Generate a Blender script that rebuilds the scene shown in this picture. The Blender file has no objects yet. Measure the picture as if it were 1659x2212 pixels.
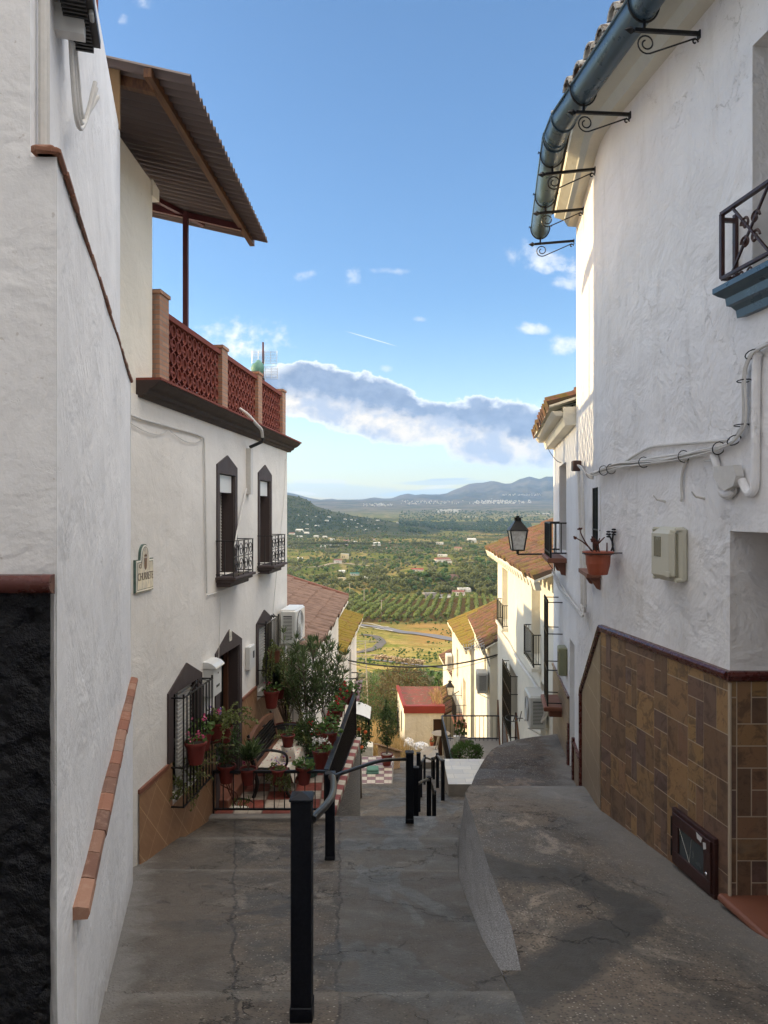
import bpy, bmesh, math, random
import numpy as np
from mathutils import Vector, Matrix, noise as mnoise
R = random.Random(7)
SC = bpy.context.scene
COL = SC.collection
PI = math.pi
# ------------------------------------------------------------------ camera
F = 1570.0; CU = 829.5; CV = 1106.0
cam_d = bpy.data.cameras.new('camera'); cam = bpy.data.objects.new('camera', cam_d); COL.objects.link(cam)
cam.location = (0, 0, 0); cam.rotation_euler = (PI/2, 0, 0)
cam_d.sensor_fit = 'VERTICAL'; cam_d.sensor_height = 36.0; cam_d.lens = 36.0*F/2212.0
cam_d.clip_start = 0.05; cam_d.clip_end = 60000
SC.camera = cam
SC.render.resolution_x = 768; SC.render.resolution_y = 1024
SC.view_settings.view_transform = 'Standard'; SC.view_settings.look = 'None'
SC.view_settings.gamma = 1.0
SC.view_settings.exposure = 1.9
SC.cycles.use_denoising = True
SC.cycles.max_bounces = 8; SC.cycles.diffuse_bounces = 5; SC.cycles.volume_bounces = 1
SC.cycles.transparent_max_bounces = 8
SC.cycles.sample_clamp_indirect = 6
# ------------------------------------------------------------------ node helper
class NT:
    def __init__(s, nt): s.nt = nt
    def n(s, t, **kw):
        x = s.nt.nodes.new(t)
        for k, v in kw.items(): setattr(x, k, v)
        return x
    def put(s, sock, v):
        if v is None: return
        if hasattr(v, 'is_linked') or isinstance(v, bpy.types.NodeSocket): s.nt.links.new(v, sock)
        else:
            if isinstance(v, (tuple, list)) and len(v) == 3 and sock.type == 'RGBA': v = (*v, 1)
            sock.default_value = v
    def m(s, op, a, b=None, c=None, clamp=False):
        x = s.n('ShaderNodeMath', operation=op, use_clamp=clamp)
        s.put(x.inputs[0], a); s.put(x.inputs[1], b); s.put(x.inputs[2], c)
        return x.outputs[0]
    def mix(s, f, a, b, mode='MIX'):
        x = s.n('ShaderNodeMix', data_type='RGBA', blend_type=mode)
        s.put(x.inputs[0], f); s.put(x.inputs[6], a); s.put(x.inputs[7], b)
        return x.outputs[2]
    def ss(s, v, lo, hi, a=0.0, b=1.0):
        x = s.n('ShaderNodeMapRange', interpolation_type='SMOOTHSTEP')
        s.put(x.inputs[0], v); x.inputs[1].default_value = lo; x.inputs[2].default_value = hi
        x.inputs[3].default_value = a; x.inputs[4].default_value = b
        return x.outputs[0]
    def lin(s, v, lo, hi, a=0.0, b=1.0):
        x = s.n('ShaderNodeMapRange'); s.put(x.inputs[0], v); x.inputs[1].default_value = lo; x.inputs[2].default_value = hi
        x.inputs[3].default_value = a; x.inputs[4].default_value = b
        return x.outputs[0]
    def noise(s, co, scale, detail=4, rough=.55, dist=0, out=0):
        x = s.n('ShaderNodeTexNoise'); s.put(x.inputs['Vector'], co)
        x.inputs['Scale'].default_value = scale; x.inputs['Detail'].default_value = detail
        x.inputs['Roughness'].default_value = rough; x.inputs['Distortion'].default_value = dist
        return x.outputs[out]
    def vor(s, co, scale, feature='F1', out='Distance', rnd=1.0):
        x = s.n('ShaderNodeTexVoronoi', feature=feature); s.put(x.inputs['Vector'], co)
        x.inputs['Scale'].default_value = scale; x.inputs['Randomness'].default_value = rnd
        return x.outputs[out]
    def scale(s, co, sx, sy, sz, ox=0, oy=0, oz=0):
        x = s.n('ShaderNodeMapping'); s.put(x.inputs[0], co); x.inputs[1].default_value = (ox, oy, oz); x.inputs[3].default_value = (sx, sy, sz)
        return x.outputs[0]
    def add(s, a, b):
        x = s.n('ShaderNodeVectorMath', operation='ADD'); s.put(x.inputs[0], a); s.put(x.inputs[1], b); return x.outputs[0]
    def vscale(s, a, k):
        x = s.n('ShaderNodeVectorMath', operation='SCALE'); s.put(x.inputs[0], a); x.inputs['Scale'].default_value = k; return x.outputs[0]
    def sep(s, v):
        x = s.n('ShaderNodeSeparateXYZ'); s.put(x.inputs[0], v); return x.outputs
    def comb(s, a, b, c):
        x = s.n('ShaderNodeCombineXYZ'); s.put(x.inputs[0], a); s.put(x.inputs[1], b); s.put(x.inputs[2], c); return x.outputs[0]
    def ramp(s, f, stops):
        x = s.n('ShaderNodeValToRGB'); s.put(x.inputs[0], f); e = x.color_ramp.elements
        while len(e) < len(stops): e.new(.5)
        for i, (p, c) in enumerate(stops):
            e[i].position = p; e[i].color = (*c, 1) if len(c) == 3 else c
        return x.outputs[0]
    def bump(s, h, strength=.5, dist=.01, nrm=None):
        x = s.n('ShaderNodeBump'); s.put(x.inputs['Height'], h); x.inputs['Strength'].default_value = strength; x.inputs['Distance'].default_value = dist
        if nrm is not None: s.put(x.inputs['Normal'], nrm)
        return x.outputs[0]
    def attr(s, name, out='Fac'):
        x = s.n('ShaderNodeAttribute', attribute_name=name); return x.outputs[out]
# ------------------------------------------------------------------ world + sun
SUN_EL = math.radians(10.5); SUN_DIR = Vector((-1, .10, 0)).normalized()*math.cos(SUN_EL) + Vector((0, 0, math.sin(SUN_EL)))
world = bpy.data.worlds.new('World'); SC.world = world; world.use_nodes = True
W = NT(world.node_tree); W.nt.nodes.clear()
wout = W.n('ShaderNodeOutputWorld'); bg = W.n('ShaderNodeBackground'); W.nt.links.new(bg.outputs[0], wout.inputs[0])
sky = W.n('ShaderNodeTexSky', sky_type='NISHITA'); sky.sun_disc = False
sky.sun_elevation = SUN_EL; sky.sun_rotation = math.atan2(SUN_DIR.x, SUN_DIR.y); sky.altitude = 150
sky.air_density = 1.0; sky.dust_density = 1.0; sky.ozone_density = 1.8
tc = W.n('ShaderNodeTexCoord'); gx, gy, gz = W.sep(tc.outputs['Generated'])
ysafe = W.m('MAXIMUM', gy, .02)
pu = W.m('DIVIDE', gx, ysafe); pv = W.m('DIVIDE', gz, ysafe); front = W.ss(gy, .05, .2)
pvec = W.comb(pu, pv, 0.0)
nz1 = W.noise(W.scale(pvec, 1, 1.2, 1), 15, 7, .62, .15)
nz2 = W.noise(W.scale(pvec, 1, 1.3, 1, .3, .1), 48, 5, .6)
nz = W.m('ADD', W.m('MULTIPLY', nz1, .7), W.m('MULTIPLY', nz2, .3))
def px(u): return (u-CU)/F
def pz(v): return (CV-v)/F
def ell(u, v, ru, rv, rot=0.0):
    dx = W.m('SUBTRACT', pu, px(u)); dz = W.m('SUBTRACT', pv, pz(v)); c, s_ = math.cos(rot), math.sin(rot)
    a = W.m('ADD', W.m('MULTIPLY', dx, c/(ru/F)), W.m('MULTIPLY', dz, s_/(ru/F)))
    b = W.m('ADD', W.m('MULTIPLY', dx, -s_/(rv/F)), W.m('MULTIPLY', dz, c/(rv/F)))
    return W.m('SUBTRACT', 1.0, W.m('ADD', W.m('MULTIPLY', a, a), W.m('MULTIPLY', b, b))), b
def vmax(L):
    r = L[0]
    for x in L[1:]: r = W.m('MAXIMUM', r, x)
    return r
# big grey cloud bank
big = [ell(745, 862, 215, 66, -.20), ell(905, 915, 250, 52, -.12), ell(1065, 935, 150, 78, -.05), ell(1170, 945, 90, 66, 0), ell(630, 850, 120, 55, -.1)]
E = vmax([e for e, b in big]); E = W.m('MAXIMUM', E, -2.0)
dn = W.m('ADD', W.m('MULTIPLY', E, 1.7), W.m('MULTIPLY', W.m('SUBTRACT', nz, .5), 4.6))
al_big = W.ss(dn, -.06, .16)
body = W.ss(dn, .02, .75)
low = W.ss(W.m('ADD', W.m('ADD', pv, W.m('MULTIPLY', pu, .19)), W.m('MULTIPLY', W.m('SUBTRACT', nz, .5), -.10)), .132, .150)  # 0 at the sunlit underside
skyc = W.mix(1.0, sky.outputs[0], W.mix(W.ss(gz, .03, .30), (1.12, 1.06, .92), (.56, .72, .90)), 'MULTIPLY')
GREY = (1, 1.3, 1.8); CREAM = (3.5, 3.1, 2.5); RIM = (3.1, 3.25, 3.4)
greyv = W.mix(W.ss(nz2, .3, .7), (.66, .90, 1.38), (1.0, 1.28, 1.8))
under = W.mix(W.ss(nz1, .38, .6), CREAM, (1.6, 1.8, 2.2))
bodyc = W.mix(low, under, greyv)
cc = W.mix(body, RIM, bodyc)
out = W.mix(al_big, skyc, cc)
# small bright clouds
sm = [(505, 735, 120, 46, .05, 1.0), (500, 745, 70, 26, .05, 1.0), (575, 800, 60, 18, 0, .9), (1185, 560, 80, 34, -.3, .75), (1235, 600, 50, 30, 0, .6), (656, 596, 24, 14, .3, .6), (765, 598, 24, 22, .2, .5),
      (835, 586, 42, 9, 0, .45), (907, 690, 18, 7, 0, .6), (1152, 711, 30, 13, -.1, .8), (1228, 745, 34, 22, 0, .8), (835, 795, 16, 8, 0, .6), (268, 45, 14, 16, 0, .5), (315, 8, 24, 20, 0, .5),
      (690, 1046, 80, 8, .02, .7), (1196, 1000, 30, 12, 0, .6), (870, 1005, 30, 4, 0, .4), (1160, 880, 30, 20, 0, .3)]
for (u, v, ru, rv, rot, k) in sm:
    e, b = ell(u, v, ru*1.15, rv*1.15, rot)
    d = W.m('ADD', W.m('MULTIPLY', W.m('MAXIMUM', e, -2.0), 1.0), W.m('MULTIPLY', W.m('SUBTRACT', nz, .5), 7.5))
    out = W.mix(W.m('MULTIPLY', W.m('MULTIPLY', W.ss(d, .1, 1.9), W.ss(e, -1.4, .6)), k), out, (3.4, 3.35, 3.25))
# low bluish stratus over the mountains
for (u, v, ru, rv, rot, k, colr) in [(740, 1062, 240, 20, -.06, .38, (1.5, 2.3, 3.1)), (960, 1042, 120, 7, .02, .5, (1.7, 2.2, 2.8)), (930, 1064, 150, 9, .05, .6, (1.7, 2.4, 3.0)),
                                 (975, 1035, 60, 3, .03, .6, (1.7, 2.1, 2.7)), (690, 1040, 70, 5, 0, .7, (3.4, 3.3, 2.9)), (655, 1065, 35, 4, -.1, .7, (3.4, 3.3, 2.9)), (945, 1052, 45, 4, .1, .5, (3.4, 3.3, 3.0))]:
    e, b = ell(u, v, ru, rv, rot)
    d = W.m('ADD', W.m('MAXIMUM', e, -2.0), W.m('MULTIPLY', W.m('SUBTRACT', nz, .5), 1.8))
    out = W.mix(W.m('MULTIPLY', W.ss(d, .0, .7), k), out, colr)
# contrail
e, b = ell(803, 732, 64, 1.1, -.285)
out = W.mix(W.m('MULTIPLY', W.ss(e, .0, .6), .6), out, (3.6, 3.6, 3.6))
out_front = W.mix(front, skyc, out)
# bright cloud added in the unseen sky behind and overhead as fill light
nb = W.noise(W.scale(tc.outputs['Generated'], 1, 1, 2.2), 3.2, 6, .6)
backm = W.m('MULTIPLY', W.m('MAXIMUM', W.ss(gy, .10, -.25), W.ss(gz, .66, .80)), W.m('MULTIPLY', W.ss(nb, .36, .50), W.ss(gz, .0, .15)))
out_all = W.mix(W.m('MULTIPLY', backm, .92), out_front, W.mix(1.0, W.mix(W.ss(gx, -.45, .45), (5.4, 5.1, 4.7), (15.5, 14.4, 12.9)), W.mix(W.ss(gy, -.65, .10), (.45, .45, .45), (1.1, 1.1, 1.1)), 'MULTIPLY'))
W.put(bg.inputs[0], out_all); bg.inputs[1].default_value = .10
sun_d = bpy.data.lights.new('sun', 'SUN'); sun = bpy.data.objects.new('sun', sun_d); COL.objects.link(sun)
sun_d.energy = 2.0; sun_d.angle = math.radians(.6); sun_d.color = (1.0, .77, .44)
sun.rotation_euler = SUN_DIR.to_track_quat('Z', 'Y').to_euler(); sun.location = (-20, 0, 30)
# ------------------------------------------------------------------ scene graph helpers
WM = {}
def tag(o, label=None, cat=None, group=None, kind=None):
    if label: o['label'] = label
    if cat: o['category'] = cat
    if group: o['group'] = group
    if kind: o['kind'] = kind
    return o
def thing(name, label, cat, loc=(0, 0, 0), group=None):
    o = bpy.data.objects.new(name, None); COL.objects.link(o); o.empty_display_size = .1
    o.location = loc; WM[o] = Vector(loc); tag(o, label, cat, group); return o
def fr_id(): return Matrix.Identity(4)
def frame(o, ex, ey, ez=(0, 0, 1)):
    ex, ey, ez = Vector(ex), Vector(ey), Vector(ez)
    m = Matrix(((ex.x, ey.x, ez.x, o[0]), (ex.y, ey.y, ez.y, o[1]), (ex.z, ey.z, ez.z, o[2]), (0, 0, 0, 1)))
    return m
class MB:
    def __init__(s, M=None): s.v = []; s.f = []; s.rv = []; s.M = M; s.cur = None; s.sm = []
    def P(s, p):
        p = Vector(p)
        if s.M is not None: p = s.M @ p
        s.v.append(p); return len(s.v)-1
    def face(s, idx, r=None): s.f.append(tuple(idx)); s.rv.append(s.cur if r is None else r); return s
    def poly(s, pts, r=None): return s.face([s.P(p) for p in pts], r)
    def box(s, x0, x1, y0, y1, z0, z1, r=None):
        i = [s.P(p) for p in ((x0,y0,z0),(x1,y0,z0),(x1,y1,z0),(x0,y1,z0),(x0,y0,z1),(x1,y0,z1),(x1,y1,z1),(x0,y1,z1))]
        for q in ((0,3,2,1),(4,5,6,7),(0,1,5,4),(1,2,6,5),(2,3,7,6),(3,0,4,7)): s.face([i[k] for k in q], r)
        return s
    def bbox(s, x0, x1, y0, y1, z0, z1, b=.005, r=None):   # chamfered box
        def sl(x0, x1, y0, y1, z): return [s.P(p) for p in ((x0+b,y0,z),(x1-b,y0,z),(x1,y0+b,z),(x1,y1-b,z),(x1-b,y1,z),(x0+b,y1,z),(x0,y1-b,z),(x0,y0+b,z))]
        L = [sl(x0+b, x1-b, y0+b, y1-b, z0), sl(x0, x1, y0, y1, z0+b), sl(x0, x1, y0, y1, z1-b), sl(x0+b, x1-b, y0+b, y1-b, z1)]
        s.face(L[0][::-1], r); s.face(L[3], r)
        for a, c in zip(L, L[1:]):
            for k in range(8): s.face((a[k], a[(k+1)%8], c[(k+1)%8], c[k]), r)
        return s
    def tube(s, pts, rad, n=8, cap=True, r=None):
        pts = [Vector(p) for p in pts]; rings = []; prev = None
        for i, p in enumerate(pts):
            a = pts[max(0, i-1)]; c = pts[min(len(pts)-1, i+1)]; t = (c-a)
            if t.length < 1e-9: t = Vector((0, 0, 1))
            t.normalize()
            if prev is None:
                u = t.cross(Vector((0, 0, 1)));
                if u.length < 1e-3: u = t.cross(Vector((1, 0, 0)))
            else:
                u = prev - t*prev.dot(t)
                if u.length < 1e-6: u = t.cross(Vector((0, 0, 1)))
            u.normalize(); w = t.cross(u); prev = u
            rr = rad[i] if isinstance(rad, (list, tuple)) else rad
            rings.append([s.P(p + u*(rr*math.cos(2*PI*k/n)) + w*(rr*math.sin(2*PI*k/n))) for k in range(n)])
        for a, c in zip(rings, rings[1:]):
            for k in range(n): s.face((a[k], a[(k+1)%n], c[(k+1)%n], c[k]), r)
        if cap: s.face(rings[0][::-1], r); s.face(rings[-1], r)
        return s
    def bar(s, a, b, w, h=None, r=None):     # square bar a->b
        a, b = Vector(a), Vector(b); h = h or w; t = (b-a).normalized()
        u = t.cross(Vector((0, 0, 1)))
        if u.length < 1e-3: u = Vector((1, 0, 0))
        u.normalize(); k = u.cross(t)
        q = []
        for p in (a, b):
            for sx, sy in ((-1,-1),(1,-1),(1,1),(-1,1)): q.append(s.P(p + u*(sx*w/2) + k*(sy*h/2)))
        for f in ((0,1,2,3),(7,6,5,4),(0,4,5,1),(1,5,6,2),(2,6,7,3),(3,7,4,0)): s.face([q[i] for i in f], r)
        return s
    def lathe(s, prof, n=20, c=(0, 0, 0), r=None, close=False):
        rings = [[s.P((c[0]+a*math.cos(2*PI*k/n), c[1]+a*math.sin(2*PI*k/n), c[2]+z)) for k in range(n)] for a, z in prof]
        for a, b in zip(rings, rings[1:]):
            for k in range(n): s.face((a[k], a[(k+1)%n], b[(k+1)%n], b[k]), r)
        if close: s.face(rings[0][::-1], r); s.face(rings[-1], r)
        return s
    def grid(s, fn, us, vs, r=None):
        idx = [[s.P(fn(u, v)) for v in vs] for u in us]
        for i in range(len(us)-1):
            for j in range(len(vs)-1): s.face((idx[i][j], idx[i+1][j], idx[i+1][j+1], idx[i][j+1]), r)
        return s
    def prism(s, pts, ex, r=None):         # polygon extruded by vector
        ex = Vector(ex); a = [s.P(p) for p in pts]; b = [s.P(Vector(p)+ex) for p in pts]; n = len(a)
        s.face(a[::-1], r); s.face(b, r)
        for k in range(n): s.face((a[k], a[(k+1)%n], b[(k+1)%n], b[k]), r)
        return s
    def leaf(s, p, d, up, l, w, r=None):
        d = Vector(d).normalized(); sd = d.cross(Vector(up))
        if sd.length < 1e-3: sd = Vector((1, 0, 0))
        sd.normalize(); p = Vector(p); nn = sd.cross(d)
        s.poly((p, p+d*l*.45+sd*w*.5+nn*l*.05, p+d*l, p+d*l*.45-sd*w*.5+nn*l*.05), r); return s
    def build(s, name, mat, parent=None, origin=None, smooth=False, kind=None):
        o0 = WM[parent] if parent is not None else Vector(origin or (0, 0, 0))
        if parent is not None and origin is not None: o0 = WM[parent]
        me = bpy.data.meshes.new(name)
        me.from_pydata([tuple(p-o0) for p in s.v], [], s.f)
        if any(x is not None for x in s.rv):
            a = me.attributes.new('rnd', 'FLOAT', 'FACE'); a.data.foreach_set('value', [0.0 if x is None else x for x in s.rv])
        if smooth: me.shade_smooth()
        me.materials.append(mat); me.update()
        ob = bpy.data.objects.new(name, me); COL.objects.link(ob)
        if parent is not None: ob.parent = parent; WM[ob] = o0
        else: ob.location = o0; WM[ob] = o0
        if kind: ob['kind'] = kind
        return ob
    def local(s, name, mat, parent=None, smooth=False):     # vertices already local to parent
        w = WM[parent] if parent is not None else Vector((0, 0, 0))
        for p in s.v: p += w
        return s.build(name, mat, parent, None if parent is not None else (0, 0, 0), smooth)
def copy_tree(o, loc=None, label=None, group=None, rz=None, sc=None, parent=None, name=None):
    c = o.copy(); COL.objects.link(c); c.parent = parent
    if parent is None:
        if loc is not None: c.location = loc; WM[c] = Vector(loc)
        if rz is not None: c.rotation_euler = (0, 0, rz)
        if sc is not None: c.scale = (sc, sc, sc) if not isinstance(sc, tuple) else sc
        if label: c['label'] = label
        if group: c['group'] = group
    for ch in [x for x in KIDS.get(o, [])]: copy_tree(ch, parent=c)
    return c
class _K(dict):
    def get(s, o, d=None): return [x for x in COL.objects if x.parent == o]
KIDS = _K()
def clip(poly, a, b, c):    # keep a*x+b*y<=c
    out = []
    for i in range(len(poly)):
        p, q = poly[i], poly[(i+1) % len(poly)]; fp = a*p[0]+b*p[1]-c; fq = a*q[0]+b*q[1]-c
        if fp <= 0: out.append(p)
        if (fp < 0 < fq) or (fq < 0 < fp):
            t = fp/(fp-fq); out.append((p[0]+t*(q[0]-p[0]), p[1]+t*(q[1]-p[1])))
    return out
# ------------------------------------------------------------------ facades: vertical planes X = x0 + d*Y
class Plane:
    def __init__(s, x0, d, side):
        s.x0, s.d, s.side = x0, d, side; k = math.sqrt(1+d*d); s.k = k
        s.n = Vector((side*1/k, -side*d/k, 0)); s.t = Vector((d/k, 1/k, 0))
    def p(s, Y, z, off=0.0): return Vector((s.x0+s.d*Y, Y, z)) + s.n*off
    def hit(s, u, v, off=0.0):
        x0 = s.x0 + s.side*off*s.k; Y = x0/(px(u)-s.d); return Vector((x0+s.d*Y, Y, pz(v)*Y))
    def Y(s, u): return s.x0/(px(u)-s.d)
    def fr(s, Y, z): # local frame: x along the wall away from camera, y outwards, z up
        return frame(s.p(Y, z), s.t, s.n)
def facade(mb, pl, Y0, Y1, z0, z1, holes=(), depth=.22, off=0.0):
    ys = sorted({Y0, Y1, *[h[0] for h in holes], *[h[1] for h in holes]}); zs = sorted({z0, z1, *[h[2] for h in holes], *[h[3] for h in holes]})
    ys = [y for y in ys if Y0 <= y <= Y1]; zs = [z for z in zs if z0 <= z <= z1]
    for a, b in zip(ys, ys[1:]):
        for c, d in zip(zs, zs[1:]):
            my, mz = (a+b)/2, (c+d)/2
            if any(h[0] < my < h[1] and h[2] < mz < h[3] for h in holes): continue
            mb.poly((pl.p(a, c, off), pl.p(b, c, off), pl.p(b, d, off), pl.p(a, d, off)))
    for (a, b, c, d) in holes:
        for (q, r) in (((a, c), (b, c)), ((b, c), (b, d)), ((b, d), (a, d)), ((a, d), (a, c))):
            mb.poly((pl.p(*q, off), pl.p(*r, off), pl.p(*r, off-depth), pl.p(*q, off-depth)))
def body(mb, pl, Y0, Y1, z0, z1, D, off=0.0, top=True, back=True):
    mb.poly((pl.p(Y0, z0, off), pl.p(Y0, z0, -D), pl.p(Y0, z1, -D), pl.p(Y0, z1, off)))
    mb.poly((pl.p(Y1, z0, off), pl.p(Y1, z0, -D), pl.p(Y1, z1, -D), pl.p(Y1, z1, off)))
    if top: mb.poly((pl.p(Y0, z1, off), pl.p(Y1, z1, off), pl.p(Y1, z1, -D), pl.p(Y0, z1, -D)))
    if back: mb.poly((pl.p(Y0, z0, -D), pl.p(Y1, z0, -D), pl.p(Y1, z1, -D), pl.p(Y0, z1, -D)))
L2 = Plane(-3.0, .093, 1)      # two-storey house on the left
L1 = Plane(-.35, -.29, 1)      # near white wall on the left
L3 = Plane(-1.84, .024, 1); L4 = Plane(-2.3, .042, 1)
R1 = Plane(3.0, -.13, -1); R1b = Plane(1.03, .152, -1)
R3 = Plane(2.5, .061, -1); R4 = Plane(2.5, .053, -1); R5 = Plane(4.54, -.007, -1); R6 = Plane(6.51, -.04, -1)
R2 = R1b
# ------------------------------------------------------------------ materials
def MAT(name, fn):
    m = bpy.data.materials.new(name); m.use_nodes = True; nt = m.node_tree
    b = nt.nodes['Principled BSDF']; T = NT(nt); g = T.n('ShaderNodeNewGeometry'); fn(T, b, g.outputs['Position']); return m
def oc(T): return T.n('ShaderNodeTexCoord').outputs['Object']
def flat(name, col, rough=.6, metal=0.0, var=.12, sc=8, bump=0.0, obj=True, spec=.5):
    def fn(T, b, P):
        co = oc(T) if obj else P
        n = T.noise(co, sc, 5, .6)
        T.put(b.inputs['Base Color'], T.mix(n, tuple(c*(1-var) for c in col), tuple(min(1, c*(1+var)) for c in col)))
        T.put(b.inputs['Roughness'], T.lin(n, .3, .7, max(0, rough-.08), min(1, rough+.08))); b.inputs['Metallic'].default_value = metal
        b.inputs['Specular IOR Level'].default_value = spec
        if bump: T.put(b.inputs['Normal'], T.bump(T.noise(co, sc*4, 4, .6), .6, bump))
    return MAT(name, fn)
def plaster(name, col, dirt=(.45, .42, .38), lump=1.0, crack=1.0, dirtk=.35):
    def fn(T, b, P):
        big = T.noise(P, .7, 5, .6); mid = T.noise(P, 5, 5, .6); fine = T.noise(P, 60, 4, .6)
        st = T.noise(T.scale(P, 3, 3, .45), 1.6, 6, .65)
        warp = T.add(P, T.vscale(T.noise(P, 3, 4, .6, 0, 1), .35))
        e = T.vor(T.scale(T.add(P, T.vscale(T.noise(P, 5, 5, .7, 0, 1), .30)), 1, 1, .38), 3.4, 'DISTANCE_TO_EDGE')
        mask = T.ss(T.noise(P, 1.9, 4, .6, 0, 0), .50, .60)
        ck = T.m('MULTIPLY', T.ss(e, .0, .010, 1, 0), mask)
        ck = T.m('MULTIPLY', ck, crack)
        flake = T.ss(T.noise(T.scale(P, 1, 1, .6), 9, 6, .7, 1.2), .55, .60)
        c = T.mix(T.ss(big, .35, .7), tuple(x*.88 for x in col), col)
        c = T.mix(T.m('MULTIPLY', T.ss(st, .50, .78), dirtk), c, dirt); c = T.mix(T.m('MULTIPLY', flake, .015), c, (.62, .60, .57))
        c = T.mix(T.m('MULTIPLY', ck, .35), c, dirt)
        x9, y9, z9 = T.sep(P); hg_ = T.m('ADD', T.m('ADD', z9, 1.35), T.m('MULTIPLY', y9, .29)); spl = T.ss(T.m('ADD', hg_, T.m('MULTIPLY', T.m('SUBTRACT', T.noise(P, 9, 6, .75), .5), .5)), .30, -.02)
        c = T.mix(T.m('MULTIPLY', spl, .45), c, (.36, .33, .29)); c = T.mix(T.m('MULTIPLY', T.ss(T.noise(P, 34, 2, .5), .72, .76), .35), c, (.35, .30, .25))
        T.put(b.inputs['Base Color'], c); b.inputs['Roughness'].default_value = .92; b.inputs['Specular IOR Level'].default_value = .2
        flake = T.ss(T.noise(T.scale(P, 1, 1, .6), 9, 6, .7, 1.2), .55, .60)
        h = T.m('ADD', T.m('MULTIPLY', T.noise(P, 2.6, 4, .6, .4), 4.0*lump), T.m('MULTIPLY', mid, .45*lump))
        h = T.m('ADD', h, T.m('MULTIPLY', fine, .14)); h = T.m('ADD', h, T.m('MULTIPLY', flake, .008*crack)); h = T.m('SUBTRACT', h, T.m('MULTIPLY', ck, .5))
        T.put(b.inputs['Normal'], T.bump(h, .7, .020))
    return MAT(name, fn)
M = {}
M['white'] = plaster('whitewash', (.86, .85, .85), dirtk=.32)
M['white_smooth'] = plaster('smooth_white_plaster', (.87, .87, .88), lump=.5, crack=.12, dirtk=.08)
M['cream'] = plaster('cream_plaster', (.82, .785, .73), lump=.4, crack=.25, dirtk=.16)
M['creamtop'] = plaster('pale_cream_plaster', (.86, .81, .70), lump=.5, crack=.1, dirtk=.1)
M['sunwhite'] = plaster('limewash', (.76, .73, .63), lump=.5, crack=.12, dirtk=.12)
M['oldwhite'] = plaster('flaking_limewash', (.74, .70, .60), dirt=(.40, .33, .24), lump=1.2, crack=.8, dirtk=.6)
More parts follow.
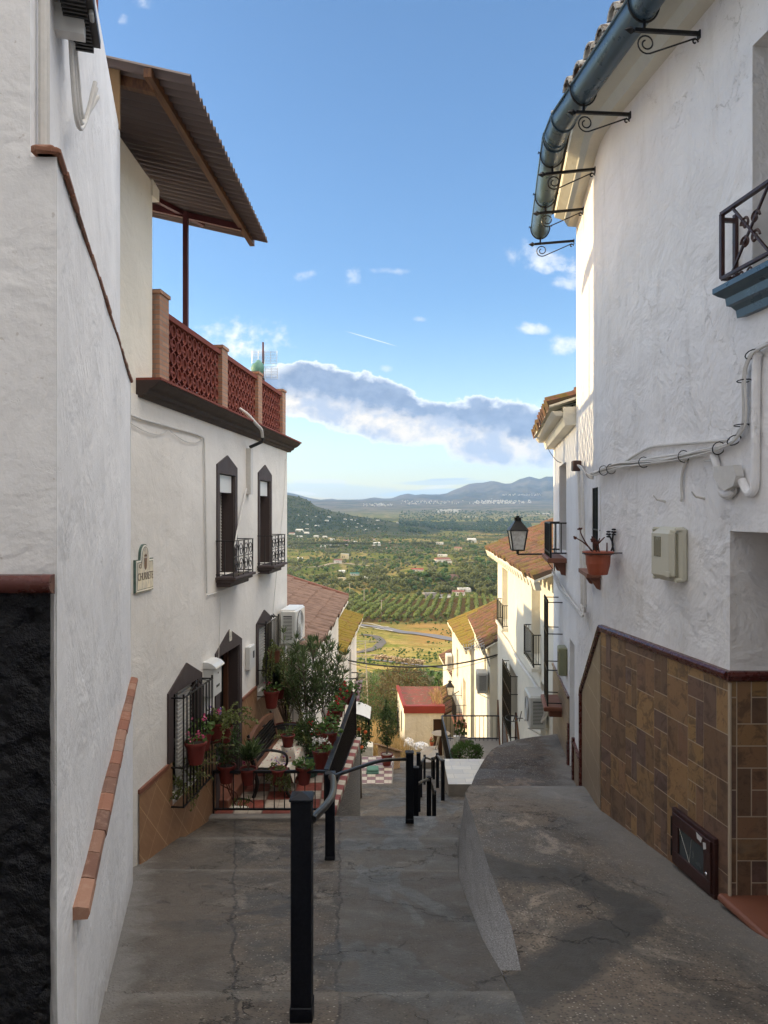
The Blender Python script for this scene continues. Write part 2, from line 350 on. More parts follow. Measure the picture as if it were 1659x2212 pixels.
def concrete(name, c1, c2, peb=.5, wet=0.0, edge=None, patchw=False, seams=False):
    def fn(T, b, P):
        n = T.noise(P, .9, 7, .62, .3); n2 = T.noise(P, 4, 6, .65, .4); fine = T.noise(P, 90, 3, .6)
        c = T.mix(T.ss(n, .42, .58), c1, c2)
        c = T.mix(T.m('MULTIPLY', T.ss(n2, .48, .70), .6), c, tuple(x*k for x, k in zip(c2, (2.1, 1.95, 1.8)))); c = T.mix(T.m('MULTIPLY', T.ss(T.noise(T.scale(P, 2.2, .8, 1), 2.6, 6, .7, 1.0), .52, .66), .5), c, (.045, .040, .036))
        patch = T.ss(T.noise(T.scale(P, 1, .8, 1, 3, 5, 0), .75, 5, .55, .6), .53, .56)
        c = T.mix(T.m('MULTIPLY', patch, .75), c, (c2[0]*.62, c2[1]*.58, c2[2]*.53))
        c = T.mix(T.m('MULTIPLY', T.ss(T.m('ADD', T.noise(T.scale(P, 1, .7, 1, 7, 2, 0), 2.1, 8, .72, .8), T.m('MULTIPLY', T.m('SUBTRACT', n, .5), .6)), .55, .66), .75), c, (c2[0]*2.9, c2[1]*2.75, c2[2]*2.6))
        c = T.mix(T.m('MULTIPLY', T.ss(T.noise(T.scale(P, 1.4, .6, 1, 1, 9, 0), 1.3, 8, .7, .5), .55, .64), .65), c, (c2[0]*.45, c2[1]*.43, c2[2]*.40))
        pb = T.vor(P, 52, 'F1'); pc = T.vor(P, 52, 'F1', 'Color')
        spot = T.m('MULTIPLY', T.ss(pb, .22, .36, 1, 0), T.ss(T.sep(pc)[0], 1-.22*peb, 1-.20*peb))
        spot2 = T.m('MULTIPLY', T.ss(pb, .3, .5, 1, 0), T.ss(T.sep(pc)[1], 1-.6*peb, 1-.55*peb))
        c = T.mix(T.m('MULTIPLY', spot2, .6), c, (.040, .034, .028)); c = T.mix(T.m('MULTIPLY', spot, .75), c, (.46, .41, .34))
        c = T.mix(T.m('MULTIPLY', fine, .3), c, (.025, .025, .025))
        warp = T.add(P, T.vscale(T.noise(P, 2.4, 5, .65, 0, 1), .9))
        e = T.vor(warp, .85, 'DISTANCE_TO_EDGE'); ck = T.m('MULTIPLY', T.ss(e, .0, .010, 1, 0), T.ss(T.noise(P, 1.7, 3, .5), .42, .55))
        c = T.mix(T.m('MULTIPLY', ck, .8), c, (.015, .014, .013)); T.put(b.inputs['Base Color'], c)
        if patchw:
            pa = T.m('ADD', T.attr('patch'), T.m('MULTIPLY', T.m('SUBTRACT', T.noise(P, 3.0, 6, .7), .5), .34)); pm = T.ss(pa, .17, .13); rim = T.m('MULTIPLY', T.ss(pa, .21, .17), T.m('SUBTRACT', 1.0, pm))
            c = T.mix(T.m('MULTIPLY', pm, .92), c, T.mix(T.noise(P, 7, 5, .7), (.040, .038, .035), (.072, .068, .062))); c = T.mix(T.m('MULTIPLY', rim, .5), c, (.05, .045, .04))
        if seams:
            x2, y2, z2_ = T.sep(P); wob = T.m('MULTIPLY', T.m('SUBTRACT', T.noise(P, 2.5, 5, .7), .5), .16)
            q1 = T.m('ADD', T.m('ADD', x2, T.m('MULTIPLY', y2, .206)), wob); q2 = T.m('ADD', T.m('ADD', x2, T.m('MULTIPLY', y2, .062)), wob)
            c = T.mix(T.m('MULTIPLY', T.ss(q1, .02, -.02), .55), c, T.mix(n2, (.120, .096, .072), (.068, .058, .048)))
            mid_ = T.m('MULTIPLY', T.ss(q2, -.02, .03), T.ss(y2, 9.0, 8.0)); c = T.mix(T.m('MULTIPLY', mid_, .6), c, T.mix(T.ss(n, .40, .60), (.058, .056, .052), (.122, .116, .106)))
            for q_ in (q1, q2): c = T.mix(T.m('MULTIPLY', T.ss(T.m('ABSOLUTE', q_), .014, .004), .75), c, (.022, .019, .017))
            wob2 = T.m('MULTIPLY', T.m('SUBTRACT', T.noise(P, 1.1, 6, .7), .5), .35); gate = T.ss(T.noise(P, 1.5, 4, .6), .42, .56)
            for yy in (3.585, 6.575, 8.02): c = T.mix(T.m('MULTIPLY', T.m('MULTIPLY', T.ss(T.m('ABSOLUTE', T.m('ADD', T.m('SUBTRACT', y2, yy), T.m('MULTIPLY', wob, .35))), .020, .006), gate), .7), c, (.03, .026, .023)); c = T.mix(T.m('MULTIPLY', T.ss(T.m('ABSOLUTE', T.m('ADD', T.m('SUBTRACT', y2, yy-.07), wob2)), .09, .0), .30), c, (.23, .215, .19))
            T.put(b.inputs['Base Color'], c)
        if edge:
            x_, y_, z_ = T.sep(P); dd = T.m('MULTIPLY', T.m('SUBTRACT', T.m('ADD', x_, T.m('MULTIPLY', y_, edge[1])), edge[0]), edge[2])   # metres from the wall foot
            em = T.ss(T.m('ADD', dd, T.m('MULTIPLY', T.m('SUBTRACT', n2, .5), .45)), edge[3], .0); c = T.mix(T.m('MULTIPLY', em, .75), c, T.mix(fine, (.25, .235, .215), (.16, .15, .14))); T.put(b.inputs['Base Color'], c)
        T.put(b.inputs['Roughness'], T.lin(T.m('ADD', n2, T.m('MULTIPLY', patch, -.25)), .2, .7, .55-wet, .92))
        h = T.m('ADD', T.m('MULTIPLY', n2, 1.4), T.m('MULTIPLY', fine, .35)); h = T.m('ADD', h, T.m('MULTIPLY', T.ss(pb, .0, .4, 1, 0), .25)); h = T.m('SUBTRACT', h, T.m('MULTIPLY', ck, 1.4))
        T.put(b.inputs['Normal'], T.bump(h, .9, .018))
    return MAT(name, fn)
M['street'] = concrete('worn_street_concrete', (.125, .098, .074), (.078, .070, .060), 1.0, .14, (-.35, .29, 1.0, .26), False, True)
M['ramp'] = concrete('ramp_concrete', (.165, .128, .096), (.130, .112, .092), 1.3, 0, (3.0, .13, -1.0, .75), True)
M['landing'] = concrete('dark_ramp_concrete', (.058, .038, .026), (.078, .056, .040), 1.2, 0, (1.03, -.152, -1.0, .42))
M['kerbwall'] = MAT('rough_render', lambda T, b, P: (
    T.put(b.inputs['Base Color'], T.mix(T.ss(T.noise(P, 130, 4, .7), .35, .7), (.13, .127, .127), (.38, .375, .38))),
    setattr(b.inputs['Roughness'], 'default_value', .95),
    T.put(b.inputs['Normal'], T.bump(T.noise(P, 110, 4, .7), .9, .012))) and None)
M['pebble'] = MAT('pebble_dash', lambda T, b, P: (
    T.put(b.inputs['Base Color'], T.mix(T.ss(T.vor(P, 60), .1, .5), (.42, .38, .33), (.14, .13, .12))),
    setattr(b.inputs['Roughness'], 'default_value', .95),
    T.put(b.inputs['Normal'], T.bump(T.vor(P, 60), .9, -.015))) and None)
M['edge'] = flat('pale_cement', (.23, .21, .19), .9, 0, .25, 9, .01, False)
M['mortar'] = flat('pale_mortar', (.46, .43, .38), .9, 0, .15, 30, .004, False)
def fn(T, b, P):
    w = T.vor(T.add(P, T.vscale(T.noise(P, 6, 3, .6, 0, 1), .12)), 17, 'SMOOTH_F1'); n = T.noise(P, 22, 5, .7)
    T.put(b.inputs['Base Color'], T.mix(T.m('MULTIPLY', T.ss(n, .45, .8), .8), (.0012, .0018, .005), (.005, .007, .015)))
    b.inputs['Roughness'].default_value = .36; b.inputs['Specular IOR Level'].default_value = .3
    T.put(b.inputs['Normal'], T.bump(T.m('ADD', w, T.m('MULTIPLY', n, .8)), 1.0, .05))
M['blackstone'] = MAT('black_rough_dado', fn)
M['moulding'] = flat('oxblood_ceramic', (.085, .022, .018), .28, 0, .25, 14, .003, False)
M['darkbrown'] = flat('dark_brown_paint', (.060, .042, .040), .7, 0, .12, 5, .003, False)
M['cornice'] = flat('brown_painted_cornice', (.034, .020, .017), .75, 0, .2, 6, .003, False)
def fn(T, b, P):
    r = T.attr('rnd'); n = T.noise(P, 7, 7, .7, 1.0); n2 = T.noise(P, 40, 5, .7, .6)
    c = T.ramp(r, [(0, (.175, .105, .060)), (.2, (.11, .070, .050)), (.4, (.235, .15, .070)), (.6, (.098, .066, .064)), (.8, (.155, .092, .062)), (1, (.26, .165, .078))])
    c = T.mix(1.0, c, (1.4, 1.32, 1.18), 'MULTIPLY'); c = T.mix(T.m('MULTIPLY', T.ss(n, .48, .62), .62), c, (.075, .048, .036)); c = T.mix(T.m('MULTIPLY', T.ss(n2, .6, .7), .6), c, (.03, .02, .016))
    c = T.mix(T.m('MULTIPLY', T.ss(T.noise(P, 3, 6, .65, .8), .55, .75), .5), c, (.21, .16, .12))
    T.put(b.inputs['Base Color'], c); T.put(b.inputs['Roughness'], T.lin(n, .3, .7, .38, .6)); T.put(b.inputs['Normal'], T.bump(T.m('ADD', n, T.m('MULTIPLY', n2, .4)), .5, .004))
M['browntile'] = MAT('mottled_brown_tile', fn)
M['grout'] = flat('tile_grout', (.46, .38, .29), .9, 0, .1, 20, 0, False)
def fn(T, b, P):
    x, y, z = T.sep(P); k = 1/.46
    a = T.m('MULTIPLY', T.m('ADD', y, z), k); c2 = T.m('MULTIPLY', T.m('SUBTRACT', T.m('MULTIPLY', y, 1.0), z), k)
    def ln(q): return T.ss(T.m('ABSOLUTE', T.m('SUBTRACT', T.m('FRACT', q), .5)), .484, .492)
    L = T.m('MAXIMUM', ln(a), ln(c2)); n = T.noise(P, 3, 6, .65); st = T.noise(T.comb(T.m('MULTIPLY', a, 9.0), T.m('MULTIPLY', c2, 1.2), 0.0), 1, 4, .5)
    cell = T.n('ShaderNodeTexWhiteNoise', noise_dimensions='2D'); T.put(cell.inputs[0], T.comb(T.m('FLOOR', T.m('ADD', a, 0.0)), T.m('FLOOR', c2), 0.0))
    c = T.mix(n, (.24, .122, .062), (.32, .175, .092)); c = T.mix(T.m('MULTIPLY', T.ss(st, .4, .7), .3), c, (.44, .27, .15)); c = T.mix(T.m('MULTIPLY', cell.outputs[0], .22), c, (.25, .125, .06))
    c = T.mix(L, c, (.50, .33, .19)); T.put(b.inputs['Base Color'], c); b.inputs['Roughness'].default_value = .42; T.put(b.inputs['Normal'], T.bump(L, .4, -.003))
M['tantile'] = MAT('tan_diamond_tile', fn)
def fn(T, b, P):
    x, y, z = T.sep(P); n = T.noise(P, 5, 6, .65)
    l1 = T.ss(T.m('ABSOLUTE', T.m('SUBTRACT', T.m('FRACT', T.m('MULTIPLY', y, 3.2)), .5)), .478, .49); l2 = T.ss(T.m('ABSOLUTE', T.m('SUBTRACT', T.m('FRACT', T.m('MULTIPLY', z, 3.2)), .5)), .478, .49)
    c = T.mix(n, (.17, .115, .070), (.27, .195, .125)); c = T.mix(T.m('MAXIMUM', l1, l2), c, (.36, .28, .20)); T.put(b.inputs['Base Color'], c); b.inputs['Roughness'].default_value = .5
M['beigetile'] = MAT('beige_wall_tile', fn)
def checker(name, s, ca, cb, rot=.0, lines=True, ox=0, oy=0):
    def fn(T, b, P):
        mp = T.n('ShaderNodeMapping'); T.put(mp.inputs[0], P); mp.inputs[1].default_value = (ox, oy, 0); mp.inputs[2].default_value = (0, 0, rot)
        x, y, z = T.sep(mp.outputs[0]); fx = T.m('MULTIPLY', x, 1/s); fy = T.m('MULTIPLY', y, 1/s)
        ck = T.m('ABSOLUTE', T.m('MODULO', T.m('ADD', T.m('FLOOR', fx), T.m('FLOOR', fy)), 2.0)); ck = T.m('GREATER_THAN', ck, .5)
        n = T.noise(P, 9, 5, .6)
        c = T.mix(ck, ca, cb); c = T.mix(T.m('MULTIPLY', T.ss(n, .35, .75), .35), c, tuple(q*.55 for q in ca))
        def ln(q, k): return T.ss(T.m('ABSOLUTE', T.m('SUBTRACT', T.m('FRACT', T.m('MULTIPLY', q, k)), .5)), .455, .48)
        L = T.m('MAXIMUM', T.m('MAXIMUM', ln(fx, 1), ln(fy, 1)), T.m('MULTIPLY', T.m('MAXIMUM', ln(fy, 4), ln(fx, 2)), .8 if lines else 0))
        c = T.mix(T.m('MULTIPLY', L, .6), c, (.10, .075, .06)); T.put(b.inputs['Base Color'], c); T.put(b.inputs['Roughness'], T.lin(n, .3, .7, .35, .65)); T.put(b.inputs['Normal'], T.bump(L, .4, -.003))
    return MAT(name, fn)
M['check'] = checker('red_white_patio_tile', .36, (.26, .060, .040), (.50, .43, .35), -.05)
M['check2'] = checker('purple_cream_patio_tile', .24, (.60, .55, .47), (.22, .11, .13), 0)
def fn(T, b, P):
    br = T.n('ShaderNodeTexBrick'); T.put(br.inputs['Vector'], T.scale(P, 1, 1, 1)); br.inputs['Color1'].default_value = (.62, .58, .50, 1); br.inputs['Color2'].default_value = (.48, .45, .40, 1); br.inputs['Mortar'].default_value = (.33, .31, .28, 1)
    br.inputs['Scale'].default_value = 1; br.inputs['Brick Width'].default_value = .5; br.inputs['Row Height'].default_value = .3; br.inputs['Mortar Size'].default_value = .006
    n = T.noise(P, 3, 6, .65, .4); c = T.mix(T.m('MULTIPLY', T.ss(n, .4, .7), .45), br.outputs[0], (.38, .40, .44)); T.put(b.inputs['Base Color'], c); b.inputs['Roughness'].default_value = .35
M['marble'] = MAT('pale_marble_paving', fn)
def brick(name, c1, c2, mortar, vert='z', bw=.24, rh=.05, ms=.008):
    def fn(T, b, P):
        x, y, z = T.sep(P); br = T.n('ShaderNodeTexBrick'); T.put(br.inputs['Vector'], T.comb(T.m('ADD', x, y), z, 0.0))
        for k, v in (('Color1', c1), ('Color2', c2), ('Mortar', mortar)): br.inputs[k].default_value = (*v, 1)
        br.inputs['Scale'].default_value = 1; br.inputs['Brick Width'].default_value = bw; br.inputs['Row Height'].default_value = rh; br.inputs['Mortar Size'].default_value = ms
        n = T.noise(P, 12, 5, .65); T.put(b.inputs['Base Color'], T.mix(T.m('MULTIPLY', n, .45), br.outputs[0], tuple(q*.55 for q in c1))); b.inputs['Roughness'].default_value = .85
        T.put(b.inputs['Normal'], T.bump(br.outputs[1], .7, -.006))
    return MAT(name, fn)
M['pierbrick'] = brick('pale_pink_brick', (.40, .20, .12), (.52, .29, .18), (.30, .24, .20))
M['lowbrick'] = brick('orange_low_wall_brick', (.60, .36, .20), (.50, .28, .15), (.62, .52, .40), bw=.25, rh=.08, ms=.012)
M['lattice'] = flat('red_clay_block', (.19, .044, .028), .85, 0, .25, 9, .004, False)
def fn(T, b, P):
    r = T.attr('rnd'); n = T.noise(P, 14, 6, .7)
    c = T.ramp(r, [(0, (.20, .080, .048)), (.3, (.28, .125, .075)), (.55, (.13, .065, .045)), (.75, (.33, .18, .12)), (1, (.23, .090, .055))])
    c = T.mix(T.m('MULTIPLY', T.ss(n, .5, .75), .45), c, (.48, .33, .25)); T.put(b.inputs['Base Color'], c); b.inputs['Roughness'].default_value = .85; T.put(b.inputs['Normal'], T.bump(n, .6, .006))
M['capbrick'] = MAT('handmade_capping_brick', fn)
def fn(T, b, P):
    n = T.noise(P, 6, 6, .65, .3); T.put(b.inputs['Base Color'], T.mix(n, (.042, .075, .105), (.085, .135, .175))); T.put(b.inputs['Roughness'], T.lin(n, .3, .7, .22, .42)); b.inputs['Metallic'].default_value = .25
M['gutter'] = MAT('blue_grey_enamelled_gutter', fn)
M['iron'] = flat('black_wrought_iron', (.010, .010, .012), .42, .2, .3, 30, .001, False)
M['ironbrown'] = flat('brown_painted_iron', (.045, .016, .014), .45, .1, .3, 25, .002, False)
def fn(T, b, P):
    n = T.noise(P, 9, 6, .7, .5); s = T.noise(P, 70, 4, .7)
    c = T.mix(T.ss(s, .3, .7), (.003, .004, .008), (.007, .009, .014)); c = T.mix(T.m('MULTIPLY', T.ss(n, .66, .78), .5), c, (.05, .048, .045))
    T.put(b.inputs['Base Color'], c); T.put(b.inputs['Roughness'], T.lin(n, .3, .7, .35, .6)); T.put(b.inputs['Normal'], T.bump(s, .4, .002)); b.inputs['Specular IOR Level'].default_value = .22
M['post'] = MAT('black_painted_post', fn)
def fn(T, b, P):
    n = T.noise(P, 45, 5, .8); T.put(b.inputs['Base Color'], T.mix(T.ss(n, .58, .66), (.020, .022, .025), (.13, .12, .10))); b.inputs['Roughness'].default_value = .4; b.inputs['Metallic'].default_value = .5
M['rail'] = MAT('worn_handrail_paint', fn)
M['redsteel'] = flat('maroon_steel', (.085, .016, .016), .5, .1, .2, 10, 0, False)
M['timber'] = MAT('orange_stained_timber', lambda T, b, P: (
    T.put(b.inputs['Base Color'], T.mix(T.ss(T.noise(T.scale(P, 30, 2, 8), 1.5, 5, .6), .35, .65), (.15, .062, .020), (.075, .028, .012))), setattr(b.inputs['Roughness'], 'default_value', .6)) and None)
M['board'] = flat('ochre_board', (.24, .14, .06), .6, 0, .12, 3, 0, False)
M['sheet'] = flat('brown_corrugated_sheet', (.115, .078, .066), .55, 0, .2, 3, 0, False)
def fn(T, b, P):
    n = T.noise(P, 2.2, 6, .7, .4); n2 = T.noise(P, 14, 5, .7); r = T.noise(P, 1.0, 2, .5)
    c = T.mix(T.ss(T.noise(P, 4.2, 3, .6), .4, .6), (.19, .080, .048), (.11, .058, .036)); c = T.mix(T.ss(T.m('ADD', n, T.m('MULTIPLY', T.m('SUBTRACT', n2, .5), .5)), .47, .60), c, (.135, .092, .018))
    c = T.mix(T.m('MULTIPLY', T.ss(n2, .50, .66), .55), c, (.040, .028, .016)); c = T.mix(T.m('MULTIPLY', T.ss(T.attr('rnd'), .62, .25), .85), c, (.022, .016, .010)); T.put(b.inputs['Base Color'], c); b.inputs['Roughness'].default_value = .95; T.put(b.inputs['Normal'], T.bump(n2, .7, .02))  # channels between tile columns darkened for shade and dirt
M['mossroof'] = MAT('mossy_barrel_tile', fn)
def fn(T, b, P):
    n = T.noise(P, 1.8, 6, .7, .4); n2 = T.noise(P, 12, 5, .7)
    c = T.mix(T.ss(n, .3, .5), (.24, .10, .045), (.215, .150, .018)); c = T.mix(T.m('MULTIPLY', T.ss(n2, .5, .68), .55), c, (.06, .042, .016)); c = T.mix(T.m('MULTIPLY', T.ss(T.attr('rnd'), .62, .25), .85), c, (.035, .026, .012)); T.put(b.inputs['Base Color'], c); b.inputs['Roughness'].default_value = .95; T.put(b.inputs['Normal'], T.bump(n2, .7, .02))  # gaps between tile columns painted dark, part shade, part dirt
M['yellowmoss'] = MAT('yellow_lichen_tile', fn)
def fn(T, b, P):
    n = T.noise(P, 2.5, 6, .7); n2 = T.noise(T.scale(P, 1, 3, 1), 5, 3, .5)
    c = T.mix(T.ss(n2, .35, .65), (.235, .145, .105), (.165, .100, .072)); c = T.mix(T.m('MULTIPLY', T.ss(n, .5, .7), .5), c, (.28, .185, .14)); c = T.mix(T.m('MULTIPLY', T.ss(T.attr('rnd'), .62, .25), .85), c, (.050, .030, .022)); T.put(b.inputs['Base Color'], c); b.inputs['Roughness'].default_value = .85  # low channels of the tiles take a dark shade-and-dirt colour
M['browntileroof'] = MAT('brown_roof_tile', fn)
def fn(T, b, P):
    n = T.noise(P, 2.5, 7, .7, .6); c = T.mix(T.ss(n, .42, .6), (.24, .055, .038), (.15, .080, .045)); c = T.mix(T.m('MULTIPLY', T.ss(T.noise(P, 8, 5, .7), .6, .68), .7), c, (.55, .40, .32)); T.put(b.inputs['Base Color'], c); b.inputs['Roughness'].default_value = .8
M['redpaint'] = MAT('weathered_red_roof_paint', fn)
M['rededge'] = flat('red_roof_edge_paint', (.24, .030, .020), .6, 0, .25, 3, .004, False)
M['terracotta'] = flat('terracotta_sill', (.20, .075, .045), .55, 0, .2, 8, .002, False)
M['pot'] = flat('terracotta_pot', (.15, .020, .015), .55, 0, .2, 9, .002)
M['potorange'] = flat('orange_plastic_pot', (.33, .075, .034), .42, 0, .06, 5)
M['potgreen'] = flat('green_plastic_pot', (.028, .085, .065), .4, 0, .1, 5)
M['soil'] = flat('potting_soil', (.03, .022, .016), .95, 0, .4, 40, .01)
M['plasticwhite'] = flat('white_plastic', (.68, .68, .66), .35, 0, .05, 4, 0, False)
M['plasticbeige'] = flat('yellowed_beige_plastic', (.56, .54, .44), .42, 0, .05, 4, 0, False)
M['plasticgreen'] = flat('olive_meter_box', (.22, .23, .14), .45, 0, .08, 4, 0, False)
M['acgrey'] = flat('grey_ac_casing', (.42, .43, .42), .4, 0, .08, 6, 0, False)
M['dark'] = flat('dark_void', (.010, .009, .009), .6, 0, .2, 5, 0, False)
M['vent'] = flat('dark_vent', (.035, .035, .036), .5, 0, .1, 5, 0, False)
M['window'] = flat('dark_glazing', (.014, .015, .018), .08, 0, .1, 3, 0, False)
M['slat'] = flat('roller_shutter_slats', (.55, .53, .49), .55, 0, .06, 6, 0, False)
M['greywood'] = flat('grey_weathered_shutter', (.17, .15, .13), .7, 0, .25, 12, .003, False)
M['cable'] = flat('white_painted_cable', (.62, .60, .57), .6, 0, .15, 30, .002, False)
M['cableblack'] = flat('black_cable', (.015, .015, .016), .5, 0, .1, 10, 0, False)
M['frosted'] = MAT('frosted_lantern_glass', lambda T, b, P: (T.put(b.inputs['Base Color'], T.mix(T.ss(T.noise(P, 16, 4, .6), .4, .7), (.85, .84, .78), (.60, .57, .50))), setattr(b.inputs['Roughness'], 'default_value', .25)) and None)
M['glassgrey'] = flat('clouded_cabinet_glass', (.045, .058, .064), .25, 0, .15, 4, 0, False)
M['chrome'] = flat('steel_knob', (.6, .6, .62), .2, 1.0, .05, 10, 0, False)
M['sticker'] = flat('torn_sticker', (.6, .6, .6), .6, 0, .2, 60, 0, False)
M['antenna'] = flat('galvanised_wire', (.35, .36, .37), .4, .7, .1, 10, 0, False)
M['greenbag'] = flat('faded_green_plastic', (.10, .24, .19), .6, 0, .2, 12, 0, False)
M['woodbench'] = flat('brown_bench_wood', (.13, .055, .03), .5, 0, .2, 12, 0, False)
M['number'] = flat('white_enamel', (.75, .73, .66), .3, 0, .05, 10, 0, False)
M['signwhite'] = MAT('ceramic_sign_face', lambda T, b, P: (T.put(b.inputs['Base Color'], T.mix(T.ss(T.noise(T.scale(P, 1, 1, .4), 26, 5, .6), .45, .6), (.60, .56, .46), (.42, .41, .38))), setattr(b.inputs['Roughness'], 'default_value', .15)) and None)
M['signgreen'] = flat('green_glazed_border', (.085, .14, .12), .2, 0, .6, 22, 0, False)
M['signink'] = flat('brown_sign_lettering', (.05, .028, .02), .4, 0, .2, 10, 0, False)
M['signcrest'] = flat('red_brown_crest', (.12, .055, .032), .4, 0, .4, 60, 0, False)
def fn(T, b, P):
    v = T.vor(P, 22, 'F1', 'Color'); r, g_, bb = T.sep(v); n = T.vor(P, 22)
    c = T.mix(T.ss(r, .5, .55), (.62, .55, .45), (.42, .05, .045)); c = T.mix(T.ss(g_, .78, .82), c, (.22, .20, .40)); c = T.mix(T.ss(n, .28, .34), c, (.60, .54, .45)); T.put(b.inputs['Base Color'], c); b.inputs['Roughness'].default_value = .5
M['floral'] = MAT('floral_oilcloth', fn)
def fn(T, b, P):
    x, y, z = T.sep(P); w = T.ss(T.m('SINE', T.m('ADD', T.m('MULTIPLY', z, 60), T.m('MULTIPLY', T.noise(P, 5, 3, .5), 8))), -.2, .4); T.put(b.inputs['Base Color'], T.mix(w, (.52, .28, .36), (.72, .62, .66))); b.inputs['Roughness'].default_value = .8
M['pinkcloth'] = MAT('pink_striped_cloth', fn)
M['sheetwhite'] = flat('white_plastic_sheeting', (.62, .63, .66), .4, 0, .2, 6, .02, False)
M['awning'] = flat('weathered_white_awning', (.60, .60, .58), .6, 0, .15, 7, 0, False)
def leafmat(name, c1, c2, trans=.35, dry=None):
    def fn(T, b, P):
        r = T.attr('rnd'); oi = T.n('ShaderNodeObjectInfo').outputs['Random']
        f = T.m('FRACT', T.m('ADD', r, T.m('MULTIPLY', oi, .35)))
        c = T.mix(f, c1, c2); c = T.mix(T.m('MULTIPLY', oi, .35), c, c1)
        if dry: c = T.mix(T.ss(r, .80, .9), c, dry)
        T.put(b.inputs['Base Color'], c); b.inputs['Roughness'].default_value = .5; b.inputs['Specular IOR Level'].default_value = .3
        nt = T.nt; tr = T.n('ShaderNodeBsdfTranslucent'); T.put(tr.inputs[0], c); mx = T.n('ShaderNodeMixShader'); mx.inputs[0].default_value = trans
        o = nt.nodes['Material Output']; nt.links.new(b.outputs[0], mx.inputs[1]); nt.links.new(tr.outputs[0], mx.inputs[2]); nt.links.new(mx.outputs[0], o.inputs[0])
    return MAT(name, fn)
M['leaf'] = leafmat('green_leaves', (.065, .125, .035), (.14, .22, .06))
M['leafdark'] = leafmat('dark_green_leaves', (.042, .078, .026), (.10, .145, .05))
M['oleander'] = leafmat('oleander_leaves', (.065, .105, .04), (.17, .22, .09))
M['jade'] = leafmat('small_jade_leaves', (.10, .13, .035), (.22, .25, .08))
M['citrus'] = leafmat('citrus_leaves', (.16, .20, .045), (.29, .32, .075))
M['olive'] = leafmat('olive_leaves', (.16, .165, .08), (.28, .27, .15))
M['woods'] = leafmat('valley_tree_leaves', (.11, .128, .040), (.215, .215, .075))
M['scrub'] = leafmat('dry_scrub_leaves', (.13, .10, .05), (.22, .17, .08), .2, (.22, .17, .09))
M['drygrass'] = leafmat('dry_grass_blades', (.32, .22, .09), (.48, .35, .17), .3)
M['cypress'] = leafmat('cypress_leaves', (.018, .032, .014), (.035, .055, .022))
M['redflower'] = leafmat('red_petals', (.50, .012, .02), (.62, .04, .06), .3)
M['pinkflower'] = leafmat('pink_petals', (.58, .06, .18), (.70, .25, .35), .3)
M['whiteflower'] = leafmat('white_petals', (.75, .73, .70), (.85, .83, .80), .3)
M['purpleflower'] = leafmat('violet_petals', (.25, .20, .50), (.45, .25, .50), .3)
M['orange'] = flat('orange_fruit', (.55, .10, .02), .5, 0, .1, 10)
M['bark'] = flat('grey_brown_bark', (.12, .09, .065), .9, 0, .3, 20, .006)
M['cane'] = flat('red_brown_twig', (.10, .035, .025), .8, 0, .3, 20, 0)
M['asphalt'] = flat('pale_road_surface', (.17, .16, .16), .9, 0, .15, .3, 0, False)
M['tarmac'] = flat('dark_track_gravel', (.12, .10, .08), .95, 0, .25, .2, 0, False)
M['track'] = flat('pale_dirt_track', (.34, .26, .17), .95, 0, .2, .1, 0, False)
M['kerbpale'] = flat('pale_road_kerb', (.55, .50, .42), .9, 0, .1, .3, 0, False)
M['riprap'] = MAT('ochre_rubble', lambda T, b, P: (T.put(b.inputs['Base Color'], T.mix(T.ss(T.vor(P, 1.1), .2, .6), (.66, .50, .30), (.25, .17, .09))), setattr(b.inputs['Roughness'], 'default_value', .95)) and None)
M['farwhite'] = flat('far_white_wall', (.66, .62, .54), .9, 0, .05, .5, 0, False)
M['fartan'] = flat('far_ochre_wall', (.55, .45, .28), .9, 0, .1, .5, 0, False)
M['fargrey'] = flat('far_grey_wall', (.27, .24, .21), .9, 0, .1, .5, 0, False)
M['farroof'] = flat('far_tile_roof', (.24, .10, .07), .9, 0, .2, .5, 0, False)
M['farred'] = flat('far_red_roof', (.30, .04, .03), .9, 0, .2, .5, 0, False)
M['farglass'] = flat('far_window', (.03, .03, .035), .4, 0, .1, .5, 0, False)
M['fargreen'] = flat('far_green_roof', (.04, .16, .12), .8, 0, .1, .5, 0, False)
M['pole'] = flat('concrete_pole', (.42, .36, .28), .9, 0, .1, .5, 0, False)
M['pebbles'] = MAT('white_pebbles', lambda T, b, P: (T.put(b.inputs['Base Color'], T.mix(T.ss(T.vor(P, 45), .1, .5), (.72, .70, .66), (.2, .18, .16))), setattr(b.inputs['Roughness'], 'default_value', .8)) and None)
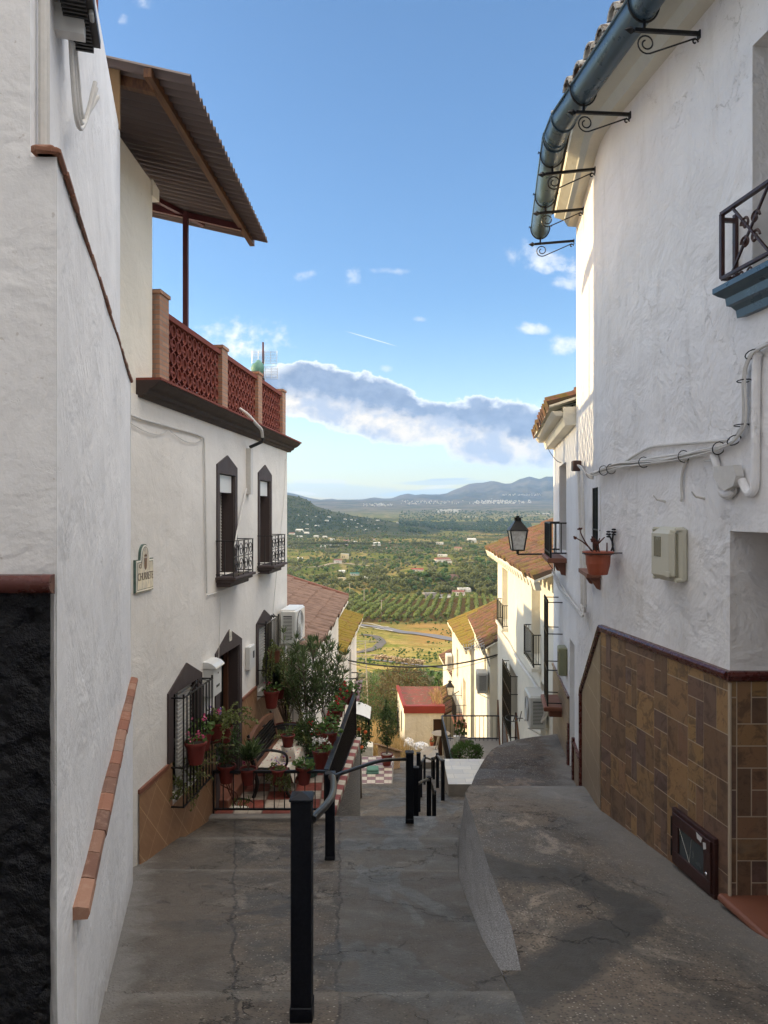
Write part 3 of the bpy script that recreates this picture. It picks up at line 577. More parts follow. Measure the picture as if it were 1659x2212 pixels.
def fn(T, b, P):   # valley ground: scrub, plots and orchards
    n1 = T.noise(P, .0035, 6, .6, .5); n2 = T.noise(P, .02, 6, .65, .4); n3 = T.noise(P, .12, 5, .7)
    x, y, z = T.sep(P)
    wp = T.add(P, T.vscale(T.noise(P, .006, 3, .5, 0, 1), 90))
    cell = T.vor(T.scale(wp, 1, .6, 0), .0085, 'F1', 'Color'); r, g_, bl = T.sep(cell); edge = T.vor(T.scale(wp, 1, .6, 0), .0085, 'DISTANCE_TO_EDGE')
    c = T.ramp(r, [(0, (.050, .072, .020)), (.3, (.085, .100, .030)), (.5, (.060, .080, .026)), (.68, (.16, .125, .058)), (.8, (.070, .092, .028)), (1, (.115, .115, .042))])
    rows = T.ss(T.m('SINE', T.m('MULTIPLY', T.m('ADD', T.m('MULTIPLY', x, T.m('ADD', g_, .2)), T.m('MULTIPLY', y, bl)), .75)), -.2, .6)
    c = T.mix(T.m('MULTIPLY', rows, .45), c, (.035, .046, .016))
    c = T.mix(T.m('MULTIPLY', T.ss(n2, .45, .62), .7), c, (.042, .055, .020)); c = T.mix(T.m('MULTIPLY', T.ss(n3, .5, .66), .5), c, (.17, .14, .065))
    c = T.mix(T.m('MULTIPLY', T.ss(edge, .02, .06, 1, 0), .5), c, (.19, .15, .085))
    near = T.ss(y, 420, 640)
    meadow = T.mix(T.ss(T.noise(T.scale(P, .6, 1.6, 1), .035, 6, .65, .8), .40, .60), (.125, .140, .040), (.235, .185, .085)); meadow = T.mix(T.m('MULTIPLY', T.ss(T.noise(P, .22, 6, .75, .5), .46, .60), .7), meadow, (.050, .068, .018)); meadow = T.mix(T.m('MULTIPLY', T.ss(T.noise(T.scale(P, .5, 2.2, 1), .09, 6, .7, .6), .56, .64), .6), meadow, (.11, .060, .032))
    c = T.mix(near, meadow, c)
    hay = T.m('MULTIPLY', T.ss(T.noise(T.scale(P, 1, 1, 1), .012, 4, .6), .44, .52), T.m('MULTIPLY', T.ss(x, 5, 30), T.m('MULTIPLY', T.ss(y, 430, 480), T.ss(y, 640, 600))))
    c = T.mix(T.m('MULTIPLY', hay, .85), c, T.mix(T.noise(P, .3, 5, .7), (.13, .08, .035), (.24, .16, .075)))
    orch = T.m('MULTIPLY', T.m('MULTIPLY', T.ss(y, 622, 640), T.ss(y, 930, 900)), T.ss(x, -80, -60)); c = T.mix(T.m('MULTIPLY', orch, .97), c, T.mix(n3, (.035, .027, .014), (.085, .062, .032)))
    gully = T.m('MULTIPLY', T.ss(y, 160, 120), 1.0); c = T.mix(T.m('MULTIPLY', gully, .7), c, T.mix(T.noise(P, .4, 5, .7), (.055, .050, .022), (.24, .18, .085)))
    far = T.ss(y, 5200, 8500); c = T.mix(1.0, c, (1.95, 1.75, 1.35), 'MULTIPLY'); c = T.mix(far, c, T.mix(T.ss(n1, .4, .6), (.075, .085, .060), (.15, .13, .10)))
    dark = T.m('MULTIPLY', T.ss(T.noise(T.scale(P, .5, 1, 1), .0016, 4, .5), .46, .54), T.m('MULTIPLY', T.ss(y, 1900, 2600), T.ss(y, 6500, 5200))); c = T.mix(T.m('MULTIPLY', dark, .75), c, (.022, .034, .020))  # dark patches painted for cloud shadow over the middle-distance woodland
    T.put(b.inputs['Base Color'], c); b.inputs['Roughness'].default_value = 1; b.inputs['Specular IOR Level'].default_value = 0
    T.put(b.inputs['Normal'], T.bump(T.m('ADD', n3, T.m('MULTIPLY', n2, 4)), .6, 3.0))
M['terrain'] = MAT('valley_ground', fn)
def fn(T, b, P):
    n1 = T.noise(P, .0025, 8, .65, .3); n3 = T.noise(P, .02, 6, .7)
    c = T.mix(T.ss(n1, .42, .6), (.045, .058, .032), (.080, .085, .045)); c = T.mix(T.m('MULTIPLY', T.ss(n3, .52, .64), .6), c, (.020, .030, .016)); c = T.mix(T.m('MULTIPLY', T.ss(T.noise(P, .006, 6, .7), .60, .68), .6), c, (.20, .17, .13))
    T.put(b.inputs['Base Color'], c); b.inputs['Roughness'].default_value = 1; b.inputs['Specular IOR Level'].default_value = 0; T.put(b.inputs['Normal'], T.bump(T.m('ADD', n1, n3), .8, 12))
M['hill'] = MAT('scrubby_hillside', fn)
def fn(T, b, P):
    n1 = T.noise(P, .0007, 8, .65, .4); n3 = T.noise(P, .004, 6, .7)
    c = T.mix(T.ss(n1, .4, .62), (.065, .07, .05), (.13, .115, .085)); c = T.mix(T.m('MULTIPLY', T.ss(n3, .5, .64), .5), c, (.04, .05, .035))
    T.put(b.inputs['Base Color'], c); b.inputs['Roughness'].default_value = 1; b.inputs['Specular IOR Level'].default_value = 0; T.put(b.inputs['Normal'], T.bump(n3, .8, 60))
M['mountain'] = MAT('mountain_slopes', fn)
M['clay'] = flat('bare_clay_bank', (.15, .085, .055), .95, 0, .35, .12, .5, False)
# ------------------------------------------------------------------ ground
def lerp_tab(tab, y):
    if y <= tab[0][0]: return tab[0][1] + (tab[1][1]-tab[0][1])/(tab[1][0]-tab[0][0])*(y-tab[0][0])
    for (a, za), (b, zb) in zip(tab, tab[1:]):
        if y <= b: return za + (zb-za)*(y-a)/(b-a)
    return tab[-1][1]
STREET = [(-3, -1.1), (0, -1.62), (3.25, -2.28), (3.56, -2.345), (3.59, -2.385), (3.9, -2.47), (5.5, -2.94), (6.55, -3.22), (6.58, -3.275), (7.1, -3.41), (8.0, -3.58), (8.03, -3.62), (9.2, -3.85)]
RAMP = [(-3, -1.1), (0, -1.62), (3.25, -2.28), (3.56, -2.345), (3.59, -2.385), (3.9, -2.46), (4.6, -2.56), (5.3, -2.62), (6.9, -2.82), (8.3, -3.13)]
BASE = [(-40, 6), (0, -1.62), (3.25, -2.28), (7.1, -3.41), (9.2, -3.85), (13.6, -5.95), (20, -7.5), (30, -10.3), (40, -13.1), (60, -19), (100, -27), (165, -40.5), (250, -58), (350, -74), (500, -88), (600, -94),
        (800, -103), (1000, -110), (1500, -116), (2500, -112), (4000, -100), (5500, -66), (7000, -9), (9000, 80), (11000, 170), (30000, 300)]
def zs(y): return lerp_tab(STREET, y)
def zr(y): return lerp_tab(RAMP, y)
KT = [(3.9, .63), (3.901, .735), (4.5, .785), (5.3, .775), (6.9, .82), (7.8, .87), (8.3, .98)]      # kerb top edge x(y)
KB = [(3.9, .63), (4.5, .61), (5.3, .625), (6.3, .645), (8.28, .85), (8.32, 1.0), (9.2, 1.14)]
def nz_(x, y, s=1.0, k=1.0): return mnoise.noise(Vector((x*s, y*s, 3.7)))*k
def fr_(a, b, n): return [a+(b-a)*i/n for i in range(n+1)]
mb = MB()
def kbx(y): return lerp_tab(KB, max(3.9, y)) if y > 3.9 else .63
mb.grid(lambda a, y: (-3.6+(kbx(y)+3.6)*a, y, zs(y)+nz_(a*4, y, 1.1, .012)*min(1, (1-a)*6)), fr_(0, 1, 30), sorted(fr_(-3, 9.2, 70)+[3.56, 3.59, 3.9, 6.55, 6.58, 8.0, 8.03]))
# small step near the crest, then the stair flight
for i in range(12):
    y0 = 9.2+i*.365; z0 = -3.85-i*.175
    mb.poly(((-3.2, y0, z0), (1.3, y0, z0), (1.3, y0, z0-.175), (-3.2, y0, z0-.175)))
    mb.poly(((-3.2, y0, z0-.175), (1.3, y0, z0-.175), (1.3, y0+.365, z0-.185), (-3.2, y0+.365, z0-.185)))
mb.build('street', M['street'], kind='structure', smooth=False)
mb = MB(); mb.grid(lambda x, y: (x, y, lerp_tab(BASE, y)+.02+nz_(x, y, .8, .03)), fr_(-1.5, 3.0, 14), fr_(13.4, 34, 60)); mb.build('lower_street', M['street'], kind='structure', smooth=True)
def ktx(y): return lerp_tab(KT, max(3.9, y)) if y > 3.9 else .63
def zramp(x, y): return zr(y) + (-.08*max(0, x-1.0)*max(0, min(1, (y-3)/2))*max(0, min(1, (8-y)/3))) + nz_(x, y, 1.3, .012)*min(1, max(0, (x-.75)*4))
mb = MB(); mb.grid(lambda a, y: (ktx(y)+(4.2-ktx(y))*a, y, zramp(ktx(y)+(4.2-ktx(y))*a, y)), fr_(0, 1, 60), sorted(fr_(-3, 2.2, 20)[:-1]+fr_(2.2, 8.3, 130)+[3.56, 3.59, 3.9, 3.9011]))
rmp = mb.build('ramp', M['ramp'], kind='structure', smooth=True)
def on_ramp(u, v):      # where a seam of the repair patch lies on the ramp
    y = 2.5
    while y < 8.3 and pz(v)*y > zr(y)-.05: y += .02
    return (px(u)*y, y)
PATH = [on_ramp(*q) for q in ((985, 1850), (1050, 1880), (1130, 1905), (1220, 1900), (1300, 1925), (1370, 1965), (1360, 2010), (1270, 2050), (1220, 2110), (1130, 2165), (1000, 2200), (900, 2250))]
def dseg(p, a, b):
    ax, ay = a; bx, by = b; dx, dy = bx-ax, by-ay; t = max(0, min(1, ((p[0]-ax)*dx+(p[1]-ay)*dy)/max(1e-9, dx*dx+dy*dy))); return math.hypot(p[0]-ax-t*dx, p[1]-ay-t*dy)
def patchval(x, y): return min(dseg((x, y), a, b) for a, b in zip(PATH, PATH[1:]))
at_ = rmp.data.attributes.new('patch', 'FLOAT', 'POINT'); at_.data.foreach_set('value', [patchval(v_.co.x, v_.co.y) for v_ in rmp.data.vertices])
mb = MB(); ys_ = fr_(3.9011, 8.3, 40)
mb.grid(lambda y, t: (kbx(y)+(ktx(y)-kbx(y))*t + nz_(y*3, t*5, 1.5, .01)*(1 if 0 < t < 1 else 0), y, (zs(y)-.02)+(zr(y)-zs(y)+.02)*t), ys_, fr_(0, 1, 8))
mb.poly(((ktx(8.3), 8.3, zr(8.3)), (4.2, 8.3, zr(8.3)), (4.2, 8.3, -3.9), (ktx(8.3), 8.3, -3.9)))
mb.build('ramp_kerb', M['kerbwall'], kind='structure')
# cement edging at the foot of the walls
# curved upper landing beyond the ramp
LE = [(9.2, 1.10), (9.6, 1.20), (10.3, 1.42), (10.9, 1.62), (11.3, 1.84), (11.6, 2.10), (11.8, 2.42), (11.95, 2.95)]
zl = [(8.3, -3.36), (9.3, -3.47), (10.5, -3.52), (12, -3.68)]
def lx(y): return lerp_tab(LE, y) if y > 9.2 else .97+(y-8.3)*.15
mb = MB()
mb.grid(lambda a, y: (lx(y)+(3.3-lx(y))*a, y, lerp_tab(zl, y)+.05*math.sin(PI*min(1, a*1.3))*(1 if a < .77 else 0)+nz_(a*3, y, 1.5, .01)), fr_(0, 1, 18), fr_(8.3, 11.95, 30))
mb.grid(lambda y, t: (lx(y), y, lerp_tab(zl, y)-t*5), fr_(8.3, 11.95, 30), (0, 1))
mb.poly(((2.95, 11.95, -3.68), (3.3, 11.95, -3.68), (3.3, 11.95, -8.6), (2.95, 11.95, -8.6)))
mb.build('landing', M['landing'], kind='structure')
# ------------------------------------------------------------------ patio of the two-storey house (left)
FX0, FXd = -1.213, .0535       # railing line x = FX0 + FXd*Y
def fx(y): return FX0+FXd*y
def zp(y): return -3.78-.07*(y-9.05)
pat = thing('patio', 'tiled front patio with red and white checked floor beside the left house', 'patio', (-1.6, 9.1, -3.8))
mb = MB(); mb.grid(lambda a, y: (L2.p(y, 0).x+(fx(y)-L2.p(y, 0).x)*a, y, zp(y)), (0, 1), fr_(9.06, 13.1, 8)); mb.build('tiled_floor', M['check'], pat)
mb = MB(); mb.bbox(-2.3, -.70, 8.93, 9.06, -3.95, -3.755, .012); mb.build('front_kerb', M['edge'], pat)
mb = MB(); mb.grid(lambda y, t: (fx(y)+.085, y, zp(y)-.08-t*4.5), fr_(9.0, 13.1, 2), (0, 1)); mb.poly(((fx(13.1)+.085, 13.1, zp(13.1)), (-2.2, 13.1, zp(13.1)), (-2.2, 13.1, -9), (fx(13.1)+.085, 13.1, -9)))
mb.build('retaining_side', M['pebble'], pat)
mb = MB()
for i in range(38):
    y0 = 9.0+i*.108; r = 1.0 if (i//2) % 2 else 0.0
    mb.prism(((fx(y0), y0, zp(y0)-.075), (fx(y0)+.10, y0, zp(y0)-.08), (fx(y0)+.10, y0, zp(y0)+.0), (fx(y0), y0, zp(y0)+.012)), (.0054, .102, -.007), r)
M['nosing'] = MAT('red_white_brick_nosing', lambda T, b, P: (T.put(b.inputs['Base Color'], T.mix(T.attr('rnd'), (.50, .43, .34), (.24, .055, .040))), setattr(b.inputs['Roughness'], 'default_value', .6)) and None)
mb.build('brick_nosing', M['nosing'], pat)
def railing(name, label, cat, a, b, h, n, mat=None, post=.035, group=None, bar=.012, pend=True):
    mat = mat or M['iron']; a, b = Vector(a), Vector(b); t = thing(name, label, cat, a, group)
    mb = MB(); mb.bar(a+Vector((0, 0, h)), b+Vector((0, 0, h)), .045, .03); mb.build('top_rail', mat, t)
    mb = MB(); mb.bar(a+Vector((0, 0, .06)), b+Vector((0, 0, .06)), .03, .02); mb.build('bottom_rail', mat, t)
    mb = MB()
    for i in range(1, n): q = a+(b-a)*i/n; mb.bar(q+Vector((0, 0, .06)), q+Vector((0, 0, h)), bar)
    mb.build('bars', mat, t)
    for q in ((a, b) if pend else (a,)):
        mb = MB(); mb.bar(q, q+Vector((0, 0, h)), post); mb.build('post', mat, t)
    return t
railing('patio_railing', 'low black iron railing across the front of the left patio, hung with four pots', 'railing', (-2.14, 9.1, -3.78), (-.735, 9.1, -3.78), .53, 11)
# side railing: level top, descending foot
t = thing('patio_railing', 'long black iron railing along the open side of the left patio', 'railing', (fx(9.12), 9.12, zp(9.12)))
zt = -3.245
mb = MB(); mb.bar((fx(9.12), 9.12, zt), (fx(13), 13, zt), .06, .035); mb.build('top_rail', M['iron'], t)
mb = MB(); mb.bar((fx(9.12), 9.12, zp(9.12)+.06), (fx(13), 13, zp(13)+.06), .03, .02); mb.build('bottom_rail', M['iron'], t)
mb = MB()
for i in range(42): y = 9.12+(i+.5)*3.88/42; mb.bar((fx(y), y, zp(y)+.06), (fx(y), y, zt), .014)
mb.build('bars', M['iron'], t)
for y in (9.12, 13.0): mb = MB(); mb.bar((fx(y), y, zp(y)), (fx(y), y, zt+.01), .045); mb.build('post', M['iron'], t)
railing('patio_railing', 'thin black iron railing at the far end of the left patio, behind the oleanders', 'railing', (-1.76, 13.0, zp(13)), (fx(13)-.06, 13.0, zp(13)), .86, 9)
# ------------------------------------------------------------------ street handrails with square posts
def post(parent, x, y, z0, z1, w, mat=None):
    mb = MB(); mb.bbox(x-w/2, x+w/2, y-w/2, y+w/2, z0, z1, .004)
    mb.bbox(x-w/2-.006, x+w/2+.006, y-w/2-.006, y+w/2+.006, z1, z1+.014, .004)
    i = [mb.P(p) for p in ((x-w/2, y-w/2, z1+.013), (x+w/2, y-w/2, z1+.013), (x+w/2, y+w/2, z1+.013), (x-w/2, y+w/2, z1+.013), (x, y, z1+.013+w*.2))]
    for k in range(4): mb.face((i[k], i[(k+1) % 4], i[4]))
    if w > .09: mb.bbox(x-w/2-.004, x+w/2+.004, y-w/2-.004, y+w/2+.004, z0, z0+.13, .004)
    return mb.build('post', mat or M['post'], parent)
def curve(pts, n=8):
    pts = [Vector(p) for p in pts]; out = []
    for i in range(len(pts)-1):
        p0 = pts[max(0, i-1)]; p1 = pts[i]; p2 = pts[i+1]; p3 = pts[min(len(pts)-1, i+2)]
        for k in range(n):
            t = k/n; out.append(.5*((2*p1)+(-p0+p2)*t+(2*p0-5*p1+4*p2-p3)*t*t+(-p0+3*p1-3*p2+p3)*t**3))
    out.append(pts[-1]); return out
h1 = thing('street_handrail', 'black handrail with three thick square posts down the middle of the stepped street', 'handrail', (-.37, 3.3, -2.28))
P1 = (-.372, 3.30); P2 = (-.530, 7.15); P3 = (.312, 8.85)
post(h1, *P1, -2.35, -1.30, .094); post(h1, *P2, -3.5, -2.575, .092); post(h1, *P3, -3.85, -2.93, .092)
mb = MB(); mb.tube(curve([(P1[0]+.045, P1[1]+.01, -1.40), (-.27, 3.75, -1.47), (-.33, 4.7, -1.72), (-.45, 6.1, -2.22), (P2[0]+.01, P2[1], -2.62)]), .019, 10)
mb.tube(curve([(P2[0]+.03, P2[1], -2.60), (-.33, 7.5, -2.66), (-.02, 8.1, -2.77), (P3[0]-.03, P3[1], -3.01)]), .019, 10); mb.build('rail', M['rail'], h1)
h2 = thing('street_handrail', 'second black handrail, three posts dropping down the stairs behind the first', 'handrail', (.466, 10.6, -4.5))
Q = [(.466, 10.6, -4.62, -3.70), (.742, 12.0, -5.3, -4.35), (.93, 13.5, -6.0, -5.16)]
for x, y, a, b in Q: post(h2, x, y, a-.15, b-.03, .075)
mb = MB(); mb.tube(curve([(Q[0][0], Q[0][1], -3.98), (Q[1][0], Q[1][1], -4.43), (Q[2][0], Q[2][1], -5.25)]), .024, 8); mb.build('rail', M['post'], h2)
def g(y): return lerp_tab(BASE, y)
h3 = thing('street_handrail', 'far black handrail of short posts leading down between the patios', 'handrail', (.45, 18, g(18)))
def hp(u, vt, vb, Y, w): x = px(u)*Y; return (x, Y, pz(vb)*Y, pz(vt)*Y, w)
H3 = [hp(904, 1627, 1705, 15.5, .085), hp(909.5, 1645, 1700, 17.5, .06), hp(917, 1632, 1672, 20, .06), hp(933.5, 1638, 1665, 22, .06)]
for x, y, a, b, w in H3: post(h3, x, y, min(a, g(y))-.1, b, w)
mb = MB()
for a, b in zip(H3, H3[1:]): mb.bar((a[0], a[1], a[3]-.05), (b[0], b[1], b[3]-.05), .04)
mb.build('rail', M['iron'], h3)
h4 = thing('street_handrail', 'black handrail at the corner of the pale marble landing on the right', 'handrail', (1.5, 18, g(18)))
H4 = [hp(957, 1630, 1697, 17.0, .07), hp(946, 1624, 1660, 20.0, .065), hp(938, 1632, 1656, 22, .05)]
H4 = [hp(956.5, 1643, 1698, 17.0, .085), hp(945, 1628, 1668, 19.2, .08), hp(937, 1637, 1662, 21.5, .07)]
for x, y, a, b, w in H4: post(h4, x, y, min(a, g(y))-.1, b, w)
mb = MB()
for a, b in zip(H4, H4[1:]): mb.bar((a[0], a[1], a[3]-.05), (b[0], b[1], b[3]-.05), .05)
mb.build('rail', M['iron'], h4)
# ------------------------------------------------------------------ lower terraces
t = thing('patio', 'low patio with purple and cream checked tiles at the foot of the stairs', 'patio', (-.2, 20, g(20)))
mb = MB(); mb.poly(((-1.9, 20, -7.52), (.20, 20, -7.52), (.29, 22.4, -7.52), (-1.9, 22.4, -7.52))); mb.build('tiled_floor', M['check2'], t)
mb = MB(); mb.bbox(-1.9, .21, 20.02, 22.4, -9, -7.524, .01); mb.prism(((.20, 20.0, -7.60), (.23, 20.0, -7.60), (.23, 20.0, -7.515), (.20, 20.0, -7.515)), (.09, 2.4, 0)); mb.build('concrete_base', M['edge'], t)
t = thing('paved_landing', 'pale marble paved landing in front of the sunlit white houses', 'paved landing', (2.2, 18, -6.8))
mp_ = [(px(968.5)*17.6, 17.6), (3.55, 17.6), (3.75, 19.4), (px(958)*19.4, 19.4)]
mb = MB(); mb.poly([(x, y, -6.59) for x, y in mp_]); mb.build('paving', M['marble'], t)
mb = MB(); mb.prism([(x, y, -6.594) for x, y in mp_], (0, 0, -2)); mb.build('landing_wall', M['edge'], t)
t = thing('terrace', 'lower railed terrace with potted plants beside the sunlit houses', 'terrace', (2.6, 23, -8.2))
mb = MB(); mb.prism([(1.93, 20.4, -8.06), (4.0, 20.4, -8.06), (4.2, 26, -8.06), (2.15, 26, -8.06)], (0, 0, -2.5)); mb.build('terrace_floor', M['edge'], t)
def rail2(name, label, pts, h, n, parent=None):
    t = thing(name, label, 'railing', pts[0]); mb = MB(); mb2 = MB()
    for a, b in zip(pts, pts[1:]):
        a, b = Vector(a), Vector(b); mb.bar(a+Vector((0, 0, h)), b+Vector((0, 0, h)), .05, .035); mb.bar(a+Vector((0, 0, .08)), b+Vector((0, 0, .08)), .03); k = max(2, int((b-a).length/n))
        for i in range(k+1): q = a+(b-a)*i/k; mb2.bar(q, q+Vector((0, 0, h)), .016)
    mb.build('rails', M['iron'], t); mb2.build('bars', M['iron'], t)
    for q in pts: mb = MB(); mb.bar(q, Vector(q)+Vector((0, 0, h)), .045); mb.build('post', M['iron'], t)
    return t
rail2('terrace_railing', 'black iron railing round the lower terrace with the bush', [(3.9, 20.5, -8.06), (1.96, 20.5, -8.06), (2.04, 25.6, -8.06), (4.1, 25.6, -8.06)], .88, .14)
# ------------------------------------------------------------------ LEFT: tall near house
t1 = thing('white_house', 'tall white house at the near left with a black rough dado and brick-capped ledges', 'house', (-1.4, 3, -2.3))
L1u = Plane(-.431, -.29, 1)
C0 = L1.p(2.19, 0); xa_ = C0.x
# thick lower wall: level brick coping at z 1.07, ends at Y=6
mb = MB()
mb.grid(lambda y, z: L1.p(y, z, nz_(y, z, 1.3, .012)), fr_(2.19, 6.0, 40), fr_(-4.2, 1.07, 50))
for a, b in (((2.19, -4.2), (2.19, 1.07)),): pass
mb.poly((L1.p(2.19, 1.07), L1.p(6.0, 1.07), (L1.p(6.0, 0).x-.45, 6.0, 1.07), (xa_-.45, 2.19, 1.07)))
mb.poly((L1.p(6.0, -4.2), L1.p(6.0, 1.07), (L1.p(6.0, 0).x-.6, 6.0, 1.07), (L1.p(6.0, 0).x-.6, 6.0, -4.2)))
xa = C0.x
mb.poly(((xa, 2.19, -.19), (xa, 2.19, 1.07), (-1.066, 2.19, 1.07), (-1.066, 2.19, 6.5), (-3.4, 2.19, 6.5), (-3.4, 2.19, -.19)))       # white face above the dado, facing the camera
mb.poly(((xa, 2.19, -2.3), (xa, 2.19, -.19), (xa-.4, 2.25, -.19), (xa-.4, 2.25, -2.3)))
mb.build('lower_wall', M['white_smooth'], t1, smooth=False)
mb = MB()
mb.poly((L1u.p(2.19, 1.07), L1u.p(5.9, 1.07), L1u.p(5.9, 3.07), L1u.p(4.05, 2.85), L1u.p(4.05, 6.5), L1u.p(2.19, 6.5)))
mb.poly((L1u.p(5.9, -4), L1u.p(5.9, 3.07), (-5, 5.9, 3.07), (-5, 5.9, -4)))
mb.poly((L1u.p(4.05, 2.85), L1u.p(5.9, 3.07), (-5, 5.9, 3.07), (-5, 4.05, 2.85)))
mb.poly((L1u.p(4.05, 2.85), L1u.p(4.05, 6.5), (-5, 4.05, 6.5), (-5, 4.05, 2.85)))
mb.poly((L1u.p(2.19, 6.5), L1u.p(4.05, 6.5), (-5, 4.05, 6.5), (-5, 2.19, 6.5)))
mb.build('upper_wall', M['white_smooth'], t1)
mb = MB(); mb.box(-9.5, -5.6, 1.5, 8.35, -3, 6.6); mb.build('unseen_shade_storey', M['white'], t1)  # storey added out of frame to shade the near right wall
mb = MB()
for i in range(26):
    y = 2.17+i*3.86/26; mb.M = L1.fr(y, 1.07); j = R.uniform(-.006, .006); mb.bbox(0, 3.86/26*1.04-.006, -.06, .014+j*.5, 0, .024+j*.5, .006, R.random())
mb.M = None; mb.bbox(xa-.07, xa+.0, 2.165, 2.2, 1.07, 1.098, .006, .2); mb.build('brick_coping', M['capbrick'], t1)
mb = MB(); mb.prism(((xa-.004, 2.168, -.19), (xa-.004, 2.172, -2.3), (-3.2, 2.172, -2.3), (-3.2, 2.168, -.19)), (0, .03, 0))
mb = MB(); mb.grid(lambda x, z: (x, 2.165+.012*mnoise.noise(Vector((x*9, z*9, 0)))-.006*abs(mnoise.noise(Vector((x*22, z*22, 4)))), z), fr_(xa-.008, -3.2, 170), fr_(-2.35, -.24, 150)); mb.build('dado', M['blackstone'], t1, smooth=True)
mb = MB(); prof = [(2.175, -.245), (2.150, -.238), (2.138, -.222), (2.136, -.205), (2.142, -.192), (2.156, -.187), (2.175, -.186)]
mb.grid(lambda x, k: (x, prof[int(k)][0]+.002*nz_(x, k, 9), prof[int(k)][1]), fr_(xa+.0, -3.2, 40), range(len(prof))); mb.poly([(xa, a, b) for a, b in prof]); mb.build('dado_moulding', M['moulding'], t1, smooth=True)
# sloping-in-view ledge: level brick capped ledge low on the wall
mb = MB(); ya, yb = 2.52, 6.02
mb.M = None
mb.prism((L1.p(ya, -4.0), L1.p(ya, -4.0, .015), L1.p(ya, -1.40, .015), L1.p(ya, -1.40)), (L1.p(yb, 0)-L1.p(ya, 0))); mb.build('lower_ledge_wall', M['white_smooth'], t1)
mb = MB(); n = 17; y = ya-.02
for i in range(n):
    w = (yb-ya)/n; mb.M = L1.fr(y, -1.405); j = R.uniform(-.003, .003); L_ = w*L1.k-.007
    mb.prism([(0, .0, 0), (0, .052+j, -.004), (0, .060+j, .014), (0, .055+j, .034), (0, .02, .044), (0, 0, .044)], (L_, 0, 0), R.random()); y += w
mb.build('ledge_brick', M['capbrick'], t1)
mb = MB(); mb.M = L1.fr(ya, -1.41); mb.box(.0, (yb-ya)*L1.k, .0, .03, 0, .041); mb.build('ledge_mortar', M['mortar'], t1)
mb = MB(); mb.bbox(-1.95, -1.765, 4.35, 4.5, 2.9, 6.4, .01); mb.build('chimney', M['lattice'], t1)
mb = MB(); mb.box(-9, -2.9, -9, 2.18, -3, 5.2); mb.build('light_blocking_wing', M['white'], t1)  # wing added behind the camera to limit light from the back
hb_ = thing('light_blocking_house', 'unseen white house added uphill behind the camera to hold back sky light', 'house', (0, -11, 1)); mb = MB(); mb.box(-6, 6, -13, -8, -2, 9); mb.build('wall', M['white'], hb_); mb = MB(); mb.box(-6.3, 6.3, -13.3, -7.7, 9.01, 9.3); mb.build('roof', M['mossroof'], hb_)  # house added out of view to block low sky light from behind
# outdoor AC high on the wall
def ac_unit(name, label, Mx, L=.80, D=.28, H=.58, mat='acgrey', front=True, group=None, slats='end'):
    o = Vector(Mx.translation); t = thing(name, label, 'air conditioner', o, group); c = M[mat]
    mb = MB(Mx); mb.bbox(0, L, .07, .07+D, 0, H, .022); mb.bbox(.03, L-.03, .055, .05+D, H, H+.012, .006); mb.build('casing', c, t)
    mb = MB(Mx)
    for i in range(9):      # fan guard rings
        r = .04+i*.026; mb.tube([(L*.42+r*math.cos(a), .085+D, H*.5+r*math.sin(a)) for a in fr_(0, 2*PI, 20)], .0035, 4, False)
    for k in range(8): a = k*PI/8; mb.bar((L*.42-.25*math.cos(a), .083+D, H*.5-.25*math.sin(a)), (L*.42+.25*math.cos(a), .083+D, H*.5+.25*math.sin(a)), .006)
    mb.build('fan_guard', c, t)
    mb = MB(Mx); mb.lathe([(.001, 0), (.26, 0)], 24); mb.v = [Mx @ Vector((L*.42+ (Mx.inverted() @ p).x, .074+D, H*.5+(Mx.inverted() @ p).y)) for p in mb.v]; mb.build('fan_opening', M['vent'], t)
    for x0, sg in ((-.002, -1), (L+.002, 1)):
        mb = MB(Mx)
        if sg < 0 or True: mb.box(min(x0, x0+sg*.003), max(x0, x0+sg*.003), .12, .07+D-.07, .09, H-.09); mb.build('vent_recess', M['vent'], t)
        mb = MB(Mx)
        for i in range(16): z = .10+i*(H-.2)/16; mb.box(min(x0+sg*.003, x0+sg*.010), max(x0+sg*.003, x0+sg*.010), .12, .07+D-.07, z, z+(H-.2)/34)
        mb.build('vent_slats', c, t)
    for x in (.12, L-.12):
        mb = MB(Mx); mb.box(x-.015, x+.015, 0, .09+D, -.035, -.005); mb.box(x-.015, x+.015, 0, .012, -.26, -.005); mb.bar((x, .01, -.24), (x, .05+D, -.03), .02); mb.build('bracket', M['plasticwhite'], t)
    return t
fbx = thing('equipment_box', 'grey finned equipment box high on the near left wall, white hoses looping below it', 'equipment box', L1u.p(2.5, 1.8)); mx = L1u.fr(2.50, 1.80)
mb = MB(mx); mb.bbox(0, .34, .02, .12, .05, 1.2, .015); mb.bbox(.10, .15, .12, .135, .0, 1.2, .004); mb.build('casing', M['acgrey'], fbx)
mb = MB(mx)
for k in range(15): mb.box(.01+k*.0225, .02+k*.0225, .03, .115, .0, .052)
for k in range(24): mb.box(-.008, .0, .03, .115, .07+k*.03, .085+k*.03)
mb.build('cooling_fins', M['vent'], fbx); mb = MB(mx); mb.box(.012, .33, .035, .14, .02, .05); mb.build('fin_shadow_plate', M['vent'], fbx)
mb = MB(mx); mb.box(.14, .19, 0, .1, -.05, .05); mb.build('cable_gland', M['plasticwhite'], fbx)
t = thing('hose_bundle', 'white hoses looping down below the grey finned box on the left', 'hoses', L1u.p(2.8, 1.6))
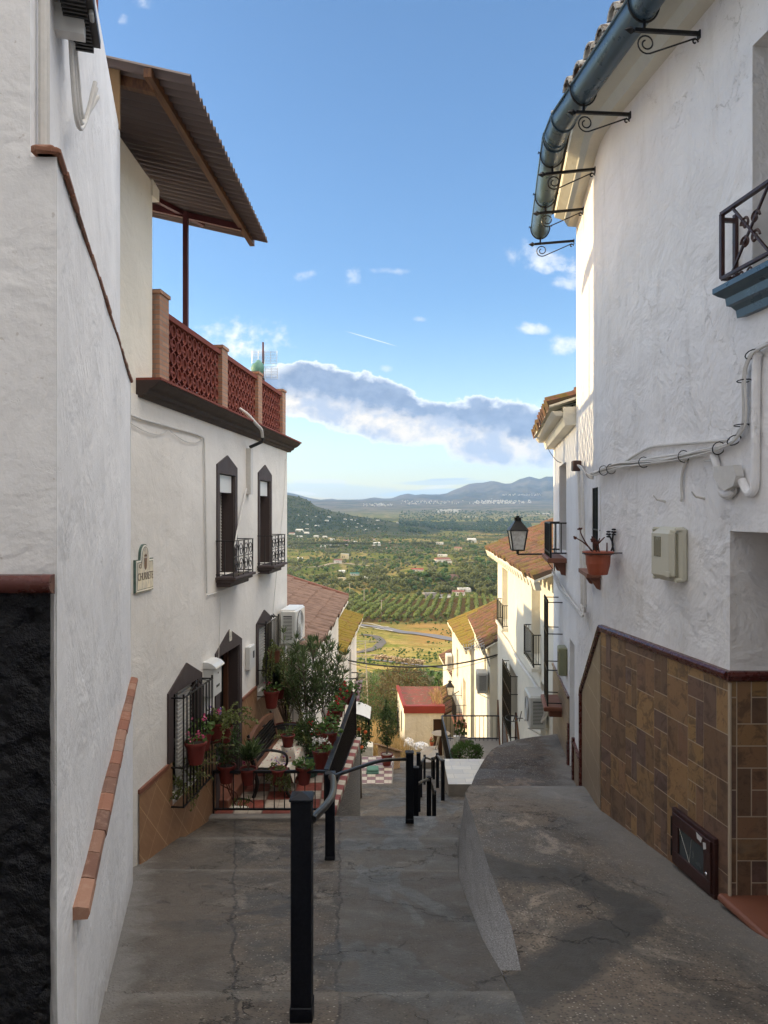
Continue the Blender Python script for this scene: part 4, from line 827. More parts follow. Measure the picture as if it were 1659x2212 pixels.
for k, (yy, zb, sp) in enumerate(((2.72, 1.50, .20), (2.78, 1.55, .14), (2.86, 1.60, .08))):
    mb = MB(L1u.fr(yy, 0)); mb.tube(curve([(-.02+k*.01, .04, 2.9), (-.015, .04, 2.0), (.02, .05, zb+.12), (.09, .06, zb), (.20+sp*.2, .07, zb+.10), (.25+sp*.3, .10, 1.80)]), .009, 8); mb.build('hose', M['cable'], t)
t = thing('downpipe', 'slim white pipes running up the near left corner above the brick coping', 'pipe', L1u.p(2.5, 1.1))
for k in range(2): mb = MB(); mb.tube([L1u.p(2.28+k*.07, 1.11, .02), L1u.p(2.28+k*.07, 6.3, .02)], .014-.004*k, 8); mb.build('pipe', M['cable'], t)
# ------------------------------------------------------------------ LEFT: two-storey house
H2 = thing('cream_house', 'two-storey cream house on the left with brown trimmed windows and a brick lattice parapet', 'house', L2.p(7, -3.45))
holes = [(9.36, 10.02, -.83, .50), (11.33, 11.97, -.83, .50), (7.80, 8.56, -3.12, -1.96), (9.37, 10.22, -3.86, -1.86), (11.25, 11.92, -2.80, -1.80)]
mb = MB(); facade(mb, L2, 6.05, 13.25, -8.5, 1.12, holes, .24); body(mb, L2, 6.05, 13.25, -8.5, 1.12, 5.5); mb.build('wall', M['cream'], H2)
# upper storey block
mb = MB(); mb.poly((L2.p(6.3, 1.03, -.02), L2.p(7.33, 1.03, -.02), L2.p(7.33, 3.32, -.02), L2.p(6.3, 3.46, -.02))); body(mb, L2, 6.3, 7.33, 1.03, 3.34, 3.0, -.02); mb.build('upper_wall', M['creamtop'], H2)
mb = MB(); mb.prism((L2.p(7.30, 3.18, .0), L2.p(7.46, 3.18, .0), L2.p(7.46, 3.30, .0), L2.p(7.30, 3.34, .0)), L2.n*-.22); mb.build('roof_corbel', M['creamtop'], H2)
# cornice
prof = [(-.03, 1.0), (.03, 1.0), (.05, 1.05), (.09, 1.07), (.10, 1.12), (.15, 1.15), (.19, 1.20), (.215, 1.245), (.215, 1.262), (-.03, 1.262)]
prof = [(o, 1.262-(1.262-z)*.62) for o, z in prof]
mb = MB(); a = [L2.p(6.95, z, o) for o, z in prof]; b = [L2.p(13.42, z, o) for o, z in prof]
ia = [mb.P(p) for p in a]; ib = [mb.P(p) for p in b]
for k in range(len(prof)): mb.face((ia[k], ia[(k+1) % len(prof)], ib[(k+1) % len(prof)], ib[k]))
mb.face(ia); mb.face(ib[::-1]); mb.build('cornice', M['cornice'], H2)
mb = MB(); mb.prism([L2.p(6.95, 1.262, .23), L2.p(6.95, 1.285, .23), L2.p(6.95, 1.285, -.3), L2.p(6.95, 1.262, -.3)], L2.t*6.52); mb.build('cornice_tile', M['lattice'], H2)
# parapet: piers and pierced clay block panels
piers = [(7.36, 7.60), (9.37, 9.60), (11.12, 11.34), (12.72, 12.95)]
for k, (a, b) in enumerate(piers):
    mb = MB(L2.fr(a, 1.285)); w = (b-a)*L2.k; mb.box(0, w, -.20, .045, 0, .83+(.10 if k == 0 else .0)); mb.build('brick_pier', M['pierbrick'], H2)
    mb = MB(L2.fr(a, 1.285)); mb.box(-.015, w+.015, -.215, .06, .832+(.10 if k == 0 else .0), .87+(.10 if k == 0 else 0)); mb.build('pier_cap', M['pierbrick'], H2)
for (a, b) in zip(piers, piers[1:]):
    y0 = a[1]+.005; y1 = b[0]-.005; Lh = (y1-y0)*L2.k; mb = MB(L2.fr(y0, 1.285)); nx = max(3, round(Lh/.155)); cw = Lh/nx; nzr = 5; ch = .74/nzr
    for i in range(nx):
        for j in range(nzr):
            cx = (i+.5)*cw; cz = (j+.5)*ch; ro, ri = .5*min(cw, ch)*1.03, .5*min(cw, ch)*.80; N_ = 12
            idx = []
            for k in range(N_):
                an = 2*PI*k/N_; idx.append([mb.P((cx+r*math.cos(an), yy, cz+r*math.sin(an))) for r, yy in ((ro, .0), (ri, .0), (ri, -.12), (ro, -.12))])
            for k in range(N_):
                p_, q_ = idx[k], idx[(k+1) % N_]
                for m_ in range(3): mb.face((p_[m_], q_[m_], q_[m_+1], p_[m_+1]))
            if (i+j) % 2 == 0: mb.box(cx-ri*.9, cx+ri*.9, -.11, -.008, cz-.012, cz+.012); mb.box(cx-.010, cx+.010, -.105, -.012, cz-ri*.9, cz+ri*.9)
            else: mb.box(cx-.009, cx+.009, -.1, -.01, cz-ri, cz+ri)
    mb.box(0, Lh, -.10, -.02, -.0, .008); mb.build('lattice_panel', M['lattice'], H2)
    mb = MB(L2.fr(y0, 1.285)); mb.box(0, Lh, -.16, .03, .742, .80); mb.build('parapet_coping', M['lattice'], H2)
# wainscot
mb = MB(); zt0 = -2.67
mb.poly((L2.p(6.95, -9, .014), L2.p(7.78, -9, .014), L2.p(7.78, zt0, .014), L2.p(6.95, zt0, .014)))
for (a, b, c, d) in ((7.78, 8.58, -9, -3.14), (8.58, 9.28, -9, zt0), (9.28, 10.30, -9, -3.8), (10.30, 11.16, -9, zt0), (11.16, 12.0, -9, -2.9), (12.0, 13.25, -9, zt0)):
    mb.poly((L2.p(a, c, .014), L2.p(b, c, .014), L2.p(b, d, .014), L2.p(a, d, .014)))
mb.build('tile_wainscot', M['tantile'], H2)
mb = MB()
for (a, b) in ((6.95, 7.66), (8.70, 9.19), (10.36, 11.11), (12.02, 13.25)): mb.M = L2.fr(a, zt0); mb.box(0, (b-a)*L2.k, .0, .026, -.03, .012)
mb.build('wainscot_trim', M['terracotta'], H2)
def surround(parent, pl, ya, yb, za, ztop, zap, oa, ob, oz, proud=.018, yap=None):
    """painted surround: outer ya..yb, feet at za, shoulders ztop, apex zap; opening oa..ob up to oz"""
    mb = MB(); ym = yap if yap is not None else (ya+yb)/2; n = pl.n
    for poly in ([(ya, za), (oa, za), (oa, oz), (ya, oz)], [(ob, za), (yb, za), (yb, oz), (ob, oz)], [(ya, oz), (yb, oz), (yb, ztop), (ym, zap), (ya, ztop)]):
        mb.prism([pl.p(y, z, proud) for y, z in poly], n*-(proud+.0-.001))
    for (q, r) in (((oa, za), (oa, oz)), ((ob, za), (ob, oz)), ((oa, oz), (ob, oz))):
        mb.poly((pl.p(*q, proud), pl.p(*r, proud), pl.p(*r, -.16), pl.p(*q, -.16))) if False else None
    mb.build('surround', M['darkbrown'], parent)
    mb = MB(); e = .004
    mb.poly((pl.p(oa+e, za), pl.p(oa+e, oz), pl.p(oa+e, oz, -.2), pl.p(oa+e, za, -.2))); mb.poly((pl.p(ob-e, za), pl.p(ob-e, oz), pl.p(ob-e, oz, -.2), pl.p(ob-e, za, -.2)))
    mb.poly((pl.p(oa, oz-e), pl.p(ob, oz-e), pl.p(ob, oz-e, -.2), pl.p(oa, oz-e, -.2))); mb.build('reveal_paint', M['darkbrown'], parent)
def scroll(mb, cx, cz, y, s, flip=1, turns=1.4, r=.004):
    pts = []
    for k in range(22):
        a = k/21*turns*2*PI; q = s*(1-k/26); pts.append((cx+flip*q*math.cos(a), y, cz+q*math.sin(a)))
    mb.tube(pts, r, 4, False)
def window_upper(ya, yb, oa, ob):
    w = MB(); w.M = L2.fr(oa, -.83); Lw = (ob-oa)*L2.k; w.box(0, Lw, -.235, -.20, 0, 1.33); win = w.build('window', M['window'], H2)
    surround(win, L2, ya, yb, -.83, .61, .755, oa, ob, .50)
    w = MB(L2.fr(oa, -.83)); w.box(.03, Lw-.03, -.10, -.03, 1.09, 1.32); w.build('shutter_box', M['plasticwhite'], win)
    w = MB(L2.fr(oa, -.83))
    for i in range(26): z = .02+i*.042; w.prism([(Lw*.5, -.185, z), (Lw*.5, -.165, z), (Lw*.5, -.175, z+.038), (Lw*.5, -.19, z+.038)], (Lw*.46, 0, 0))
    w.build('louvred_shutter', M['slat'], win)
    w = MB(L2.fr(oa, -.83)); w.box(0, .03, -.2, -.16, 0, 1.1); w.box(Lw*.47, Lw*.5, -.2, -.16, 0, 1.1); w.build('frame', M['darkbrown'], win)
    w = MB(L2.fr(ya-.04, -.83)); Ls = (yb-ya+.08)*L2.k
    w.bbox(0, Ls, 0, .27, -.035, .0, .006); w.bbox(.02, Ls-.02, 0, .23, -.075, -.036, .006); w.bbox(.05, Ls-.05, 0, .18, -.13, -.076, .006); w.build('sill', M['darkbrown'], win)
    w = MB(L2.fr(ya-.01, -.83)); Lr = (yb-ya+.02)*L2.k; h = .46
    for z in (.03, h*.55, h): w.bar((0, .23, z), (Lr, .23, z), .014 if z < h else .022, .012)
    for x in (0, Lr):
        w.bar((x, .23, 0), (x, .23, h+.0), .014); w.bar((x, 0, h), (x, .23, h), .02, .012); w.bar((x, 0, .03), (x, .23, .03), .012); w.bar((x, .115, .03), (x, .115, h), .01)
    for k in range(4):
        cx = Lr*(k+.5)/4; w.bar((cx+Lr/8, .23, 0), (cx+Lr/8, .23, h), .009) if k < 3 else None
        scroll(w, cx, h*.30, .23, Lr/9, 1 if k % 2 else -1, r=.006); scroll(w, cx, h*.72, .23, Lr/9, -1 if k % 2 else 1, r=.006)
    w.build('balconet_railing', M['iron'], win)
    return win
window_upper(9.26, 10.13, 9.36, 10.02); window_upper(11.24, 12.07, 11.33, 11.97)
def window_grille(ya, yb, oa, ob, zb, zt_, zsh, zap, proj, ga, gb, gz0, gz1, yap, shutter=True):
    w = MB(L2.fr(oa, zb)); Lw = (ob-oa)*L2.k; hh = zt_-zb; w.box(0, Lw, -.235, -.20, 0, hh); win = w.build('window', M['window'], H2)
    surround(win, L2, ya, yb, max(zb, zt0), zsh, zap, oa, ob, zt_, yap=yap)
    w = MB(L2.fr(oa, zb))
    for i in range(int(hh/.045)): z = i*.045; w.prism([(Lw*.42, -.09, z), (Lw*.42, -.06, z+.006), (Lw*.42, -.06, z+.030), (Lw*.42, -.09, z+.042)], (Lw*.56, 0, 0))
    w.build('roller_shutter', M['slat'], win)
    w = MB(L2.fr(ga, gz0)); Lg = (gb-ga)*L2.k; hg = gz1-gz0; nb = 9
    for i in range(nb+1): x = Lg*i/nb; w.bar((x, proj, 0), (x, proj, hg), .013)
    for z in (0, hg*.36, hg): w.bar((-.01, proj, z), (Lg+.01, proj, z), .02, .010)
    for x in (0, Lg):
        for z in (0, hg*.36, hg): w.bar((x, 0, z), (x, proj+.01, z), .014)
        w.tube([(x, proj, hg), (x, proj, hg+.04)], .012, 6)
    scroll(w, Lg*.42, hg+.05, proj, .05, 1, 1.2, .006); scroll(w, Lg*.58, hg+.05, proj, .05, -1, 1.2, .006); w.bar((Lg*.12, proj, hg), (Lg*.45, proj, hg+.09), .009); w.bar((Lg*.88, proj, hg), (Lg*.55, proj, hg+.09), .009)
    w.build('iron_grille', M['iron'], win); return win
window_grille(7.66, 8.70, 7.80, 8.56, -3.12, -1.96, -1.92, -1.70, .15, 7.74, 8.66, -3.14, -1.98, 8.2)
window_grille(11.13, 12.02, 11.25, 11.92, -2.80, -1.80, -1.72, -1.56, .15, 11.18, 11.98, -2.84, -1.72, 11.6)
w = MB(L2.fr(9.37, -3.86)); Lw = .85*L2.k; w.box(0, Lw, -.235, -.215, 0, 2.0); dr = w.build('door', M['dark'], H2)
surround(dr, L2, 9.2, 10.35, -3.86, -1.80, -1.58, 9.37, 10.22, -1.86, yap=9.78)
w = MB(L2.fr(9.37, -3.86)); w.box(.0, .05, -.2, -.14, 0, 2.0); w.box(Lw-.05, Lw, -.2, -.14, 0, 2.0); w.build('door_frame', M['woodbench'], dr)
w = MB(L2.fr(9.37, -3.86)); w.bbox(-.05, Lw+.05, -.2, .14, 0, .17, .01); w.build('doorstep', M['terracotta'], dr)
def text_mesh(mb, s, size, Mx, depth=.003):
    cu = bpy.data.curves.new('tmp', 'FONT'); cu.body = s; cu.size = size; cu.align_x = 'CENTER'; cu.extrude = depth; ob = bpy.data.objects.new('tmp', cu); COL.objects.link(ob)
    dg = bpy.context.evaluated_depsgraph_get(); me = bpy.data.meshes.new_from_object(ob.evaluated_get(dg)); b0 = len(mb.v)
    for v in me.vertices: mb.v.append(Mx @ v.co)
    for p in me.polygons: mb.face([b0+i for i in p.vertices])
    bpy.data.objects.remove(ob); bpy.data.curves.remove(cu); bpy.data.meshes.remove(me)
def wallframe(pl, Y, z, off):   # x = viewer's right, y = up, z = out of the wall
    right = pl.t if pl.side == 1 else -pl.t
    o = pl.p(Y, z, off); n = pl.n; return Matrix(((right.x, 0, n.x, o.x), (right.y, 0, n.y, o.y), (0, 1, 0, o.z), (0, 0, 0, 1)))
sg = thing('street_sign', 'ceramic street sign with arched top and crest reading c/ CHURRETE', 'street sign', L2.p(7.06, -.55))
Wf = wallframe(L2, 7.055, -.77, .0)
def sgn(s, rings=12):   # outline scaled in by s
    hw = .205-s; pts = [(-hw, s), (hw, s), (hw, .315-s), (.105-s*.6, .315-s)]
    for k in range(rings+1): a = k/rings*PI; pts.append(((.098-s)*math.cos(a), .355+(.105-s)*math.sin(a)))
    pts += [(-.105+s*.6, .315-s), (-hw, .315-s)]; return pts
mb = MB(Wf); mb.prism([(x, y, 0) for x, y in sgn(0)], (0, 0, .0219)); mb.build('green_border', M['signgreen'], sg)
mb = MB(Wf); mb.prism([(x, y, .022) for x, y in sgn(.010)], (0, 0, .006)); mb.build('white_rim', M['number'], sg)
mb = MB(Wf); mb.prism([(x, y, .028) for x, y in sgn(.024)], (0, 0, .0015)); mb.build('green_line', M['signgreen'], sg)
mb = MB(Wf); mb.prism([(x, y, .0295) for x, y in sgn(.030)], (0, 0, .0015)); mb.build('face', M['signwhite'], sg)
mb = MB(); text_mesh(mb, 'CHURRETE', .078, Wf @ Matrix.Translation((0, .115, .032)) @ Matrix.Scale(.92, 4, (1, 0, 0)) @ Matrix.Scale(1.35, 4, (0, 1, 0)), .001); text_mesh(mb, 'c/', .09, Wf @ Matrix.Translation((-.115, .232, .032)), .001); mb.build('lettering', M['signink'], sg)
mb = MB(Wf); mb.prism([(-.030, .325, .031), (.030, .325, .031), (.030, .25, .031), (.018, .222, .031), (0, .21, .031), (-.018, .222, .031), (-.030, .25, .031)], (0, 0, .002))
for k in range(5): x = -.024+k*.012; mb.prism([(x-.006, .338, .031), (x+.006, .338, .031), (x, .366-.004*abs(k-2), .031)], (0, 0, .002))
mb.build('crest', M['signcrest'], sg)
npl = thing('number_plate', 'small white house number 1 above the dark doorway', 'house number', L2.p(9.78, -1.72)); Wn = wallframe(L2, 9.78, -1.735, .019)
mb = MB(Wn); mb.bbox(-.05, .05, 0, .15, 0, .012, .003); mb.build('plate', M['number'], npl); mb = MB(); text_mesh(mb, '1', .15, Wn @ Matrix.Translation((0, .022, .0125)), .001); mb.build('numeral', M['signink'], npl)
bx_ = thing('mailbox', 'white metal mailbox with curved lid beside the dark doorway', 'mailbox', L2.p(8.78, -2.24)); Wm = L2.fr(8.78, -2.24)
mb = MB(Wm); mb.bbox(0, .30, .0, .13, 0, .34, .006); mb.build('box', M['plasticwhite'], bx_)
mb = MB(Wm); mb.prism([(-.015, 0, .345), (-.015, .165, .345), (-.015, .16, .365), (-.015, .12, .40), (-.015, .06, .422), (-.015, 0, .425)], (.33, 0, 0)); mb.build('lid', M['plasticwhite'], bx_)
mb = MB(Wm); mb.box(.09, .21, .13, .135, .10, .13); mb.tube([(.15, .13, .27), (.15, .14, .27)], .012, 8); mb.build('lock', M['chrome'], bx_)
mt = thing('meter_box', 'small white meter box on the cream wall right of the dark doorway', 'meter box', L2.p(10.55, -2.3)); Wm = L2.fr(10.56, -2.30)
mb = MB(Wm); mb.bbox(0, .27, 0, .075, 0, .34, .01); mb.build('case', M['plasticwhite'], mt); mb = MB(Wm); mb.box(.15, .22, .075, .079, .15, .25); mb.build('display', M['vent'], mt)
ac_unit('air_conditioner', 'white air conditioner bracketed to the far end of the cream house above the oleanders', L2.fr(12.45, -2.27), .76, .27, .58, 'plasticwhite')
# canopy
cn = thing('corrugated_canopy', 'brown corrugated lean-to roof on a maroon post over the left roof terrace', 'canopy', (-2.2, 8.35, 2.1))
ca = Vector((-1.50, 5.62, 3.37)); cb = Vector((-1.43, 8.95, 3.33)); da = Vector((-2.75, .0, .62))
mb = MB(); nxx = 118
def cp(a, k):
    p = ca+(cb-ca)*a + da*k; return p+Vector((0, 0, .030*math.sin(a*2*PI*nxx/3.8)))
mb.grid(cp, fr_(0, 1, nxx*3), fr_(0, 1, 3)); mb.build('corrugated_sheet', M['sheet'], cn)
def cpt(a, k, dz=-.045): p = ca+(cb-ca)*a+da*k; return p+Vector((0, 0, dz))
mb = MB(); mb.bar(cpt(.0, .12), cpt(1.02, .075), .06, .07); mb.build('purlin', M['timber'], cn)
mb = MB(); mb.bar(cpt(.06, .12, -.06), cpt(.06, .9, -.06), .06, .08); mb.build('rafter', M['timber'], cn)
mb = MB(); mb.bar(cpt(.86, .08, -.07), cpt(.86, .95, -.07), .05, .07); mb.build('rafter', M['redsteel'], cn)
mb = MB(); mb.bar(cpt(.70, .5, -.06), cpt(.92, .26, -.06), .05, .05); mb.build('diagonal_strut', M['redsteel'], cn)
pb = L2.p(8.36, 2.09, -.06); mb = MB(); mb.bar(pb, (pb.x, pb.y, 3.45), .055); mb.build('post', M['redsteel'], cn)
mb = MB(); a = cpt(.03, .27, -.02); mb.bbox(a.x-.16, a.x+.16, a.y, a.y+.02, a.z-.50, a.z-.02, .004); mb.build('board', M['board'], cn)
# roof antenna
an = thing('tv_antenna', 'grid TV antenna on a rusty mast with a green bag, behind the lattice parapet', 'antenna', (-2.33, 14.0, 1.2))
mb = MB(); mb.tube([(-2.33, 14, .6), (-2.33, 14, 3.27)], .018, 8); mb.build('mast', M['redsteel'], an)
mb = MB()
for (x0, x1, z0, z1, n) in ((-2.54, -2.06, 2.86, 3.10, 9), (-2.52, -2.05, 2.56, 2.80, 9)):
    for i in range(n): z = z0+(z1-z0)*i/(n-1); mb.tube([(x0, 13.98+.03*i/n, z), (x1, 13.98+.03*i/n, z)], .0035, 4)
    for x in (x0, x0+.12, (x0+x1)/2, x1-.12, x1): mb.tube([(x, 13.98, z0), (x, 14.0, z1)], .0045, 4)
mb.build('reflector_grid', M['antenna'], an)
mb = MB(); mb.lathe([(.01, 0), (.10, .03), (.13, .12), (.11, .2), (.05, .26), (.02, .30)], 9, (-2.42, 13.93, 2.62)); mb.v = [p+Vector((.03*nz_(p.x*9, p.z*9), .02*nz_(p.z*11, p.x*7), .03*nz_(p.x*13, p.z*5))) for p in mb.v]; mb.build('green_bag', M['greenbag'], an, smooth=True)
mb = MB(); mb.tube(curve([(-2.33, 13.97, 2.5), (-2.2, 13.95, 2.3), (-2.16, 13.95, 2.1), (-2.22, 13.95, 1.9)]), .006, 5); mb.box(-2.37, -2.29, 13.9, 13.96, 2.46, 2.56); mb.build('cable', M['cableblack'], an)
# cables on the cream house
def cab(name, label, pl, uv, r, mat='cable', off=.02, cat='cable', n=5, smooth=True):
    t = thing(name, label, cat, pl.hit(*uv[0], off)); mb = MB(); mb.tube(curve([pl.hit(u, v, off) for u, v in uv], n) if smooth else [pl.hit(u, v, off) for u, v in uv], r, 6); mb.build('cable_run', M[mat], t); return t
def z2(x, y): return ((300+x/1.843)/1.507, (1250+y/1.843)/1.507)
cab('wall_cable', 'white cable conduit along and down the cream wall above the street sign', L2, [z2(*q) for q in ((212, 180), (300, 212), (400, 240), (500, 268), (600, 295), (660, 318), (672, 350), (674, 450), (678, 600), (680, 800), (684, 1000), (688, 1255))], .011)
cab('wall_cable', 'thin white cable sagging under the brown cornice of the cream house', L2, [z2(*q) for q in ((215, 225), (300, 275), (370, 300), (430, 293), (460, 275), (490, 300), (560, 345), (620, 352), (662, 335))], .004)
cab('wall_cable', 'white cable rising from the sign side below the two upper windows', L2, [z2(*q) for q in ((690, 1270), (760, 1245), (860, 1200), (930, 1165), (1010, 1125), (1100, 1075), (1165, 1052))], .008)
cab('wall_cable', 'thin cable running down beside the doorway of the cream house', L2, [(476, 1290), (475, 1340), (473, 1400), (470, 1490)], .004)
cab('wall_cable', 'pale cables down the far corner of the cream house', L2, [z2(*q) for q in ((1160, 450), (1150, 700), (1130, 900), (1105, 1150), (1085, 1380))], .006)
dp = thing('downpipe', 'white roof pipe crossing the cornice and ending between the two upper windows', 'pipe', L2.hit(*z2(930, 370)))
mb = MB(); mb.tube(curve([L2.hit(*z2(885, 148), .04), L2.hit(*z2(935, 185), .16), L2.hit(*z2(985, 240), .25), L2.hit(*z2(1015, 275), .27), L2.hit(*z2(1022, 318), .26)]), .022, 8); mb.build('upper_pipe', M['cable'], dp)
mb = MB(); mb.tube([L2.hit(*z2(1022, 318), .25), L2.hit(*z2(1022, 345), .24), L2.hit(*z2(945, 380), .05)], .026, 8); mb.build('black_elbow', M['cableblack'], dp)
mb = MB(L2.fr(L2.hit(*z2(930, 400)).y, 0)); mb.box(-.06, .07, 0, .07, .26, .93); mb.build('flat_duct', M['cable'], dp)
mb = MB(); mb.tube([L2.hit(*z2(925, 625), .03), L2.hit(*z2(870, 880), .03), L2.hit(*z2(855, 980), .1)], .012, 8); mb.build('lower_pipe', M['cable'], dp)
# ------------------------------------------------------------------ tile roofs
def tileroof(mb, A, B, up, wid=.28, course=.40, amp=.105, lip=.05, ns=7, jitter=.035, conv=.5):
    A, B, up = Vector(A), Vector(B), Vector(up); L = (B-A).length; e = (B-A).normalized(); un = up.normalized(); n = e.cross(un); n = n if n.z > 0 else -n; nc = max(1, int(L/wid)); W_ = L/nc; H_ = up.length; nk = max(1, int(round(H_/course)))
    ss = fr_(0, nc, nc*ns); jit = [[R.uniform(-jitter, jitter)*(2.2 if R.random() < .06 else 1) for _ in range(nk+2)] for _ in range(nc+1)]
    ts = [(-1, 0.0, -lip)]
    for k in range(nk):
        ts.append((k, k*H_/nk, .028)); ts.append((k, (k+1)*H_/nk-.004, -.0))
    idx = []
    for s_ in ss:
        f = s_-math.floor(s_+1e-9); c = abs(math.sin(PI*f))**.7; row = []
        for (k, t_, dz) in ts:
            ci = min(nc, int(s_)); j = jit[ci][max(0, k)]
            row.append(mb.P(A+e*(s_*W_)+un*(t_+j*.6)+n*((amp*(c*1.7-.6) if k >= 0 else 0)+dz+j*.35)))
        idx.append(row)
    for i in range(len(ss)-1):
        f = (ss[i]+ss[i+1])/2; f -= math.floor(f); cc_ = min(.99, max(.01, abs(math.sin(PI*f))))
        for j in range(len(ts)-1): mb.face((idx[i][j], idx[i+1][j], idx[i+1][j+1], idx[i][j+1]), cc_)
    return mb
def eaves(mb, A, B, wid=.23, h=.10, d=.10, out=Vector((1, 0, 0))):
    A, B = Vector(A), Vector(B); L = (B-A).length; e = (B-A).normalized(); n = int(L/wid)
    for i in range(n):
        p = A+e*((i+.08)*L/n)-Vector((0, 0, .04)); w = e*(L/n*.80)
        mb.prism([p, p+w, p+w*.82-Vector((0, 0, h))+out*(-d), p+w*.18-Vector((0, 0, h))+out*(-d)], out*-.12)
def rowhouse(name, label, pl, Y0, Y1, zb, ze, D, over, rise, roofmat, wallmat, holes, tile=.30, course=.42, gable=True, yov=.12, teeth=True):
    t = thing(name, label, 'house', pl.p(Y0, zb)); mb = MB(); facade(mb, pl, Y0, Y1, zb, ze, holes, .30)
    for Y in (Y0, Y1): mb.poly((pl.p(Y, zb), pl.p(Y, zb, -D), pl.p(Y, ze+rise-.05, -D), pl.p(Y, ze)))
    mb.poly((pl.p(Y0, zb, -D), pl.p(Y1, zb, -D), pl.p(Y1, ze+rise-.05, -D), pl.p(Y0, ze+rise-.05, -D))); mb.build('wall', M[wallmat], t)
    mb = MB(); a = pl.p(Y0-yov, ze-over*rise/D+.09, over); b = pl.p(Y1+yov, ze-over*rise/D+.09, over); up = (pl.p(Y0-yov, ze+rise+.09, -D)-a)
    tileroof(mb, a, b, up, tile, course); mb.build('roof', M[roofmat], t)
    mb = MB(); dn_ = Vector((0, 0, -.075)); nn = up.normalized(); mb.prism([a+dn_*.4, b+dn_*.4, b+dn_, a+dn_], up-Vector((0, 0, .02)))
    if teeth: eaves(mb, a+Vector((0, 0, -.03)), b+Vector((0, 0, -.03)), tile, .17, .05, pl.n)
    mb.build('eaves', M['sunwhite'], t)
    return t
t3 = rowhouse('row_house', 'low white house behind the cream house with a plain brown tiled roof', L3, 13.45, 21.2, -9, -2.58, 4.6, .28, 1.5, 'browntileroof', 'cream', [(16.2, 16.9, -4.1, -3.2), (18.3, 18.9, -4.1, -3.2)], .27, .42, teeth=False)
mb = MB(); p = L3.p(21.32, -2.50, .28); q = L3.p(21.32, -.95, -4.6)
for k in range(14): a = p.lerp(q, k/14); b = p.lerp(q, (k+1)/14+.01); mb.tube([a+Vector((0, -.06, .05)), b+Vector((0, -.06, .065))], [.06, .05], 8)
mb.build('verge_tiles', M['terracotta'], t3)
for (a, b) in ((16.2, 16.9), (18.3, 18.9)): mb = MB(L3.fr(a, -4.1)); mb.box(0, b-a, -.29, -.25, 0, .9); mb.build('window', M['slat'], t3)
# unseen rear block, added and sized to shade the sunlit house opposite
mb = MB(); mb.box(-9.5, -5.2, 13.6, 20.0, -6, -.75); mb.build('unseen_shade_storey', M['cream'], t3)
t4 = rowhouse('row_house', 'white house with a yellow lichen covered roof at the end of the left row', L4, 21.5, 28.8, -11, -4.2, 4.5, .25, 1.5, 'yellowmoss', 'cream', [(23.0, 23.6, -6.8, -5.2), (25.6, 26.4, -6.6, -5.0)], .34, .42)
for (a, b, c, d) in [(23.0, 23.6, -6.8, -5.2), (25.6, 26.4, -6.6, -5.0)]: mb = MB(L4.fr(a, c)); mb.box(0, b-a, -.29, -.25, 0, d-c); wn = mb.build('window', M['window'], t4)
mb = MB(L4.fr(25.5, -6.7))
for i in range(9): mb.bar((i*.12, .25, 0), (i*.12, .25, .85), .02)
for z in (0, .85): mb.bar((0, .25, z), (.98, .25, z), .03); mb.bar((0, 0, z), (0, .25, z), .03); mb.bar((.98, 0, z), (.98, .25, z), .03)
mb.build('balconet_railing', M['iron'], t4)
# ------------------------------------------------------------------ RIGHT: near white house with brown tile wainscot
YB = 6.98; YE = 9.15; YN = -7.0
r1 = thing('white_house', 'tall cracked white house on the right with brown tile wainscot and blue gutter', 'house', R1.p(6, -2.8))
holes1 = [(3.2, 4.95, -2.61, -.13), (3.3, 4.71, 1.45, 3.02)]
def rcorner(Y, z):   # rounded outside bend between the two faces
    return None
mb = MB(); facade(mb, R1, YN, YB-.25, -3.4, 3.72, holes1, .55); facade(mb, R1b, YB+.25, YE, -4.2, 3.72, [(7.10, 7.68, -.60, .25)], .06)
pA, pB, pM = R1.p(YB-.25, 0), R1b.p(YB+.25, 0), R1.p(YB, 0)
mb.grid(lambda t, z: ((1-t)**2*pA.x+2*t*(1-t)*pM.x+t*t*pB.x, (1-t)**2*pA.y+2*t*(1-t)*pM.y+t*t*pB.y, z), fr_(0, 1, 8), (-4.2, -.6, .3, 3.72))
mb.poly((R1b.p(YE, -5), R1b.p(YE, 3.72), (8, YE, 3.72), (8, YE, -5))); mb.poly((R1.p(YN, 3.72), (8, YN, 3.72), (8, YN, -4), R1.p(YN, -4)))
mb.poly((R1.p(YN, 3.72), R1.p(YB-.25, 3.72), R1b.p(YB+.25, 3.72), R1b.p(YE, 3.72), (8, YE, 3.72), (8, YN, 3.72)))
mb.build('wall', M['white'], r1)
